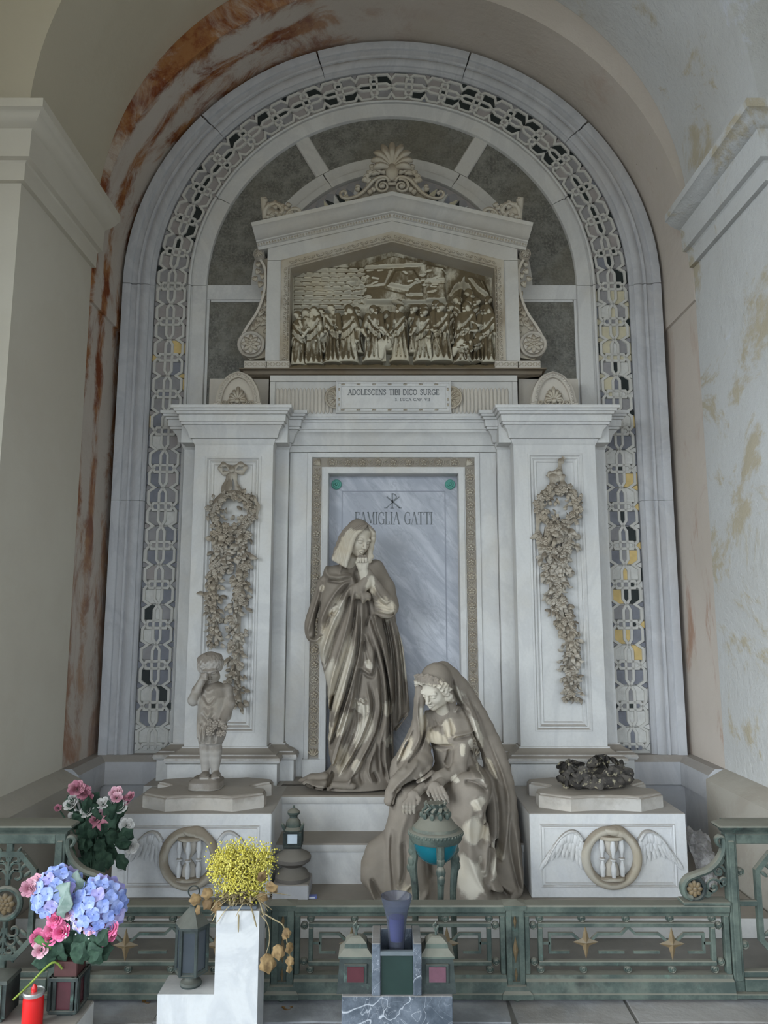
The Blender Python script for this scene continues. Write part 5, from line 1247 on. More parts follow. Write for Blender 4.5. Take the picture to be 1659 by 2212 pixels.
# ======================= statue of the seated veiled woman =======================
def seated():
    A = lambda cx, cy, Y: axz(740+cx*.27127, 1380+cy*.27127, Y)
    P = lambda cx, cy, Y: (A(cx, cy, Y)[0], Y, A(cx, cy, Y)[1])
    S = SDF(A(150, 900, -1.0)[0], A(1460, 900, -1.0)[0], -1.40, -.52, .080, A(0, 120, -.9)[1], .005)
    def L(cy, xl, xr, yf, yb, Y=-1.0): return (A(0, cy, Y)[1], A(xl, cy, Y)[0], A(xr, cy, Y)[0], yf, yb)
    # torso
    S.loft([L(560, 760, 900, -.90, -.76, -.85), L(620, 700, 1010, -.95, -.70, -.85), L(700, 680, 1040, -.985, -.68, -.85), L(790, 680, 1060, -1.0, -.66, -.85), L(880, 720, 1060, -.97, -.64, -.85), L(1000, 740, 1090, -.98, -.60, -.85), L(1120, 700, 1150, -1.0, -.58, -.85)], k=.02)
    S.ell(P(765, 775, -.955), (.058, .05, .056), k=.02); S.ell(P(905, 790, -.95), (.058, .05, .056), k=.02)
    # thighs and skirt
    S.chain([P(1030, 1170, -.74), P(1010, 1225, -1.13)], [.125, .10], .03); S.chain([P(820, 1170, -.74), P(520, 1290, -1.12)], [.115, .09], .03)
    S.chain([P(1010, 1230, -1.13), P(1000, 1500, -1.14), P(1060, 1980, -1.20)], [.105, .105, .125], .03); S.chain([P(520, 1300, -1.13), P(490, 1550, -1.15), P(500, 1980, -1.22)], [.095, .10, .13], .03)
    S.loft([L(1200, 450, 1150, -1.06, -.62), L(1260, 410, 1150, -1.12, -.62), L(1400, 385, 1150, -1.13, -.64), L(1550, 372, 1160, -1.13, -.66), L(1700, 345, 1185, -1.14, -.66), L(1850, 310, 1220, -1.17, -.66), L(1960, 300, 1300, -1.22, -.66), L(2060, 310, 1400, -1.28, -.66), L(2140, 330, 1420, -1.31, -.66)], k=.05, p=3)
    # skirt pool at the left
    S.chain([P(420, 1560, -1.08), P(300, 1720, -1.12), P(270, 1850, -1.16), P(330, 1990, -1.22)], [.06, .08, .09, .06], .03, (1, 1.1, 1))
    # veil: hood, long fall at the right, front strip at the left
    S.ell(P(748, 335, -.945), (.094, .108, .102), k=.02); S.ell(P(800, 470, -.87), (.085, .07, .10), k=.03)
    S.chain([P(800, 260, -.88), P(920, 380, -.82), P(1020, 530, -.76), P(1120, 720, -.74), P(1205, 930, -.74), P(1255, 1150, -.78), P(1275, 1400, -.86), P(1290, 1700, -.95), P(1310, 1960, -1.02)], [.062, .06, .06, .064, .07, .078, .086, .094, .09], .02, (1, 1.15, 1), 2)
    S.chain([P(612, 400, -1.02), P(612, 600, -1.0), P(600, 760, -.97), P(545, 900, -.96), P(470, 1010, -.98), P(430, 1090, -1.02)], [.026, .036, .050, .06, .06, .04], .012, (1, 1.2, 1), 2)
    S.chain([P(660, 650, -.88), P(620, 830, -.90), P(600, 1000, -.98)], [.06, .062, .06], .03)
    S.ell(P(800, 590, -.87), (.07, .06, .05), k=.03)
    # cloth thrown over the knee
    S.chain([P(640, 960, -.96), P(560, 1040, -1.06), P(440, 1150, -1.14), P(372, 1290, -1.18)], [.06, .055, .045, .03], .02, (1, 1, .9), 2)
    # right arm
    S.chain([P(985, 620, -.83), P(975, 760, -.90)], [.072, .068], .02); S.chain([P(970, 740, -.90), P(925, 1030, -1.03)], [.050, .043], .012)
    S.chain([P(925, 1030, -1.03), P(760, 1120, -1.13), P(615, 1190, -1.20)], [.043, .040, .027], .012)
    st = lambda w, a, *p: S.stroke([A(q[0], q[1], -1.0) for q in p], w, a)
    g, r = -.030, .022
    # veil folds
    st(.012, r, (890, 270), (950, 480), (1030, 590), (1085, 760), (1150, 930), (1240, 1110), (1305, 1235)); st(.010, g, (870, 300), (920, 480), (990, 590), (1045, 720), (1080, 900), (1120, 1130))
    st(.012, g, (1010, 450), (1100, 640), (1180, 830), (1250, 1030), (1300, 1180)); st(.012, r, (960, 390), (1060, 580), (1160, 780), (1240, 960), (1310, 1150), (1345, 1350)); st(.012, g, (1230, 1150), (1260, 1350), (1250, 1560), (1215, 1750)); st(.014, r, (1330, 1180), (1330, 1400), (1290, 1600), (1230, 1760))
    st(.014, g, (1350, 1400), (1330, 1650), (1360, 1850), (1400, 1980)); st(.012, r, (1380, 1500), (1390, 1750), (1410, 1960))
    st(.007, .005, (620, 300), (660, 240), (730, 205), (800, 225), (870, 290)); st(.006, -.006, (610, 340), (660, 270), (740, 240), (820, 260))
    st(.009, r, (600, 440), (590, 560), (605, 700), (600, 800), (540, 900)); st(.009, g, (645, 520), (655, 660), (640, 800), (590, 900), (500, 1000)); st(.010, r, (560, 700), (500, 830), (440, 960)); st(.010, g, (530, 800), (480, 900), (440, 1010))
    # bodice
    for x in (700, 740, 780, 820): st(.006, -.0045, (x, 640), (x+10, 740), (x+30, 840))
    st(.006, .006, (720, 600), (750, 660), (790, 690), (830, 640), (860, 570)); st(.010, g, (690, 850), (780, 870), (880, 860))
    st(.010, r, (880, 770), (960, 762), (1075, 745)); st(.010, g, (880, 800), (965, 792), (1080, 770)); st(.010, g, (860, 640), (880, 720), (876, 780)); st(.009, r, (900, 600), (950, 560), (1010, 580))
    st(.012, g, (860, 880), (850, 960), (830, 1020)); st(.012, r, (1000, 1040), (1080, 1060), (1130, 1130)); st(.011, g, (940, 1080), (1030, 1095), (1120, 1170)); st(.010, g, (1030, 900), (1060, 980), (1090, 1040))
    # cloth on the knee
    st(.012, r, (600, 950), (520, 1030), (430, 1100), (380, 1170)); st(.011, g, (700, 1050), (600, 1100), (480, 1130), (400, 1180)); st(.010, r, (720, 1000), (640, 1060), (560, 1080)); st(.010, g, (480, 1160), (420, 1200), (400, 1300))
    # skirt
    st(.022, r, (520, 1260), (450, 1450), (440, 1650), (450, 1800)); st(.016, g, (600, 1290), (580, 1420), (560, 1500)); st(.014, g, (400, 1420), (390, 1600), (400, 1760), (412, 1880)); st(.014, g, (470, 1500), (480, 1680), (450, 1830))
    st(.022, .024, (1000, 1240), (960, 1400), (980, 1600), (1060, 1760)); st(.018, -.032, (640, 1320), (650, 1500), (660, 1700), (680, 1900)); st(.020, -.024, (880, 1340), (900, 1560), (930, 1760)); st(.018, -.03, (1120, 1290), (1090, 1420), (1050, 1560)); st(.014, r, (1010, 1180), (1060, 1270), (1080, 1340)); st(.014, g, (1080, 1345), (1120, 1300), (1140, 1260)); st(.016, r, (1120, 1480), (1100, 1640), (1060, 1740)); st(.014, -.026, (1130, 1540), (1110, 1700), (1080, 1800))
    st(.016, g, (1050, 1600), (1060, 1750), (1110, 1850), (1200, 1920)); st(.014, r, (940, 1560), (1010, 1740), (1110, 1880)); st(.014, r, (1180, 1580), (1160, 1700), (1130, 1790)); st(.014, g, (1240, 1600), (1230, 1760)); st(.016, r, (1120, 1830), (1220, 1880), (1330, 1960)); st(.014, g, (1110, 1880), (1230, 1940), (1310, 2010)); st(.016, r, (560, 1720), (470, 1850), (330, 1960)); st(.014, g, (540, 1800), (450, 1920), (360, 2020)); st(.016, r, (700, 1800), (620, 1900), (520, 2000)); st(.014, g, (230, 1780), (300, 1900), (400, 1950)); st(.012, r, (210, 1800), (260, 1940), (330, 2010))
    W_ = lambda w, *p: S.wear([A(q[0], q[1], -1.0) for q in p], w*1.4, 1.15)
    W_(.03, (700, 700), (740, 800), (850, 830)); W_(.025, (800, 650), (850, 720), (860, 800)); W_(.012, (960, 820), (945, 950)); W_(.012, (920, 1060), (840, 1090)); W_(.016, (620, 520), (640, 650), (640, 780)); W_(.02, (560, 760), (500, 880), (440, 1000)); W_(.012, (900, 380), (930, 470), (960, 560))
    W_(.03, (1010, 1180), (1060, 1280)); W_(.04, (970, 1300), (1000, 1440), (1040, 1540)); W_(.03, (1110, 1400), (1070, 1530)); W_(.03, (1200, 1580), (1190, 1700), (1150, 1780)); W_(.05, (950, 1560), (960, 1760), (1040, 1880)); W_(.04, (560, 1760), (480, 1880), (620, 1850)); W_(.02, (1060, 820), (1010, 860)); W_(.012, (1180, 980), (1260, 1160)); W_(.014, (1030, 600), (1090, 760), (1150, 930)); W_(.010, (1120, 1040), (1060, 1060)); W_(.012, (600, 1060), (640, 1060))
    S.bake([(0, -.85), (.5, -.8), (.9, -.75), (1.3, -.75)], .10)
    S.cutz(.085); S.cutbox(-3, 3, -.886, 1, -1, .3135); S.cutbox(-3, 3, -.656, 1, -1, .5275)
    ch = [S.surf()]
    # hands on the lap
    c = P(620, 1270, -1.24); H = SDF(c[0]-.17, c[0]+.17, -1.36, -1.12, c[2]-.11, c[2]+.12, .0032)
    H.cap(P(640, 1180, -1.185), P(590, 1225, -1.225), .026, .025, .01); H.ell(P(560, 1260, -1.25), (.034, .024, .036), (0, .3, 0), .012)
    for q, x in enumerate((482, 510, 538, 566)): H.chain([P(535+11*q, 1262, -1.262), P(x+6, 1315, -1.282), P(x+2, 1360-6*abs(q-1.5), -1.275), P(x+4, 1392-7*abs(q-1.5), -1.262)], [.0115, .0105, .0095, .008], .005)
    H.chain([P(585, 1240, -1.25), P(612, 1275, -1.275), P(598, 1312, -1.28)], [.012, .0105, .008], .006)
    H.ell(P(735, 1185, -1.235), (.036, .024, .032), (0, .5, 0), .012); H.cap(P(780, 1140, -1.17), P(745, 1170, -1.215), .025, .024, .012)
    for q in range(4): H.chain([P(712+26*q, 1200-6*q, -1.25), P(722+30*q, 1238-4*q, -1.268), P(738+32*q, 1272-3*q, -1.268), P(752+33*q-6*(q == 3), 1302-8*(q == 3), -1.258)], [.0115, .0105, .009, .0075], .005)
    H.chain([P(695, 1185, -1.24), P(680, 1220, -1.255), P(690, 1248, -1.258)], [.011, .009, .007], .005)
    ch.append(H.surf())
    hd = head(hair_curls, lid=.010); m = A(735, 385, -1.0)
    Mx = Matrix.Translation((m[0], -1.0, m[1])) @ Matrix.Rotation(R(-36), 4, 'Z') @ Matrix.Rotation(R(32), 4, 'X') @ Matrix.Rotation(R(6), 4, 'Y') @ Matrix.Scale(.99, 4)
    ch.append(xform(hd, Mx))
    wh = np.clip((.105-hd[0][:, 2])/.05, 0, 1)*np.clip((.02-hd[0][:, 1])/.05, 0, 1)*.9
    o = link('seated_statue', np_mesh('seated_statue', ch, [S.wear_at(ch[0][0]), .15, wh]), M['statue'])
    return tag(o, 'marble statue of a seated veiled woman looking down, hands on her lap', 'statue')
seated()
# ======================= statue of the weeping child =======================
def child():
    Y0 = -.80
    A = lambda cx, cy, Y=Y0: axz(200+cx*.27727, 1380+cy*.27727, Y)
    P = lambda cx, cy, Y=Y0: (A(cx, cy, Y)[0], Y, A(cx, cy, Y)[1])
    zb = Z0+.083
    S = SDF(A(700, 600)[0], A(1130, 600)[0], -1.0, -.60, zb-.004, A(0, 130)[1], .0045)
    def L(cy, xl, xr, yf, yb): return (A(0, cy)[1], A(xl, cy)[0], A(xr, cy)[0], yf, yb)
    S.loft([L(335, 890, 985, -.85, -.74), L(370, 850, 1050, -.88, -.71), L(450, 828, 1062, -.90, -.70), L(560, 822, 1050, -.905, -.695), L(660, 815, 1045, -.905, -.695), L(760, 815, 1035, -.90, -.70), L(805, 835, 1015, -.89, -.71)], k=.015)
    S.chain([P(1045, 390), P(1062, 500, -.82), P(1040, 600, -.86), P(1010, 650, -.90)], [.036, .036, .028, .022], .015)
    S.chain([P(850, 400, -.82), P(785, 480, -.84)], [.036, .034], .012); S.chain([P(785, 470, -.85), P(812, 400, -.89), P(858, 312, -.92)], [.030, .027, .020], .01)
    S.ell(P(868, 300, -.925), (.024, .022, .024), k=.008)
    for q in range(4): S.chain([P(852+3*q, 275+14*q, -.938), P(882, 271+14*q, -.952), P(892, 279+13*q, -.936)], .0078, .002)
    for x, d in ((880, -1), (955, 1)):
        S.chain([P(x, 780), P(x+4, 870, -.81), P(x+2, 930, -.80), P(x, 1030, -.79)], [.042, .036, .033, .023], .012)
        S.ell(P(x+d*6, 1060, -.83), (.026, .052, .018), k=.01)
        for q in range(4): S.ell(P(x+d*6-24+16*q, 1078, -.875), (.007, .012, .008), k=.003)
    # rocky base
    pts = [(765, 1110), (800, 1080), (980, 1080), (1015, 1110)]
    S.loft([L(1070, 800, 985, -.88, -.73), L(1095, 768, 1015, -.91, -.70), L(1175, 760, 1020, -.92, -.69), L(1300, 760, 1020, -.92, -.69)], k=.02, p=3.5)
    st = lambda w, a, *p: S.stroke([A(*q) for q in p], w, a)
    st(.008, -.010, (890, 420), (930, 490), (980, 440)); st(.008, .010, (880, 440), (935, 510), (990, 450)); st(.009, -.010, (880, 560), (930, 620), (980, 560)); st(.010, .010, (900, 520), (930, 580), (960, 520))
    for x in (840, 880, 925, 970): st(.008, -.011, (x+20, 640), (x+6, 720), (x, 800)); st(.008, .010, (x+40, 650), (x+24, 730), (x+20, 800))
    st(.010, .012, (880, 640), (900, 700), (900, 780)); st(.006, .008, (890, 372), (930, 400), (970, 372))
    S.bake(-.79, .05); S.cutz(zb)
    hd = head(hair_child, lid=.008); m = A(914, 236, -.83)
    Mx = Matrix.Translation((m[0], -.815, m[1])) @ Matrix.Rotation(R(10), 4, 'Z') @ Matrix.Rotation(R(19), 4, 'X') @ Matrix.Rotation(R(-4), 4, 'Y') @ Matrix.Diagonal((.80, .78, .74, 1))
    o = link('child_statue', np_mesh('child_statue', [S.surf(), xform(hd, Mx)]), M['child'])
    tag(o, 'small grey marble statue of a weeping child in a tunic, one hand at the eyes', 'statue')
    rr = random.Random(3)      # flowers gathered in the tunic
    for i in range(16):
        cx, cy = 905+rr.random()*125, 640+rr.random()*105; p = Vector(P(cx, cy, -.925+rr.random()*.02))
        g = G(); petal_ring(g, p, .017+.006*rr.random(), 5, .008, .42, a0=rr.random()*6); g.ell(p-Vector((0, .008, 0)), .0055, None, 6, 4)
        q = g.obj('flower', M['child'], o, 60)
child()
# ======================= relief scene in the shrine =======================
def relief():
    YR = -.045
    A = lambda cx, cy, Y=YS+.08: axz(600+cx*.31344, 540+cy*.31344, Y)
    t = thing('relief_scene', 'crowded marble relief of robed people around a bier before a rock wall', 'relief', (0, YR, zsb))
    # ground of the panel: rocks, masonry courses and palm, as a carved surface
    x0, x1 = OX0-.004, OX1+.004; nx, nz = 300, 190
    X = np.linspace(x0, x1, nx); zt_ = po(0)+.012; Zs = np.linspace(zsb, zt_, nz)
    XX, ZZ = np.meshgrid(X, Zs, indexing='ij'); H = np.zeros_like(XX)
    rs = np.random.RandomState(4)
    def inv(px, py): return A(px, py)
    def seg(pts, w, a):
        nonlocal H
        P_ = [A(*p) for p in pts]; best = np.full(XX.shape, 9.)
        for i in range(len(P_)-1):
            p, q = np.array(P_[i]), np.array(P_[i+1]); d = q-p; L = d@d+1e-12
            u = np.clip(((XX-p[0])*d[0]+(ZZ-p[1])*d[1])/L, 0, 1); best = np.minimum(best, (XX-p[0]-u*d[0])**2+(ZZ-p[1]-u*d[1])**2)
        H = H+a*np.exp(-best/(w*w))
    def plate(pts, a, soft=.012):
        nonlocal H
        P_ = np.array([A(*p) for p in pts]); n = len(P_); ins = np.zeros(XX.shape, bool); best = np.full(XX.shape, 9.)
        for i in range(n):
            p, q = P_[i], P_[(i+1) % n]; d = q-p; L = d@d+1e-12
            u = np.clip(((XX-p[0])*d[0]+(ZZ-p[1])*d[1])/L, 0, 1); best = np.minimum(best, (XX-p[0]-u*d[0])**2+(ZZ-p[1]-u*d[1])**2)
            c = ((p[1] > ZZ) != (q[1] > ZZ)) & (XX < (q[0]-p[0])*(ZZ-p[1])/(q[1]-p[1]+1e-12)+p[0]); ins ^= c
        sd = np.where(ins, np.sqrt(best), -np.sqrt(best)); H = np.maximum(H, a*np.clip(sd/soft+.2, 0, 1)+0*H)
    plate([(590, 90), (1030, 60), (1160, 90), (1170, 330), (590, 330)], .030)
    plate([(600, 240), (720, 235), (890, 275), (890, 340), (600, 340)], .052, .02); plate([(800, 110), (945, 100), (1005, 195), (900, 262), (745, 225)], .062, .03)
    plate([(900, 215), (1005, 200), (1010, 290), (895, 290)], .048, .015); plate([(600, 100), (800, 100), (740, 220), (600, 235)], .045, .015); plate([(1025, 75), (1150, 95), (1165, 185), (1020, 190)], .05, .012); plate([(1020, 200), (1160, 200), (1165, 320), (1020, 330)], .05, .012)
    plate([(590, 85), (800, 15), (1020, 70), (1000, 85), (600, 105)], .060, .012)
    for r_ in range(-3, 7):          # rough courses at the left
        y = 175+r_*32; xx = 100
        while xx < 570-18*r_*(r_ > 4):
            w = 45+40*rs.rand(); plate([(xx+3, y+3), (xx+w-3, y+3+6*rs.rand()), (xx+w-3, y+28), (xx+3, y+28)], .016+.02*rs.rand(), .010); xx += w
    for k in range(26):
        x, y = 420+rs.rand()*160, 130+rs.rand()*220; seg([(x, y), (x+30+30*rs.rand(), y+10*rs.randn())], .008, .010+.012*rs.rand())
    for k in range(22):
        x, y = 610+rs.rand()*540, 110+rs.rand()*220; seg([(x, y), (x+18+30*rs.rand(), y+7*rs.randn())], .005, -.010)
    for k in range(12):          # palm fronds
        a = -2.9+k*.26; c = (1275, 225); seg([(c[0]+math.cos(a)*(8+q*12), c[1]+math.sin(a)*(8+q*12)*.9+q*q*1.6) for q in range(7)], .007, .030)
    seg([(1275, 225), (1262, 300)], .014, .03)
    for k in range(9): seg([(1330+12*k, 150+4*k), (1395+9*k, 235+6*k)], .006, .026 if k % 2 else .012)
    H = H+.004*rs.randn(*H.shape)*0+.0; H = np.maximum(H, 0)
    top = po(XX)+.010; ZZc = np.minimum(ZZ, top)
    v = np.stack([XX, YR-H, ZZc], -1).reshape(-1, 3); i = np.arange(nx*nz).reshape(nx, nz)
    q = np.stack([i[:-1, :-1], i[1:, :-1], i[1:, 1:], i[:-1, 1:]], -1).reshape(-1, 4)
    me = np_mesh('rock_wall', [(v, q)]); lower(link('rock_wall', me, M['relief'], t), t)
    # sloping ground strip
    g = G(); rs2 = random.Random(1); n = 60
    rows = []
    for j, (y, dz) in enumerate(((YR, .060), (YS+.06, .052), (YS+.012, .030), (YS+.004, .004))):
        rows.append([(x0+(x1-x0)*k/n, y+rs2.uniform(-.004, .004)*(j < 3), zsb+dz+rs2.uniform(-.006, .006)*(0 < j < 3)) for k in range(n+1)])
    g.loft(rows, False); lower(g.obj('ground', M['relief'], t, 180), t)
    # robed figures
    rr = random.Random(12)
    def figure(cx, top, bot, w, turn, depth, lean=0, arm=None, hood=False, bend=0, staff=None):
        """cx, top, bot: crop pixels; turn -1..1 looks left or right; depth: how far it stands out"""
        Y = YR-depth
        P = lambda x, y, yy=Y: (A(x, y)[0], yy, A(x, y)[1])
        zt, zb_ = A(cx, top)[1], A(cx, bot)[1]; h = zt-zb_; hx = A(cx, top)[0]; ww = w*.31344/299*1.3
        S = SDF(hx-ww*2.2, hx+ww*2.2, Y-.09, YR+.02, zb_-.005, zt+.02, .0048)
        hr = .030
        hc = (hx+lean*.05, Y-.018, zt-hr*1.25); bx = A(cx, bot)[0]
        xs = lambda u: bx+(hc[0]-bx)*u**1.3
        hz = lambda u: zb_+(zt-hr*2.2-zb_)*u
        S.loft([(hz(1.0), xs(1)-.012, xs(1)+.012, Y-.035, YR+.01), (hz(.97), xs(.97)-ww*.62, xs(.97)+ww*.62, Y-.040, YR+.01), (hz(.85), xs(.85)-ww*.85, xs(.85)+ww*.85, Y-.050, YR+.01), (hz(.6), xs(.6)-ww*.8, xs(.6)+ww*.8, Y-.048, YR+.01), (hz(.3), xs(.3)-ww*.85, xs(.3)+ww*.85, Y-.05, YR+.01), (hz(.06), xs(.06)-ww*1.0, xs(.06)+ww*1.0, Y-.055, YR+.01), (zb_, xs(0)-ww*1.0, xs(0)+ww*1.0, Y-.05, YR+.01)], k=.012, p=2.3)
        S.ell(hc, (hr*.82, hr*.95, hr*1.15), k=.006); S.cap((hc[0], Y-.01, hc[2]), (xs(.97), Y-.005, hz(.97)), .016, k=.01)
        S.ell((hc[0]+turn*hr*.62, hc[1]-hr*.72, hc[2]-.004), (.006, .010, .006), k=.006)        # nose
        S.ell((hc[0]+turn*hr*.4, hc[1]-hr*.6, hc[2]-hr*.8), (.012, .012, .014), k=.01)
        S.ell((hc[0]-turn*hr*.35, hc[1]+.004, hc[2]+hr*.35), (hr*.98, hr*1.0, hr*.95), k=.008)     # hair
        if hood: S.chain([(hc[0]-turn*.01, hc[1]+.002, hc[2]+hr*.7), (hc[0]-turn*.032, hc[1]+.004, hc[2]-.01), (xs(.9)-turn*ww*.7, Y-.01, hz(.85)), (xs(.6)-turn*ww*.9, Y, hz(.55))], [.028, .024, .028, .02], .012)
        sh = hz(.93)
        for sx, ar in ((-1, None), (1, None)): pass
        for ar in (arm or []):
            (s0, e, hnd) = ar
            a0 = (xs(.93)+s0*ww*.62, Y-.035, sh); S.chain([a0, (hx+e[0]*ww, Y-.05, hz(e[1])), (hx+hnd[0]*ww, Y-.065, hz(hnd[1]))], [.022, .019, .012], .010); S.ell((hx+hnd[0]*ww, Y-.068, hz(hnd[1])), .013, k=.006)
        nf = 5+int(w/18)
        for k in range(nf):
            f = (k+.5)/nf*2-1; s1 = f*ww*.75+rr.uniform(-.006, .006); s2 = f*ww*.98
            amp = .013 if k % 2 else -.015; u1 = .55+.35*rr.random()
            S.stroke([(xs(u1)+s1*.7, hz(u1)), (xs(.4)+s1+rr.uniform(-.008, .008), hz(.4)), (xs(.05)+s2, hz(.03))], .0075, amp, 4)
        for k in range(3): S.stroke([(xs(.9)-turn*ww*.6, hz(.9-.1*k)), (xs(.75), hz(.72-.1*k)), (xs(.6)+turn*ww*.7, hz(.62-.08*k))], .007, .011 if k % 2 else -.012, 4)
        S.bake(YR, .04)
        if staff: S.cap(P(*staff[0], Y-.07), P(*staff[1], Y-.075), .0055, k=.004)
        S.cutz(zb_)
        o = lower(link('robed_figure', np_mesh('robed_figure', [S.surf()]), M['relief'], t), t)
    # back row first (shallow), then the front row
    for cx, top, bot, w, tn, lean, hood in ((200, 395, 700, 40, 1, 0, 1), (300, 385, 700, 40, 1, 0, 0), (545, 375, 700, 38, 1, 0, 0), (690, 375, 640, 36, 1, 0, 0), (935, 360, 700, 36, -1, 0, 0), (1000, 355, 700, 36, -1, 0, 0), (1185, 350, 640, 38, -1, 0, 0), (1245, 380, 700, 38, -1, 0, 0), (1245, 300, 600, 34, 1, 0, 0), (1325, 250, 600, 36, 1, 0, 0), (1370, 310, 560, 32, -1, 0, 0), (1420, 370, 700, 38, -1, 0, 1), (760, 410, 620, 34, 1, 0, 1), (1085, 330, 640, 34, -1, 0, 0), (1450, 300, 560, 30, -1, 0, 0)):
        figure(cx, top, bot, w, tn, .035, lean, None, hood)
    figure(140, 420, 795, 52, 1, .075, .1, [(1, (.5, .6), (1.2, .75))])
    figure(240, 395, 785, 60, -1, .065, 0, [(-1, (-.6, .6), (-1.1, .85)), (1, (.9, .6), (.4, .45))], True)
    figure(375, 380, 780, 54, 1, .085, 0, [(-1, (-.5, .6), (.4, .68)), (1, (.8, .6), (.1, .6))])
    figure(480, 385, 775, 62, -1, .080, 0, [(1, (1.0, .65), (.9, .4))], True)
    figure(655, 385, 770, 58, 1, .090, .25, [(-1, (-.9, .62), (-.4, .42)), (1, (.9, .68), (1.7, .45))])
    figure(840, 372, 770, 56, -1, .085, -.15, [(-1, (-.7, .62), (-1.2, .5))], False)
    figure(1000, 405, 772, 54, -1, .090, 0, [(-1, (-.9, .7), (-1.3, .55)), (1, (.6, .6), (.4, .5))])
    figure(1130, 372, 772, 66, -1, .095, -.35, [(-1, (-.7, .6), (-1.3, .58)), (1, (.3, .55), (-.6, .5))], False, 0, ((1062, 560), (1140, 780)))
    figure(1290, 370, 775, 64, -1, .085, 0, [(1, (.8, .6), (.0, .6))], True)
    figure(1440, 385, 780, 62, -1, .080, -.1, [(-1, (-.8, .75), (-1.4, .8)), (1, (.8, .6), (.2, .55))], True)
    figure(1370, 580, 780, 34, -1, .105, .1, [(-1, (-.8, .6), (-1.2, .9))])
    figure(1270, 610, 782, 50, 1, .105, 0, [(1, (.8, .7), (.6, .4))], True)
    # hat of the leaning man, bier and seated body
    P = lambda x, y, yy: (A(x, y)[0], yy, A(x, y)[1])
    g = G(); g.ell(P(828, 372, YR-.105), (.052, .05, .012), (0, .25, 0), 12, 6); g.ell(P(832, 362, YR-.10), (.03, .03, .02), None, 10, 6); lower(g.obj('hat', M['relief'], t), t)
    g = G()
    p0, p1 = A(600, 690), A(840, 640)
    g.box(p0[0], p1[0], YR-.10, YR, A(0, 690)[1], A(0, 640)[1], .004)
    for px in (612, 735, 822): a = A(px, 690); g.box(a[0]-.012, a[0]+.012, YR-.10, YR-.07, A(0, 768)[1], a[1])
    lower(g.obj('bier', M['relief'], t), t)
    S = SDF(A(660, 400)[0], A(860, 400)[0], YR-.15, YR, A(0, 770)[1], A(0, 440)[1], .0048)
    S.chain([P(775, 500, YR-.09), P(770, 590, YR-.085), P(750, 640, YR-.09)], [.045, .05, .055], .02); S.ell(P(785, 455, YR-.10), (.026, .03, .034), k=.008); S.chain([P(750, 640, YR-.10), P(720, 650, YR-.12), P(712, 745, YR-.12)], [.045, .036, .02], .015); S.chain([P(750, 530, YR-.12), P(715, 560, YR-.13), P(745, 600, YR-.13)], [.024, .02, .014], .01)
    for k in range(5): S.stroke([A(730+14*k, 520), A(738+10*k, 600), A(728+16*k, 660)], .007, .012 if k % 2 else -.012, 4)
    S.bake(YR, .04); lower(link('rising_youth', np_mesh('rising_youth', [S.surf()]), M['relief'], t), t)
    return t
relief()
# ======================= stone garlands on the pilasters =======================
def leaf_geo(L, w, curl=.25, lobes=0, th=.004, n=7):
    """leaf along +x, facing -y, with a sunk midrib"""
    g = G(); rows = []
    for i in range(n):
        u = i/(n-1); ww = w*math.sin(PI*min(1, u*1.05+.02))**.8*(1+(.22*math.sin(u*PI*lobes) if lobes else 0)); x = L*u; y = -curl*L*math.sin(PI*u*.9)
        rows.append([(x, y+.25*ww, -ww), (x, y-.12*ww, -ww*.5), (x, y+.10*ww, 0), (x, y-.12*ww, ww*.5), (x, y+.25*ww, ww)])
    rows[-1] = [(L, rows[-1][2][1], 0)]*5
    g.loft(rows, False); g.loft([[(x, y+th, z) for x, y, z in r] for r in rows][::-1], False); return g
def flower_geo(r, n=5, d=.5):
    g = G(); petal_ring(g, (0,0,0), r, n, r*.28, .40); petal_ring(g, (0, -r*.22, 0), r*.62, n, r*.26, .40, a0=PI/n); g.ell((0, -r*.42, 0), (r*.20, r*.2, r*.20), None, 7, 5); return g
def meshes(gs, name, mat):
    o = []
    for g in gs: me = g.mesh(name, 60); me.materials.append(mat); o.append(me)
    return o
LG = meshes([leaf_geo(.052, .016, .3), leaf_geo(.044, .018, .2, 3), leaf_geo(.06, .013, .35)], 'leaf', M['garland'])
FG = meshes([flower_geo(.026), flower_geo(.022, 6), flower_geo(.030, 5)], 'flower', M['garland'])
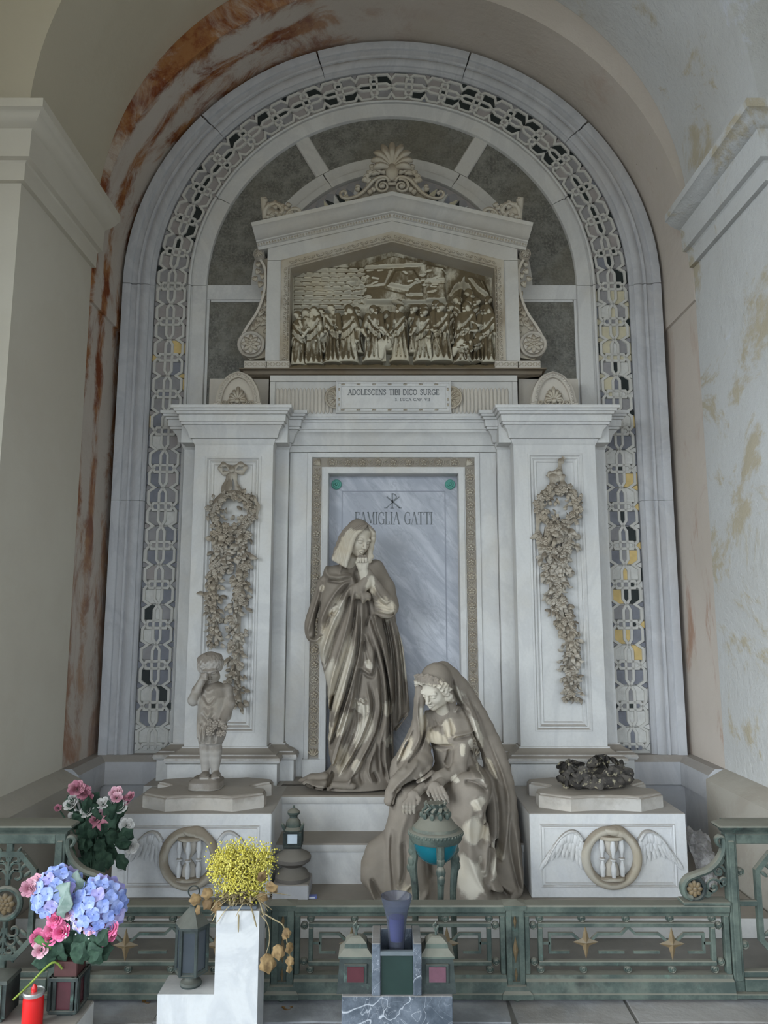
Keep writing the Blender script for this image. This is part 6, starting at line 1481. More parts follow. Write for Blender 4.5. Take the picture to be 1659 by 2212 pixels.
def garland(side, label, knot, ribbons, wc, wr, strands, seed):
    rr = random.Random(seed); y0 = YP+.024
    t = thing('garland', label, 'garland', at(wc[0], wc[1], y0), group='stone garlands')
    Pp = lambda px, py, dy=0: Vector((*axz(px, py, y0-.04)[:1], y0-dy, axz(px, py, y0-.04)[1]))
    def lf(p, ang, tilt=.4, sc=1.0):
        o = link('leaf', rr.choice(LG), None, t, p, (rr.uniform(-1.0, 1.0), -ang, rr.uniform(-tilt, tilt)*1.5), sc*rr.uniform(.8, 1.3)); lower(o, t)
    def fl(p, sc=1.0):
        o = link('flower', rr.choice(FG), None, t, p, (rr.uniform(-.4, .4), rr.uniform(0, 6), rr.uniform(-.5, .5)), sc*rr.uniform(.8, 1.2)); lower(o, t)
    # ribbon
    for pts, w in ribbons:
        g = G(); P_ = spline([Pp(*p) for p in pts], 5)
        g.tube(P_, [w*.0017*(.8+.3*math.sin(i*1.3)) for i in range(len(P_))], 8, True, .35, (0, 1, 0)); lower(g.obj('ribbon', M['garland'], t, 60), t)
    g = G(); g.ell(Pp(*knot, .05), (.026, .022, .028), None, 10, 7); lower(g.obj('knot', M['garland'], t), t)
    # wreath
    rw = wr*.0034; c = Pp(*wc, .045)
    g = G(); g.tube([c+Vector((rw*.74*math.cos(2*PI*k/28), 0, rw*.74*math.sin(2*PI*k/28))) for k in range(29)], rw*.15, 8, False); lower(g.obj('wreath_core', M['garland'], t), t)
    for k in range(72):
        a = 2*PI*k/72; r_ = rw*(.72+rr.uniform(-.24, .24)); p = c+Vector((r_*math.cos(a), -.012-rr.random()*.022, r_*math.sin(a)))
        lf(p, a+PI/2+rr.uniform(-1.2, 1.2), .7, .66)
    for k in range(40):
        a = 2*PI*k/40+rr.random()*.2; r_ = rw*(.74+rr.uniform(-.2, .2)); fl(c+Vector((r_*math.cos(a), -.030-rr.random()*.014, r_*math.sin(a))), .78)
    for k in range(9):
        a = PI*.5+rr.uniform(-.5, .5); p = c+Vector((rr.uniform(-.4, .4)*rw, -.01, rr.uniform(-.45, .1)*rw)); lf(p, a+rr.uniform(-1, 1), .3, .8)
    # hanging strands
    for pts, hw, dens in strands:
        P_ = spline([Pp(*p, .03) for p in pts], 8); n = len(P_)
        g = G(); g.tube(P_, [hw*.0034*.42*(1-.5*i/n) for i in range(n)], 7); lower(g.obj('strand_core', M['garland'], t), t)
        for i in range(n-1):
            for q in range(dens):
                u = i/n; p = P_[i]+(P_[i+1]-P_[i])*rr.random(); w = hw*.0034*(1-.35*u)
                d = rr.uniform(-1, 1); p = p+Vector((d*w*.75, -.012-.026*(1-d*d)-rr.random()*.01, 0))
                if rr.random() < .34: fl(p, 1.05-.3*u)
                else: lf(p, -PI/2+d*1.1+rr.uniform(-.9, .9), .6, 1.12-.3*u)
garland('left', 'carved stone garland with ribbon bow, wreath and two flower strands on the left pilaster', (502, 1014), [
    ([(502, 1014, .05), (486, 1004, .06), (476, 1010, .05), (482, 1022, .04), (500, 1018, .05)], 11), ([(504, 1014, .05), (518, 1004, .06), (530, 1008, .05), (524, 1020, .04), (506, 1018, .05)], 11),
    ([(500, 1020, .04), (496, 1045, .045), (490, 1075, .06)], 14), ([(505, 1020, .04), (512, 1050, .04), (527, 1082, .04), (545, 1075, .05), (556, 1092, .05), (552, 1120, .03)], 12), ([(496, 1020, .03), (486, 1045, .03), (478, 1075, .04)], 11)],
    (502, 1107), 52, [([(474, 1150), (478, 1180), (474, 1215), (463, 1255), (460, 1300), (464, 1345), (467, 1395)], 24, 3), ([(520, 1152), (522, 1190), (520, 1230), (516, 1275), (512, 1320), (510, 1370), (511, 1420), (512, 1470), (516, 1525)], 27, 3)], 3)
garland('right', 'carved stone garland with knotted cloth, wreath and single long strand on the right pilaster', (1207, 1022), [
    ([(1207, 1022, .05), (1210, 1000, .05), (1218, 988, .04)], 13), ([(1204, 1020, .05), (1190, 1022, .05), (1182, 1030, .04)], 11), ([(1200, 1026, .05), (1190, 1055, .055), (1186, 1080, .06)], 24), ([(1210, 1026, .05), (1214, 1045, .06), (1210, 1062, .07)], 18), ([(1176, 1060, .03), (1166, 1100, .04), (1162, 1150, .03), (1168, 1160, .03)], 13)],
    (1205, 1095), 51, [([(1190, 1140), (1185, 1180), (1196, 1225), (1198, 1270), (1206, 1310), (1216, 1345), (1230, 1375), (1232, 1420), (1230, 1465), (1236, 1512)], 30, 4), ([(1222, 1140), (1222, 1180), (1212, 1230), (1208, 1280)], 24, 3)], 5)
# ---- withered wreath on the right slab ----
def dry_mat(name, cols, k=9):
    m = NT(name, .85); c = m.mix(m.step(m.noise(k, 4), .4, .62), cols[0], cols[1]); c = m.mix(m.step(m.noise(k*1.7, 3, .6, m.map(loc=(4,4,4))), .57, .66), c, cols[2]); m.col(c); return m.m
M['dry_wreath'] = dry_mat('withered_leaf', ((.045,.040,.036), (.10,.088,.075), (.36,.32,.22)), 16)
c = at(1288, 1690, -.78); c.z = Z0+.083
t = thing('withered_wreath', 'dark withered wreath of curled leaves lying on the right pedestal slab', 'wreath', c)
rr = random.Random(21)
DL = meshes([leaf_geo(.085, .038, .35), leaf_geo(.075, .032, .5, 2), leaf_geo(.07, .036, .2, 3)], 'leaf', M['dry_wreath'])
g = G(); g.tube([(.155*math.cos(2*PI*k/24), .10*math.sin(2*PI*k/24), .045) for k in range(25)], .042, 8, False); g.obj('wreath_core', M['dry_wreath'], t)
for k in range(110):
    a = rr.random()*2*PI; r_ = rr.uniform(.75, 1.22); p = (.155*math.cos(a)*r_, .105*math.sin(a)*r_, .022+rr.random()*.075+(.035 if .3 < a < 1.3 else 0))
    link('leaf', rr.choice(DL), None, t, p, (rr.uniform(-1.2, 1.2), rr.uniform(-.5, .5), a+PI/2+rr.uniform(-.7, .7)), rr.uniform(.7, 1.15))
# ======================= bronze railing =======================
def bronze(name, a=(.046,.062,.054), b=(.105,.128,.105), dark=(.016,.020,.020), dust=.75):
    m = NT(name, .75, .0, .3)
    c = m.mix(m.step(m.noise(7, 6, .7), .36, .66), a, b)
    c = m.mix(m.step(m.noise(3.2, 5, .7, m.map(loc=(5,1,2))), .56, .70, 0, .8), c, dark)
    c = m.mix(m.step(m.noise(16, 4, .7, m.map(loc=(1,7,2))), .60, .72, 0, .45), c, (.105,.185,.15))
    d = m.math('ADD', m.upn(), m.math('MULTIPLY', m.math('SUBTRACT', m.noise(9, 4), .5), .7))
    c = m.mix(m.step(d, .15, .7, 0, dust), c, (.215,.20,.16))
    m.col(c); m.bump(m.noise(50, 5), .25, .004); return m.m
M['bronze'] = bronze('bronze_verdigris'); M['bronze_dark'] = bronze('bronze_dark', (.022,.028,.027), (.050,.062,.056), (.012,.014,.014), .35)
M['gilt'] = simple('worn_gilding', (.165,.118,.064), .75, .4, 30, .0, .3, dust=.5)
YF = -1.97
fz = lambda py: az(855, py, YF); fx = lambda px, py=2030: ax(px, py, YF)
ZT, ZV1, ZV0, ZB = fz(1950), fz(1975), fz(2101), .012
def up(o, root):
    """keep a world-built child in place under a part at any depth"""
    p = o.parent; m = Vector(p.location); q = p.parent
    while q is not None: m += Vector(q.location); q = q.parent
    o.matrix_parent_inverse = Matrix.Translation(-m); return o
def bar(g, x0, x1, z0, z1, d=.014): g.box(x0, x1, YF-d, YF+d, z0, z1, .003)
def disc_mesh(r):
    g = G(); g.lathe([(0, -.008), (r*.35, -.012), (r*.5, -.008), (r*.7, -.006), (r*.85, -.010), (r, -.006), (r, .005), (0, .006)], (0, 0, 0), 16, 'y'); me = g.mesh('disc', 50); me.materials.append(M['bronze']); return me
DISC = disc_mesh(.0165)
def star(t, px, py, w=.056, h=.070):
    c = at(px, py, YF); o = None
    g = G(); v = [(c.x, YF-.022, c.z)]
    for k in range(8):
        a = PI/2+k*PI/4; r_ = ((h if k % 4 == 0 else w) if k % 2 == 0 else .021); v.append((c.x+r_*math.cos(a), YF-.008, c.z+r_*math.sin(a)))
    v.append((c.x, YF+.004, c.z))
    f = [(0, 1+k, 1+(k+1) % 8) for k in range(8)]+[(9, 1+(k+1) % 8, 1+k) for k in range(8)]
    g.add(v, f); lower(g.obj('star', M['gilt'], t, 0), t)
def low_panel(label, xa, xb, stars, feet):
    x0, x1 = fx(xa), fx(xb); t = thing('bronze_railing', label, 'railing', ((x0+x1)/2, YF, 0), group='low railing sections')
    # rails
    g = G(); g.sweep_xy([(x0, YF), (x1, YF)], [(.0, ZV1), (.020, ZV1), (.022, ZV1+.012), (.030, ZV1+.018), (.034, ZT-.006), (.030, ZT), (-.034, ZT), (-.034, ZV1+.02), (-.02, ZV1)]); lower(g.obj('top_rail', M['bronze'], t), t)
    g = G(); g.sweep_xy([(x0, YF), (x1, YF)], [(-.02, ZV0), (.020, ZV0), (.024, ZV0-.014), (.036, ZV0-.022), (.044, ZB+.022), (.050, ZB+.018), (.050, ZB), (-.05, ZB), (-.05, ZB+.02)]); lower(g.obj('bottom_rail', M['bronze'], t), t)
    for a, b in ((x0, x0+.022), (x1-.022, x1)):
        g = G(); bar(g, a, b, ZV0, ZV1, .018); lower(g.obj('side_bar', M['bronze'], t), t)
    i0, i1, j0, j1 = x0+.060, x1-.060, fz(2084), fz(1991); w = .019
    g = G(); bar(g, i0, i1, j1-w, j1); bar(g, i0, i1, j0, j0+w); bar(g, i0, i0+w, j0+w, j1-w); bar(g, i1-w, i1, j0+w, j1-w); lower(g.obj('inner_frame', M['bronze'], t), t)
    # thin meander
    q = .0055; mz0, mz1 = j0+.052, j1-.048; ml = lambda P: g.sweep_xz(P, [(-q, YF-.006), (q, YF-.006), (q, YF+.006), (-q, YF+.006)])
    g = G(); L = x1-x0; e0, e1 = i0+.05, i1-.05; sx = [fx(s_[0]) for s_ in stars]
    a = sx[0]; ml([(a-.07, mz0), (e0, mz0), (e0, mz1), (a-.055, mz1), (a-.02, mz1-.03)]); b = sx[-1]; ml([(b+.07, mz0), (e1, mz0), (e1, mz1), (b+.055, mz1), (b+.02, mz1-.03)])
    if len(sx) > 1:
        m_ = (a+b)/2; ml([(a+.02, mz1-.03), (a+.055, mz1), (m_-.03, mz1), (m_, mz1+.028), (m_+.03, mz1), (b-.055, mz1), (b-.02, mz1-.03)])
        ml([(a+.055, mz0), (m_-.02, mz0)]); ml([(m_+.02, mz0), (b-.055, mz0)])
    for s_ in (-1, 1):
        xx = e0 if s_ < 0 else e1; ml([(xx, (mz0+mz1)/2), (i0+w if s_ < 0 else i1-w, (mz0+mz1)/2)])
    lower(g.obj('meander', M['bronze'], t), t)
    for s_ in stars: star(t, *s_)
    # connecting discs
    xs = [i0+.008]+[i0+(i1-i0)*k/4 for k in (1, 2, 3)]+[i1-.008]
    for x in xs:
        lower(link('disc', DISC, None, t, (x, YF, (j1+ZV1)/2)), t); lower(link('disc', DISC, None, t, (x, YF, (j0+ZV0)/2)), t)
    for x in ((x0+.022+i0)/2, (x1-.022+i1)/2):
        for z in (j0+.014, j1-.014): lower(link('disc', DISC, None, t, (x, YF, z)), t)
    for px in feet:
        g = G(); g.lathe([(.0, -.006), (.016, -.004), (.020, .004), (.014, .012), (0, .013)], (fx(px), YF-.02, .008), 12); lower(g.obj('foot', M['bronze'], t), t)
    return t
low_panel('low green bronze railing section with star, behind the marble L-shaped stand', 158, 587, [(273, 2040), (470, 2040)], [])
low_panel('middle green bronze railing section under the tripod burner', 637, 1091, [(760, 2036), (965, 2036)], [])
low_panel('low green bronze railing section with two gilt stars, before the right pedestal', 1132, 1574, [(1264, 2033), (1450, 2037)], [1361])
def post(px0, px1, label):
    x0, x1 = fx(px0), fx(px1); c = (x0+x1)/2
    t = thing('railing_post', label, 'post', (c, YF, 0), group='short railing posts')
    g = G(); w = (x1-x0)/2
    for s_ in (-1, 1): g.box(c+s_*w, c+s_*w*.38, YF-.030, YF+.026, ZB+.03, ZT-.02, .003)
    g.box(c-w*.5, c+w*.5, YF-.016, YF+.02, ZB+.03, ZT-.02); g.box(c-w*.4, c+w*.4, YF-.029, YF+.02, ZT-.045, ZT-.02); g.box(c-w*.4, c+w*.4, YF-.029, YF+.02, ZB+.03, ZB+.06); lower(g.obj('shaft', M['bronze'], t), t)
    g = G(); g.sweep_xy([(c-w, YF+.03), (c-w, YF-.03), (c+w, YF-.03), (c+w, YF+.03)], [(-.02, ZB), (.026, ZB), (.026, ZB+.02), (.014, ZB+.03), (.01, ZB+.045), (0, ZB+.05), (-.02, ZB+.05)]); g.box(c-w+.01, c+w-.01, YF-.02, YF+.03, ZB, ZB+.05); lower(g.obj('base', M['bronze'], t), t)
    g = G(); g.loft([[(c-w-.006, YF-.036, ZT-.02), (c+w+.006, YF-.036, ZT-.02), (c+w+.006, YF+.036, ZT-.02), (c-w-.006, YF+.036, ZT-.02)], [(c-w-.01, YF-.040, ZT), (c+w+.01, YF-.040, ZT), (c+w+.01, YF+.04, ZT), (c-w-.01, YF+.04, ZT)], [(c-.01, YF-.006, ZT+.014), (c+.01, YF-.006, ZT+.014), (c+.01, YF+.006, ZT+.014), (c-.01, YF+.006, ZT+.014)]], True, True); lower(g.obj('cap', M['bronze'], t), t)
    zm = (ZT+ZB)/2
    for dz, h, w2 in ((0, .055, .020), (.115, .035, .012), (-.10, .03, .012)):
        g = G(); g.add([(c, YF-.034, zm+dz), (c-w2*.6, YF-.02, zm+dz), (c, YF-.02, zm+dz+h), (c+w2*.6, YF-.02, zm+dz), (c, YF-.02, zm+dz-h)], [(0,1,2),(0,2,3),(0,3,4),(0,4,1)]); lower(g.obj('lozenge', M['gilt'], t, 0), t)
    g = G(); g.lathe([(.0, -.006), (.014, -.005), (.020, .002), (.014, .010), (0, .011)], (c, YF-.03, .006), 12); lower(g.obj('foot', M['bronze'], t), t)
post(588, 636, 'short bronze railing post beside the yellow dried flowers'); post(1092, 1131, 'short bronze railing post with gilt lozenges, below the seated statue')
def tall(s, side, label):
    """tall end panel: posts, cap, octagon with rosette, side bracket; s mirrors about the axis"""
    mx = lambda x: x if s > 0 else 2*fx(855)-x
    t = thing('railing_end', label, 'railing', (mx(fx(1640)), YF, 0), group='tall railing ends')
    x0 = fx(1576); x1 = x0+.50; pw = .045; zt = fz(1797)
    bx = lambda g, a, b, y0, y1, z0, z1, bev=.003: g.box(mx(a), mx(b), y0, y1, z0, z1, bev)
    for a in (x0, x1-pw):
        g = G(); bx(g, a, a+pw, YF-.024, YF+.024, ZB, zt); bx(g, a+.010, a+pw-.010, YF-.030, YF-.02, ZB+.06, zt-.03); lower(g.obj('post', M['bronze'], t), t)
    g = G(); bx(g, x0+pw, x1-pw, YF-.02, YF+.02, zt-.045, zt-.002); lower(g.obj('top_rail', M['bronze'], t), t)
    g = G(); bx(g, x0-.004, x1, YF-.05, YF+.05, ZB, ZB+.02); bx(g, x0+pw, x1-pw, YF-.03, YF+.03, ZB+.02, ZV0-.012); bx(g, x0+pw, x1-pw, YF-.018, YF+.018, ZV0-.012, ZV0+.012); lower(g.obj('bottom_rail', M['bronze'], t), t)
    pr = [(-.04, zt), (.006, zt), (.012, zt+.012), (.034, zt+.026), (.040, zt+.034), (.036, zt+.040), (.0, zt+.048), (-.04, zt+.048)]
    pth = [(x0, YF+.024), (x0, YF-.024), (x1, YF-.024), (x1, YF+.024)]
    if s < 0: pth = [(mx(x), y) for x, y in pth][::-1]
    g = G().sweep_xy(pth, pr); bx(g, x0+.01, x1-.01, YF-.024, YF+.05, zt, zt+.047, 0); lower(g.obj('cap', M['bronze'], t), t)
    c = (x0+x1)/2; cz = fz(1950); oz1, oz0 = fz(1838), fz(2072); ow = .125
    oc = [(c-ow*.45, oz1), (c+ow*.45, oz1), (c+ow, oz1-.075), (c+ow, oz0+.075), (c+ow*.45, oz0), (c-ow*.45, oz0), (c-ow, oz0+.075), (c-ow, oz1-.075)]
    oc = [(mx(x), z) for x, z in oc]
    if s < 0: oc = oc[::-1]
    g = G().sweep_xz(oc[::-1], [(0, YF-.012), (.022, YF-.012), (.022, YF+.012), (0, YF+.012)], True); lower(g.obj('octagon_frame', M['bronze'], t), t)
    g = G(); bx(g, c-.014, c+.014, YF-.01, YF+.01, oz1, zt-.04); bx(g, c-.014, c+.014, YF-.01, YF+.01, ZV0, oz0); bx(g, x0+pw, c-ow+.01, YF-.01, YF+.01, cz-.012, cz+.012); bx(g, c+ow-.01, x1-pw, YF-.01, YF+.01, cz-.012, cz+.012); lower(g.obj('tie_bar', M['bronze'], t), t)
    for xx in (x0+pw+.016, x1-pw-.016):
        for z in (oz1-.085, oz0+.06): lower(link('disc', DISC, None, t, (mx(xx), YF, z), None, 1.15), t)
    g = G(); g.tube([(mx(c+.062*math.cos(2*PI*k/24)), YF-.006, cz+.062*math.sin(2*PI*k/24)) for k in range(25)], .013, 7, False); lower(g.obj('rosette_ring', M['bronze'], t), t)
    g = G(); petal_ring(g, (mx(c), YF-.010, cz), .046, 8, .012, .30); petal_ring(g, (mx(c), YF-.018, cz), .028, 6, .010, .34); g.ell((mx(c), YF-.026, cz), .010, None, 8, 5); lower(g.obj('gilt_rosette', M['gilt'], t, 60), t)
    for d, L_ in ((1, oz1-cz-.09), (-1, cz-oz0-.09)):       # openwork acanthus above and below
        g = G(); b0 = cz+d*.075
        g.tube([(mx(c), YF, b0), (mx(c), YF-.004, b0+d*L_)], [.012, .006], 6)
        for k in range(3):
            for e in (-1, 1):
                z = b0+d*L_*(.12+.28*k); rr_ = .034-.006*k
                g.tube([(mx(c+e*x), YF-.003, z+d*zz) for x, zz in spiral(.040-.006*k, .02, rr_, .008, 200, -150, 12)], .0075, 6)
                g.ell((mx(c+e*(.085-.014*k)), YF-.003, z+d*.03), (.022, .008, .009), (0, (-.7 if s*e > 0 else .7)*d, 0), 8, 5); g.ell((mx(c+e*(.060-.01*k)), YF-.003, z+d*.055), (.02, .008, .008), (0, (-1.1 if s*e > 0 else 1.1)*d, 0), 8, 5)
        g.ell((mx(c), YF-.003, b0+d*(L_+.015)), (.018, .009, .03), None, 8, 6)
        lower(g.obj('acanthus', M['bronze'], t), t)
    # side bracket: S-scroll with gilt rosette standing on the low rail
    K = lambda px, py: (mx(fx(px, py)), fz(py))
    g = G(); sp = spline([Vector(K(*p)) for p in ((1556, 1828), (1549, 1822), (1546, 1812), (1553, 1806), (1561, 1812), (1560, 1835), (1548, 1860), (1528, 1878), (1505, 1887), (1484, 1896), (1474, 1912), (1478, 1930), (1492, 1938))], 5)
    g.tube([(p.x, YF-.004, p.y) for p in sp], [.007+.008*min(1, i/30) for i in range(len(sp))], 8, True, 1.5, (0, 1, 0)); lower(g.obj('scroll', M['bronze'], t), t)
    vc = K(1498, 1918)
    g = G(); g.tube([(vc[0]+.047*math.cos(2*PI*k/20), YF-.004, vc[1]+.047*math.sin(2*PI*k/20)) for k in range(21)], .010, 7, False); g.lathe([(0, .002), (.047, .002), (.047, .008), (0, .008)], (vc[0], YF, vc[1]), 20, 'y'); lower(g.obj('volute', M['bronze_dark'], t), t)
    g = G(); petal_ring(g, (vc[0], YF-.006, vc[1]), .036, 8, .010, .30); g.ell((vc[0], YF-.018, vc[1]), .010, None, 8, 5); lower(g.obj('gilt_rosette', M['gilt'], t, 60), t)
    g = G()
    for px, py, r_ in ((1540, 1915, .038), (1552, 1882, .026), (1528, 1930, .018), (1562, 1905, .018), (1556, 1860, .014)):
        k = K(px, py); g.tube([(x, YF-.002, z) for x, z in spiral(k[0], k[1], r_, .006, 0, 460*s, 22)], .007, 6); g.ell((k[0], YF-.002, k[1]), .009, None, 7, 5)
    lower(g.obj('tendril', M['bronze'], t), t)
    a, b = K(1470, 1942)[0], mx(x0); g = G(); g.box(min(a, b), max(a, b), YF-.038, YF+.038, ZT, ZT+.014, .003); lower(g.obj('shelf', M['bronze'], t), t)
tall(1, 'right', 'tall bronze railing end with gilt rosette at the right pier'); tall(-1, 'left', 'tall bronze railing end behind the blue hydrangeas at the left pier')
# ======================= tripod burner behind the railing =======================
YT3 = -1.73
c = at(941, 1800, YT3); c.z = 0
t = thing('tripod_burner', 'green bronze tripod burner with domed lid and blue glass bowl', 'burner', c)
kz = lambda py, Y=YT3: az(941, py, Y)
M['teal_glass'] = NT('teal_glass', .12, 0, .6)
M['teal_glass'].b.inputs['Transmission Weight'].default_value = .25; M['teal_glass'].col((.012, .16, .21)); M['teal_glass'] = M['teal_glass'].m
rw = .123; z1 = kz(1806)
g = G(); g.lathe([(rw*.80, z1-.020), (rw*.96, z1-.018), (rw, z1-.010), (rw*1.02, z1+.004), (rw*1.04, z1+.008), (rw*1.04, z1+.026), (rw*.98, z1+.032), (rw*.90, z1+.034), (rw*.86, z1+.046), (rw*.80, z1+.050), (rw*.62, z1+.078), (rw*.42, z1+.092), (rw*.36, z1+.10), (rw*.36, z1+.108), (0, z1+.108)], (0, 0, 0), 36); g.obj('lid', M['bronze'], t)
g = G()
for k in range(44): a = 2*PI*k/44; g.ell((rw*1.03*math.cos(a), rw*1.03*math.sin(a), z1+.017), (.006, .006, .008), None, 6, 4)
o = g.obj('bead_rim', M['bronze'], t, 60); o['kind'] = 'stuff'
g = G()
for k in range(10):
    a = 2*PI*k/10; g.tube([(rw*.34*math.cos(a), rw*.34*math.sin(a), z1+.104), (rw*.46*math.cos(a), rw*.46*math.sin(a), z1+.118), (rw*.34*math.cos(a+.3), rw*.34*math.sin(a+.3), z1+.134), (rw*.42*math.cos(a), rw*.42*math.sin(a), z1+.152)], [.012, .010, .010, .005], 6)
    g.ell((rw*.52*math.cos(a), rw*.52*math.sin(a), z1+.098), (.012, .012, .016), None, 6, 5)
g.lathe([(rw*.30, z1+.10), (rw*.34, z1+.15), (rw*.20, z1+.152), (.0, z1+.145)], (0,0,0), 14); g.obj('crown', M['bronze'], t)
g = G(); g.lathe([(rw*.86, z1-.014)]+[(rw*.86*math.cos(R(a)), z1-.014-.112*math.sin(R(a))) for a in range(10, 91, 10)], (0,0,0), 28); g.obj('glass_bowl', M['teal_glass'], t)
for k, a in enumerate((-PI/2+.12, PI/6+.1, 5*PI/6+.1)):
    ca, sa = math.cos(a), math.sin(a)
    pts = [(rw*.90, z1-.015), (rw*.93, z1-.06), (rw*.88, z1-.10), (rw*.96, z1-.15), (rw*.90, z1-.20), (rw*.84, z1-.28), (rw*.86, z1-.38), (rw*.92, .03), (rw*1.0, .006)]
    g = G(); P_ = spline([Vector((r_*ca, r_*sa, z)) for r_, z in pts], 4); n = len(P_)
    rr_ = np.interp(np.linspace(0, 1, n), [0, .12, .25, .38, .5, .7, .9, 1], [.024, .023, .019, .022, .019, .016, .014, .020])
    g.tube(P_, list(rr_), 8, True, .8, (-sa, ca, 0)); lg = g.obj('leg', M['bronze'], t)
    g = G(); q = Vector((rw*.97*ca, rw*.97*sa, z1-.125)); g.ell(q, (.022, .022, .03), None, 8, 6); g.ell(q+Vector((.012*ca, .012*sa, -.03)), (.016, .016, .024), None, 8, 6); g.ell(q+Vector((.0, .0, .045)), (.02, .02, .022), None, 8, 5); g.obj('lion_mask', M['bronze'], lg)
# ======================= lamp, wrapping and packet behind the railing =======================
def ngon(c, r, n, a0=0, sx=1, sy=1): return [(c[0]+r*math.cos(a0+2*PI*k/n)*sx, c[1]+r*math.sin(a0+2*PI*k/n)*sy) for k in range(n)]
M['old_stone'] = simple('mossy_stone', (.155,.14,.125), .9, .35, 14, bump=.4, dust=.6)
M['lamp_glass'] = simple('milky_glass', (.55,.62,.68), .15, .12, 12, spec=.6)
YL = -1.02
c = at(632, 1900, YL); c.z = .085
t = thing('stone_urn', 'squat dark stone urn on a block, left of the steps', 'urn', c)
lz = lambda py: az(632, py, YL)-.085
g = G(); g.box(-.10, .10, -.10, .10, 0, lz(1898), .006); g.obj('block', M['marble_grey'], t)
g = G(); g.lathe([(.098, lz(1897)), (.098, lz(1890)), (.088, lz(1886)), (.08, lz(1880)), (.055, lz(1874)), (.05, lz(1870)), (.075, lz(1864)), (.098, lz(1858)), (.102, lz(1850)), (.095, lz(1845)), (.06, lz(1838)), (.045, lz(1832)), (.028, lz(1828)), (0, lz(1827))], (0,0,0), 24); g.obj('bowl', M['old_stone'], t)
t2 = thing('grave_lantern', 'small square bronze lantern with pale glass standing on the stone urn', 'lantern', (c.x, YL, .085+lz(1828)))
h0 = 0; Hb = lz(1792)-lz(1828)
g = G(); g.box(-.05, .05, -.05, .05, 0, .012, .002); g.box(-.034, .034, -.034, .034, -.004, .0); g.obj('base', M['bronze_dark'], t2)
for sx in (-1, 1):
    for sy in (-1, 1): G().box(sx*.052, sx*.038, sy*.052, sy*.038, .012, Hb, .002).obj('corner_post', M['bronze_dark'], t2)
for a in range(4):
    g = G(); g.box(-.028, .028, -.046, -.042, .026, Hb-.012); g.obj('glass', M['lamp_glass'], t2, 0, rot=(0, 0, a*PI/2))
    g = G(); g.box(-.038, .038, -.050, -.040, .012, .026); g.box(-.038, .038, -.050, -.040, Hb-.012, Hb); g.box(-.038, -.028, -.050, -.040, .026, Hb-.012); g.box(.028, .038, -.050, -.040, .026, Hb-.012); g.obj('frame', M['bronze_dark'], t2, rot=(0, 0, a*PI/2))
g = G(); g.lathe([(.056, Hb), (.058, Hb+.006), (.044, Hb+.02), (.040, Hb+.045), (.028, Hb+.058), (.022, Hb+.066), (.022, Hb+.076), (.034, Hb+.084), (.036, Hb+.096), (.024, Hb+.108), (.008, Hb+.116), (.005, Hb+.130), (0, Hb+.131)], (0,0,0), 16); g.obj('roof', M['bronze'], t2)
for sx in (-1, 1): g = G(); g.ell((sx*.052, -.03, Hb+.022), (.010, .010, .024), (0, sx*.35, 0), 8, 6); g.obj('ear', M['bronze'], t2)
# small blue packet on the slab
p = at(676, 1931, -1.02); g = G(); g.box(-.028, .028, -.018, .018, 0, .014, .003); o = g.obj('packet', simple('packet_blue', (.14,.17,.45), .35, .25, 60, spec=.5), loc=(p.x, -1.08, .085), rot=(0, 0, .08)); tag(o, 'tiny blue and white packet lying on the slab beside the urn', 'packet')
G().box(-.016, .016, -.0185, -.0165, .004, .011).obj('label', simple('packet_white', (.7,.72,.75), .4, .1, 10), o)
# crumpled clear wrapping
def wrap_mat():
    m = NT('clear_film', .12, 0, .7); m.col((.62,.60,.60)); m.set(m.b.inputs['Alpha'], m.step(m.noise(14, 4), .35, .65, .35, .85)); m.bump(m.noise(28, 4, .6, None, 1.5), 1.0, .03); return m.m
g = G(); rr = random.Random(7); P_ = spline([Vector(at(1498, 1795, -.72)), Vector(at(1508, 1820, -.78)), Vector(at(1521, 1848, -.86)), Vector((at(1526, 1870, -.90).x, -.92, .10))], 4)
rings = []
for i, q in enumerate(P_):
    r_ = (.04, .055, .062, .066, .064, .06, .062, .066, .066, .06, .05, .045, .04)[i]; rings.append([(q.x+r_*(1+.22*rr.uniform(-1, 1))*math.cos(2*PI*k/18), q.y+r_*(1+.22*rr.uniform(-1, 1))*math.sin(2*PI*k/18), q.z+.02*rr.uniform(-1, 1)) for k in range(18)])
g.loft(rings, True, True); tag(g.obj('plastic_wrapping', wrap_mat(), smooth=0), 'crumpled clear plastic flower wrapping between the right pedestal and the pier', 'wrapping')

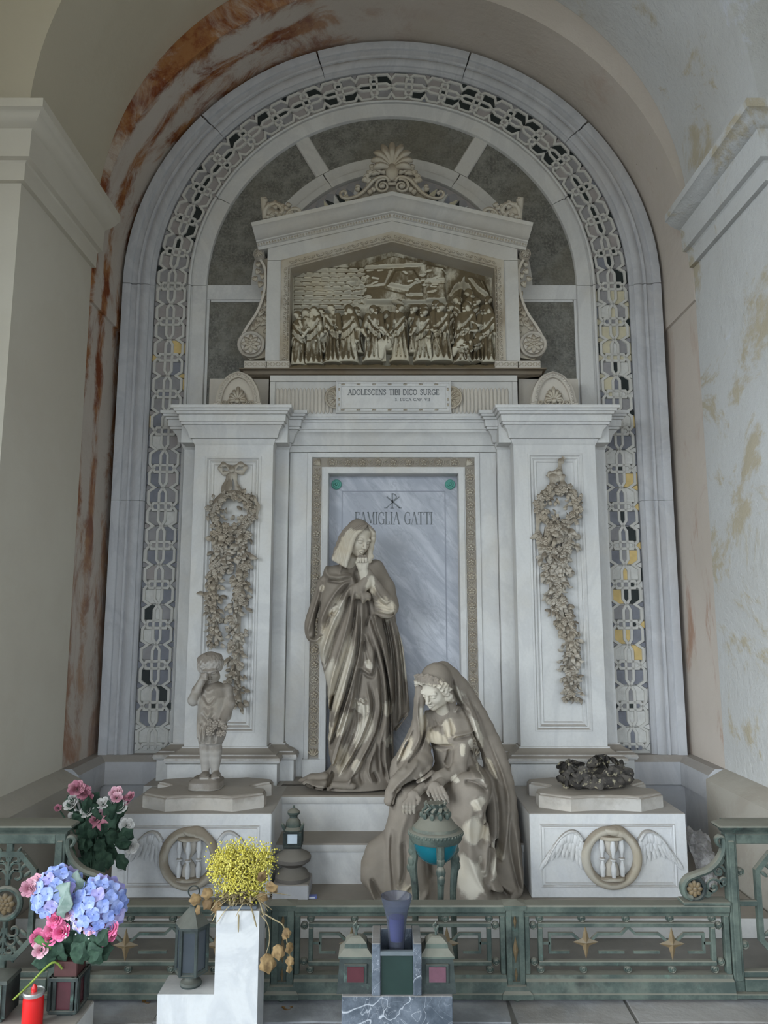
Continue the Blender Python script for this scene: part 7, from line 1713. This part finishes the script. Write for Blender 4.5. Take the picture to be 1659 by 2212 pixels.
# ======================= flowers =======================
def petal_mat(name, c0, c1, rough=.7):
    m = NT(name, rough, 0, .2); m.col(m.mix(m.step(m.noise(30, 3), .35, .65), c0, c1)); m.b.inputs['Subsurface Weight'].default_value = 0; return m.m
M['pink'] = petal_mat('petal_pink', (.70,.10,.26), (.82,.26,.42)); M['pale_pink'] = petal_mat('petal_pale_pink', (.62,.30,.38), (.74,.47,.52)); M['rose'] = petal_mat('petal_rose', (.40,.14,.20), (.55,.26,.31)); M['white_petal'] = petal_mat('petal_white', (.50,.48,.45), (.66,.64,.61))
M['blue_petal'] = petal_mat('petal_blue', (.19,.26,.60), (.38,.45,.76)); M['lilac_petal'] = petal_mat('petal_lilac', (.30,.28,.62), (.47,.43,.72)); M['yellow_bud'] = petal_mat('yellow_bud', (.50,.43,.06), (.68,.61,.16))
M['leaf_dark'] = petal_mat('leaf_dark', (.022,.045,.030), (.045,.085,.055)); M['leaf_green'] = petal_mat('leaf_green', (.05,.12,.04), (.10,.20,.06)); M['leaf_pale'] = petal_mat('leaf_pale', (.16,.23,.20), (.25,.31,.28)); M['stem'] = petal_mat('stem_green', (.14,.20,.03), (.24,.32,.06)); M['straw'] = petal_mat('straw', (.20,.155,.085), (.32,.26,.15)); M['brown_leaf'] = petal_mat('brown_leaf', (.12,.075,.035), (.25,.165,.075))
def rose_geo(r, layers=4):
    """overlapping cupped petals opening towards +z"""
    g = G(); rr = random.Random(1)
    for L_ in range(layers):
        n = 3+L_; rad = r*(.22+.78*L_/(layers-1)); hgt = r*(1.1-.55*L_/(layers-1))
        for k in range(n):
            a = 2*PI*k/n+L_*.7; w = 2.4*PI/n/2; rows = []
            for i in range(5):
                u = i/4; rr_ = rad*(.30+.70*u**.7+(.14*u**4)); z = hgt*u*(1-.18*u**3)-r*.35
                rows.append([((rr_*(1-.10*abs(v)))*math.cos(a+v*w*(1-.35*(1-u)-.3*u**4)), (rr_*(1-.10*abs(v)))*math.sin(a+v*w*(1-.35*(1-u)-.3*u**4)), z-.12*r*abs(v)**2*u) for v in (-1, -.5, 0, .5, 1)])
            g.loft(rows, False)
    return g
def floret_geo(r):
    g = G()
    for k in range(4):
        a = k*PI/2; rows = []
        for i in range(4):
            u = i/3; w = r*.62*math.sin(PI*(.18+.70*u)); rows.append([(r*u*math.cos(a)-v*w*math.sin(a), r*u*math.sin(a)+v*w*math.cos(a), r*.28*u*u-.10*r*v*v) for v in (-1, 0, 1)])
        g.loft(rows, False)
    g.ell((0, 0, r*.06), r*.12, None, 6, 4); return g
def lily_geo(r):
    g = G()
    for k in range(6):
        a = k*PI/3; rows = []
        for i in range(5):
            u = i/4; w = r*.24*math.sin(PI*min(1, .12+.9*u)); rr_ = r*(.1+.9*u); z = r*.55*u-r*.75*u**3
            rows.append([(rr_*math.cos(a)-v*w*math.sin(a), rr_*math.sin(a)+v*w*math.cos(a), z) for v in (-1, 0, 1)])
        g.loft(rows, False)
    return g
def aim(d): return Vector(d).to_track_quat('Z', 'Y').to_euler()
MESH = {}
def kindmesh(kind, mat, r=1):
    key = (kind, mat)
    if key not in MESH:
        g = {'rose': lambda: rose_geo(1), 'carnation': lambda: rose_geo(1, 6), 'floret': lambda: floret_geo(1), 'lily': lambda: lily_geo(1), 'leaf': lambda: leaf_geo(1, .28, .18, 0, .02), 'broad_leaf': lambda: leaf_geo(1, .45, .15, 4, .02), 'bud': lambda: rose_geo(1, 3)}[kind]()
        me = g.mesh(kind, 60); me.materials.append(M[mat]); MESH[key] = me
    return MESH[key]
def plant(t, kind, name, mat, p, r, d=(0, -.6, .8), spin=0):
    o = link(name, kindmesh(kind, mat), None, t, Vector(p)-t.location, None, r); e = Vector(d).to_track_quat('Z', 'Y') @ Euler((0, 0, spin)).to_quaternion(); o.rotation_mode = 'QUATERNION'; o.rotation_quaternion = e; return o
def leafat(t, p, L_, ang, mat, kind='leaf', tilt=0, yaw=0):
    o = link('leaf', kindmesh(kind, mat), None, t, Vector(p)-t.location, (tilt, -R(ang), yaw), L_); return o
def stalk(t, pts, r, mat, name='stem'):
    g = G(); g.tube([Vector(p)-t.location for p in spline([Vector(q) for q in pts], 5)], r, 6); return g.obj(name, M[mat], t)
rr = random.Random(14)
# ---- bouquet behind the left railing end ----
YQ = -1.42
b = at(200, 1925, YQ); b.z = .085
t = thing('silk_bouquet', 'bouquet of pink and white roses with dark leaves beside the left pedestal', 'bouquet', b)
g = G(); g.lathe([(.05, 0), (.06, .02), (.07, .14), (.075, .20), (.065, .205), (.06, .15), (0, .14)], (0,0,0), 16); g.obj('vase', simple('dark_clay', (.06,.05,.045), .8), t)
Q = lambda px, py, dy=0: at(px, py, YQ+dy)
base = Vector((b.x, YQ, .26))
for px, py, kd, mt, r in ((165, 1702, 'carnation', 'rose', .040), (182, 1712, 'carnation', 'rose', .036), (190, 1722, 'rose', 'rose', .026), (152, 1735, 'rose', 'white_petal', .036), (160, 1725, 'rose', 'white_petal', .028), (177, 1742, 'bud', 'white_petal', .028), (188, 1752, 'bud', 'white_petal', .034), (160, 1763, 'rose', 'white_petal', .033), (125, 1745, 'bud', 'rose', .018), (222, 1735, 'bud', 'white_petal', .032), (250, 1712, 'rose', 'pale_pink', .034), (252, 1722, 'rose', 'pale_pink', .028), (272, 1728, 'rose', 'rose', .030), (280, 1720, 'rose', 'rose', .026), (258, 1742, 'bud', 'white_petal', .038), (217, 1757, 'lily', 'pale_pink', .05), (232, 1768, 'lily', 'pale_pink', .058), (215, 1775, 'lily', 'rose', .05), (205, 1770, 'bud', 'rose', .026)):
    p = Q(px, py, rr.uniform(-.04, .04)); plant(t, kd, 'flower', mt, p, r, (rr.uniform(-.4, .4), -.8, .7), rr.random()*6); stalk(t, [base+Vector((rr.uniform(-.03, .03), 0, 0)), (p+base)/2+Vector((0, .02, .03)), p], .004, 'leaf_dark')
for px, py, mt in ((274, 1783, 'white_petal'), (284, 1828, 'white_petal')):
    p = Q(px, py, -.02); plant(t, 'rose', 'flower', mt, p, .034, (.3, -.8, .3), 1); stalk(t, [base, Q(240, 1810), p], .0035, 'leaf_dark')
for k in range(60):
    px, py = 205+rr.gauss(0, 28), 1790+rr.gauss(0, 34); p = Q(px, py, rr.uniform(-.05, .06)); leafat(t, p, rr.uniform(.06, .11), rr.uniform(20, 160) if rr.random() < .7 else rr.uniform(-80, 0), 'leaf_dark', 'broad_leaf', rr.uniform(-.6, .6), rr.uniform(-.8, .8))
for px, py, an in ((255, 1845, -60), (248, 1825, 10), (258, 1815, 40), (230, 1840, -80), (215, 1855, -90)): leafat(t, Q(px, py, -.04), .09, an, 'leaf_dark', 'broad_leaf', .3)
# ---- lantern vase with hydrangeas at the left corner ----
YH = -2.30
sx0 = ax(-40, 2190, YH); s1 = ax(180, 2190, YH-.02)
g = G(); g.box(sx0, s1, YH-.30, YH+.09, 0, .10, .004); tag(g.obj('low_slab', M['marble']), 'low white marble slab in the left corner under the candle', 'slab')
def square_lantern(px, pxw, py0, py1, Y, label, z0, roof=True, glassmat='wine_glass'):
    c = at(px, py0, Y); c.z = z0; w = (ax(px+pxw/2, py0, Y)-ax(px-pxw/2, py0, Y))/2; H = az(px, py1, Y)-z0
    t = thing('grave_lantern', label, 'lantern', c, group='square grave lanterns'); return t, w, H
M['wine_glass'] = simple('wine_glass', (.075,.022,.028), .2, .4, 14, spec=.6)
t, w, H = square_lantern(146, 62, 2188, 2085, YH, 'tall square bronze lantern holder under the hydrangea bouquet', .10)
g = G(); g.box(-w*.55, w*.55, -w*.55, w*.55, 0, .016, .003); g.box(-w, w, -w, w, .016, .030, .003); g.obj('base', M['bronze_dark'], t)
for a in range(4):
    g = G(); 
    for q in (-.96, -.62, .62, .96): g.box(w*q-.006, w*q+.006, -w, -w+.008, .03, H-.02)
    g.box(-w, w, -w-.004, -w+.008, H-.035, H-.02, .002); g.obj('side_frame', M['bronze_dark'], t, rot=(0, 0, a*PI/2)); G().box(-w*.55, w*.55, -w+.010, -w+.014, .03, H-.035).obj('glass', M['wine_glass'], t, 0, rot=(0, 0, a*PI/2))
g = G(); g.box(-w*.8, w*.8, -w*.8, w*.8, H-.03, H+.03, .003); g.obj('flower_cup', simple('wine_cup', (.075,.03,.028), .6), t)
top = Vector((t.location.x, YH, .10+H+.03))
t = thing('silk_bouquet', 'bouquet of two blue hydrangea heads with pink roses at the left', 'bouquet', top)
Q = lambda px, py, dy=0: at(px, py, YH+dy)
for cx, cy, rp, n, sd in ((124, 1928, 46, 46, 1), (212, 1958, 52, 60, 2)):
    c = Q(cx, cy); r_ = rp*.00192; r2 = random.Random(sd)
    for k in range(n):
        u = 1-1.75*k/n; ph = k*2.39996; v = Vector((math.sqrt(max(0, 1-u*u))*math.cos(ph), -abs(u) if False else -math.sqrt(max(0, 1-u*u))*math.sin(ph)*1, u))
        v = Vector((v.x, v.y, v.z)); p = c+v*r_
        plant(t, 'floret', 'floret', 'blue_petal' if r2.random() < .65 else 'lilac_petal', p, .024+.005*r2.random(), v+Vector((0, -.3, 0)), r2.random()*6)
    g = G(); g.ell(c-t.location, (r_*.85,)*3, None, 12, 8); g.obj('flower_head', M['lilac_petal'], t); stalk(t, [top, (top+c)/2+Vector((0, .02, .02)), c], .006, 'leaf_green')
for px, py, kd, mt, r in ((78, 1913, 'carnation', 'pale_pink', .040), (62, 1918, 'carnation', 'pale_pink', .030), (118, 1985, 'rose', 'pink', .030), (135, 1975, 'rose', 'pink', .026), (147, 1972, 'rose', 'pale_pink', .024), (113, 2006, 'rose', 'pink', .028), (132, 2012, 'rose', 'pink', .032), (108, 2025, 'bud', 'pink', .028), (84, 2026, 'bud', 'pink', .032), (87, 2052, 'bud', 'pale_pink', .028), (180, 1992, 'rose', 'pale_pink', .028), (195, 2000, 'carnation', 'pale_pink', .030), (215, 2012, 'rose', 'pink', .036), (238, 2003, 'rose', 'pink', .032), (240, 2018, 'rose', 'pink', .026), (222, 2026, 'bud', 'pink', .028)):
    p = Q(px, py, -.05+rr.uniform(-.03, .03)); plant(t, kd, 'flower', mt, p, r, (rr.uniform(-.4, .4), -.9, .35), rr.random()*6); stalk(t, [top, (p+top)/2+Vector((0, 0, .02)), p+Vector((0, .02, 0))], .003, 'leaf_dark')
for px, py, L_, an, mt in ((118, 1975, .15, 60, 'leaf_pale'), (105, 1960, .13, 20, 'leaf_pale'), (178, 2050, .10, 95, 'leaf_green'), (130, 2060, .10, 150, 'leaf_dark'), (150, 2050, .10, 110, 'leaf_dark'), (165, 2060, .10, 60, 'leaf_dark'), (200, 2055, .09, 10, 'leaf_dark'), (120, 2070, .09, 190, 'leaf_dark'), (160, 2080, .10, 60, 'leaf_dark'), (140, 2080, .10, 120, 'leaf_dark'), (185, 2070, .10, 30, 'leaf_dark'), (160, 2025, .10, 80, 'leaf_pale'), (150, 1960, .14, 80, 'leaf_pale'), (110, 2050, .09, 160, 'leaf_green'), (140, 2040, .11, 100, 'leaf_dark'), (195, 2040, .10, 40, 'leaf_dark')):
    leafat(t, Q(px, py, -.03+rr.uniform(-.03, .03)), L_, an, mt, 'broad_leaf', rr.uniform(-.5, .2), rr.uniform(-.4, .4))
for k in range(18): leafat(t, Q(150+rr.gauss(0, 28), 2050+rr.gauss(0, 18), rr.uniform(0, .05)), .08, rr.uniform(10, 170), 'leaf_dark', 'leaf', rr.uniform(-.5, .5))
stalk(t, [top+Vector((-.01, -.05, -.02)), Q(112, 2080, -.07), Q(60, 2130, -.07), Q(28, 2160, -.08)], .004, 'stem', 'long_stem')
g = G()
for k in range(26):
    p = (Q(158, 2000, -.08) if k % 3 else Q(142, 2022, -.08) if k % 2 else Q(190, 2018, -.08))+Vector((rr.gauss(0, .012), 0, rr.gauss(0, .014)))-t.location; g.ell(p, .0035, None, 5, 4)
o = g.obj('gypsophila', M['white_petal'], t); o['kind'] = 'stuff'
# red candle
YC = -2.40
c = at(71, 2185, YC); c.z = .10
t = thing('votive_candle', 'red plastic votive candle with foil lid on the low slab', 'candle', c)
cw = .037; hh = .115
m = NT('red_plastic', .3, 0, .5); m.col((.62,.012,.012)); m.b.inputs['Subsurface Weight'].default_value = 0; M['red'] = m.m
g = G(); g.lathe([(0, 0), (cw*.95, 0), (cw, .006), (cw*.97, .012), (cw, .02), (cw, hh-.02), (cw*.96, hh-.014), (cw, hh-.008), (cw, hh), (0, hh)], (0,0,0), 28); g.obj('cup', M['red'], t)
g = G(); g.lathe([(cw*1.03, hh-.006), (cw*1.05, hh+.004), (cw*.98, hh+.008), (cw*.9, hh+.005), (0, hh+.004)], (0,0,0), 28); g.obj('foil_lid', simple('foil', (.60,.60,.60), .3, .3, 40, .8), t)
g = G(); g.lathe([(.010, hh+.004), (.011, hh+.016), (.006, hh+.026), (.004, hh+.030), (0, hh+.031)], (0,0,0), 12); g.obj('wick_cap', M['red'], t)
# second lantern cut by the left edge
t, w, H = square_lantern(-6, 62, 2182, 2098, YH-.04, 'square bronze lantern cut by the left picture edge', .10)
g = G(); g.box(-w*.7, w*.7, -w*.7, w*.7, 0, .02, .003); g.loft([[(x, y, z) for x, y in ((-k, -k), (k, -k), (k, k), (-k, k))] for k, z in ((w, .02), (w, H*.85), (w*1.08, H*.86), (w*1.0, H*.93), (w*.5, H))], True, True); g.obj('body', M['bronze_dark'], t)
for q in (-.6, .6): G().box(w*q-.006, w*q+.006, -w-.006, -w+.002, .02, H*.85).obj('side_frame', M['bronze'], t)
# ======================= L-shaped marble stand with dried mimosa =======================
YV = -2.33
M['marble_new'] = marble('marble_clean', (.52,.52,.515), (.36,.37,.39), (.48,.455,.42), dust=.35, d0=.3, d1=.9, vscale=3, vamt=.4)
xa, xb, xc = ax(340, 2160, YV), ax(462, 2160, YV), ax(556, 2160, YV); zt_, zl_ = az(510, 1968, YV), az(400, 2148, YV)
t = thing('marble_stand', 'L-shaped white marble stand holding the dried yellow flowers', 'stand', ((xa+xc)/2, YV, 0))
d = .155
g = G(); g.prism([(xa, 0), (xc, 0), (xc, zt_), (xb, zt_), (xb, zl_), (xa, zl_)], YV, YV+d); lower(g.obj('block', M['marble_new'], t, 0), t)
g = G(); g.box(xb+.012, xc-.012, YV+.012, YV+d-.012, zt_, zt_+.012, .003); lower(g.obj('liner', simple('zinc', (.16,.18,.20), .5, .2, 20, .5), t), t)
topc = Vector(((xb+xc)/2, YV+d/2, zt_+.012))
t = thing('dried_bouquet', 'dried bunch of yellow mimosa and straw in the marble stand', 'bouquet', topc)
Q = lambda px, py, dy=0: at(px, py, YV+d/2+dy); rr = random.Random(31)
g = G(); gs = G(); tips = []
for k in range(60):
    u = rr.random(); a = rr.uniform(-1, 1); px = 517+a*68*(.55+.45*u); py = 1965-(145-abs(a)*28)*(.35+.65*u)
    p = Q(px, py, rr.uniform(-.09, .07)); tips.append(p)
    gs.tube([topc-topc, (p-topc)*.5+Vector((0, 0, .02)), p-topc], [.003, .002, .0015], 5)
    for q in range(75):
        s = Vector((rr.gauss(0, .017), rr.gauss(0, .015), rr.gauss(0, .021))); g.ell(p-topc+s, rr.uniform(.0026, .0046), None, 5, 3)
o = g.obj('mimosa_florets', M['yellow_bud'], t, 180); o['kind'] = 'stuff'; gs.obj('stems', M['straw'], t)['kind'] = 'stuff'
g = G()
for k in range(90):
    px, py = 515+rr.gauss(0, 30), 1975+rr.gauss(0, 12); p = topc+Vector((rr.uniform(-.05, .05), rr.uniform(-.05, .05), .0)); e = Q(px+rr.uniform(-40, 45), py-rr.uniform(-25, 55), rr.uniform(-.10, .03))
    m_ = (p+e)/2+Vector((0, -.02, .03)); g.tube([q-topc for q in spline([p, m_, e], 4)], [.003]*8+[.0015], 4, True, .5)
o = g.obj('straw', M['straw'], t); o['kind'] = 'stuff'
for px, py, L_, an in ((460, 1925, .05, 200), (455, 1940, .05, 240), (575, 1920, .06, 20), (560, 1905, .05, 60), (480, 1955, .05, 200), (555, 1935, .05, -20), (470, 1950, .045, 230), (435, 1940, .05, 190), (430, 1955, .04, 260)): leafat(t, Q(px, py, -.06), L_, an, 'brown_leaf', 'broad_leaf', .4, rr.uniform(-.5, .5))
stalk(t, [topc+Vector((.03, -.04, .0)), Q(590, 1985, -.07), Q(612, 2000, -.08), Q(620, 2035, -.08), Q(628, 2070, -.07)], .0025, 'straw', 'hanging_stem'); stalk(t, [topc+Vector((.03, -.04, .0)), Q(575, 1990, -.08), Q(582, 2030, -.08), Q(575, 2060, -.08)], .002, 'straw', 'hanging_stem')
for px, py, L_, an in ((615, 2005, .04, -60), (600, 2040, .06, -85), (575, 2060, .075, -80), (626, 2035, .045, -95), (628, 2065, .04, -100), (610, 2015, .03, -40), (625, 2085, .03, -90)): leafat(t, Q(px, py, -.085), L_, an, 'brown_leaf' if rr.random() < .3 else 'straw_leaf', 'broad_leaf', rr.uniform(-.3, .3), rr.uniform(-.5, .5)) if 'straw_leaf' in M else leafat(t, Q(px, py, -.085), L_, an, 'dry_leaf' if 'dry_leaf' in M else 'brown_leaf', 'broad_leaf', rr.uniform(-.3, .3), rr.uniform(-.5, .5))
# six-sided lantern on the low arm of the stand
c = at(412, 2125, YV+.075); c.z = zl_
t = thing('hexagonal_lantern', 'six-sided green bronze lantern on the lower arm of the marble stand', 'lantern', c)
w = (ax(448, 2040, c.y)-ax(377, 2040, c.y))/2; z = lambda py: az(412, py, c.y)-zl_
M['smoky_glass'] = simple('smoky_glass', (.045,.055,.065), .12, .3, 8, spec=.7)
g = G(); g.lathe([(0, 0), (w*.62, 0), (w*.66, .008), (w*.60, .016), (w*.40, .020), (w*.30, .026), (w*.26, .034), (w*.34, .042)], (0,0,0), 20); g.obj('foot', M['bronze_dark'], t)
zb_, zr = z(2095), z(1998)
g = G(); g.lathe([(w*.4, .040), (w*.8, .046), (w*1.0, zb_-.006), (w*1.02, zb_), (w*.9, zb_+.004), (0, zb_+.004)], (0,0,0), 6); g.obj('tray', M['bronze_dark'], t, 30)
for k in range(6):
    a = 2*PI*k/6; g = G(); g.tube([(w*.92*math.cos(a), w*.92*math.sin(a), zb_), (w*.92*math.cos(a), w*.92*math.sin(a), zr)], .0075, 6); g.obj('corner_post', M['bronze_dark'], t)
    a2 = a+PI/6; r_ = w*.92*math.cos(PI/6)-.004; g = G(); g.box(-w*.40, w*.40, -.002, .002, zb_+.008, zr-.006); g.obj('glass', M['smoky_glass'], t, 0, loc=(r_*math.cos(a2), r_*math.sin(a2), 0), rot=(0, 0, a2+PI/2))
    g = G(); g.box(-w*.45, w*.45, -.005, .005, zr-.012, zr); g.box(-w*.45, w*.45, -.005, .005, zb_, zb_+.010); g.obj('rail', M['bronze_dark'], t, loc=(r_*math.cos(a2), r_*math.sin(a2), 0), rot=(0, 0, a2+PI/2))
g = G(); g.lathe([(w*.9, zr-.002), (w*1.08, zr), (w*1.06, zr+.008), (w*.55, z(1972)), (w*.24, z(1960)), (w*.20, z(1956)), (0, z(1955))], (0,0,0), 6); g.obj('roof', M['bronze_dark'], t, 25)
g = G(); g.lathe([(w*.18, z(1957)), (w*.22, z(1953)), (w*.10, z(1950)), (w*.08, z(1946)), (w*.16, z(1943)), (w*.10, z(1938)), (0, z(1936))], (0,0,0), 12); g.obj('finial', M['bronze_dark'], t)
g = G(); g.tube([(.022*math.cos(2*PI*k/16), 0, z(1936)+.018+.022*math.sin(2*PI*k/16)) for k in range(17)], .003, 6, False); g.obj('ring', M['bronze_dark'], t)
# ======================= veined grey marble stand with blue vase =======================
def dark_marble():
    m = NT('grey_veined_marble', .3, 0, .5)
    c = m.mix(m.step(m.noise(9, 6, .7), .35, .65), (.055,.068,.085), (.145,.165,.195))
    for sc, lo, w_, am in ((2.6, (1,5,2), .0075, .75), (5.5, (7,2,3), .006, .5), (9, (3,3,9), .008, .3)):
        n = m.noise(sc, 3, .55, m.map(loc=lo), 1.2); c = m.mix(m.step(m.math('ABSOLUTE', m.math('SUBTRACT', n, .5)), 0, w_, am, 0), c, (.50,.52,.55))
    d = m.step(m.math('ADD', m.upn(), m.math('MULTIPLY', m.noise(8, 3), .3)), .6, 1.0, 0, .7); m.col(m.mix(d, c, (.30,.27,.24))); return m.m
M['veined'] = dark_marble()
YG = -2.36
bx0, bx1, mx0, mx1 = ax(738, 2170, YG), ax(978, 2170, YG), ax(803, 2090, YG), ax(911, 2090, YG); zc0, zc1 = az(855, 2152, YG), az(855, 2038, YG)
t = thing('veined_stand', 'stepped blue-grey marble stand with white veins holding the glass vase', 'stand', ((bx0+bx1)/2, YG, 0))
D_ = .17
g = G(); g.box(bx0, bx1, YG, YG+D_, 0, zc0, .003); lower(g.obj('base_block', M['veined'], t), t)
iw0, iw1 = ax(822, 2090, YG), ax(893, 2090, YG)
for a, b_ in ((mx0, iw0), (iw1, mx1)): lower(G().box(a, b_, YG, YG+D_, zc0, zc1, .003).obj('cheek', M['veined'], t), t)
lower(G().box(iw0, iw1, YG+D_-.03, YG+D_, zc0, zc1, .002).obj('back_panel', M['veined'], t), t)
M['green_glass'] = simple('green_glass', (.018,.036,.031), .25, .4, 7, spec=.5)
lower(G().box(iw0+.002, iw1-.002, YG+.012, YG+.020, zc0-.02, az(855, 2062, YG)).obj('glass_panel', M['green_glass'], t, 0), t)
g = G(); g.box(iw0-.004, iw1+.004, YG+.002, YG+.022, az(855, 2066, YG), az(855, 2056, YG), .002); lower(g.obj('clip', simple('zinc_clip', (.12,.14,.15), .5), t), t)
c = Vector(((iw0+iw1)/2, YG+.075, 0)); vz = lambda py: az(855, py, c.y)
m = NT('blue_glass', .08, 0, .6); m.col((.50,.53,.64)); m.b.inputs['Transmission Weight'].default_value = .93; m.b.inputs['IOR'].default_value = 1.12; M['blue_glass'] = m.m
t = thing('glass_vase', 'flared smoky blue glass vase standing in the grey marble stand', 'vase', (c.x, c.y, zc0))
vp = [(2140, .024), (2100, .030), (2060, .031), (2030, .033), (2005, .036), (1985, .040), (1965, .048), (1950, .056), (1940, .061), (1935, .062)]
prof = [(0, vz(2140)-zc0)]+[(r_, vz(py)-zc0) for py, r_ in vp]; inn = [(r_-.003, vz(py)-zc0) for py, r_ in vp[::-1]]+[(0, vz(2130)-zc0)]
g = G(); g.lathe(prof+inn, (0,0,0), 28); g.obj('glass', M['blue_glass'], t, 60)
g = G(); g.lathe([(0, vz(2030)-zc0), (.026, vz(2030)-zc0), (.030, vz(1995)-zc0), (.031, vz(1980)-zc0), (0, vz(1979)-zc0)], (0,0,0), 20); g.obj('blue_filling', simple('blue_water', (.05,.05,.22), .2, .3, 10, spec=.5), t)
# two small house lanterns on the base block
def house_lantern(px, label, mat, gm):
    c = at(px, 2140, YG+.075); c.z = zc0; t = thing('grave_lantern', label, 'lantern', c, group='house-shaped grave lanterns')
    w = .072; H = az(px, 2058, c.y)-zc0
    g = G(); g.loft([[(x, y, z) for x, y in ((-k, -k*.8), (k, -k*.8), (k, k*.8), (-k, k*.8))] for k, z in ((w, 0), (w*.98, .01), (w*.86, H), (w*.90, H+.003))], True, True); g.obj('body', mat, t, 20)
    g = G(); g.loft([[(x, y, z) for x, y in ((-k, -k*.8), (k, -k*.8), (k, k*.8), (-k, k*.8))] for k, z in ((w*.92, H), (w*.93, H+.006), (w*.62, H+.030), (w*.58, H+.046), (w*.34, H+.062), (w*.2, H+.066))], True, True); g.obj('roof', M['bronze'], t, 20)
    g = G(); g.box(-.044, .044, -w*.8-.004, -w*.7, H*.30, H*.86, .002); g.obj('glass_frame', M['bronze_dark'], t); G().box(-.032, .032, -w*.8-.008, -w*.75, H*.36, H*.80).obj('glass', gm, t, 0)
    g = G(); g.tube([(0, 0, H+.064), (0, 0, H+.080), (.010, 0, H+.10), (0, 0, H+.112), (-.010, 0, H+.100), (0, 0, H+.08)], .005, 6); g.obj('handle', M['bronze'], t)
    return t
M['pink_glass'] = simple('pink_glass', (.13,.060,.080), .3, .4, 40, spec=.5)
house_lantern(769, 'house-shaped bronze lantern with dark red glass, left of the glass vase', M['bronze_dark'], M['wine_glass'])
house_lantern(943, 'house-shaped bronze lantern with pink glass, right of the glass vase', M['bronze_dark'], M['pink_glass'])
# fallen leaves and twigs on the paving
rr = random.Random(2); M['fallen'] = petal_mat('fallen_leaf', (.24,.12,.04), (.38,.22,.08))
FLM = meshes([leaf_geo(.05, .016, .3), leaf_geo(.04, .018, .2)], 'fallen_leaf', M['fallen'])
for px, py, lab in ((308, 2158, 'orange fallen leaf on the paving beside the marble L-shaped stand'), (704, 2148, 'brown fallen leaf on the paving left of the grey marble stand'), (608, 2178, 'dry fallen leaf on the paving between the two stands')):
    p = at(px, py, 0); k = (0-EYE)/(p.z-EYE); q = cam.location+(p-cam.location)*k
    o = link('fallen_leaf', FLM[0], None, None, (q.x, q.y, .004), (PI/2*.9, 0, rr.random()*6)); tag(o, lab, 'leaf', 'fallen leaves')
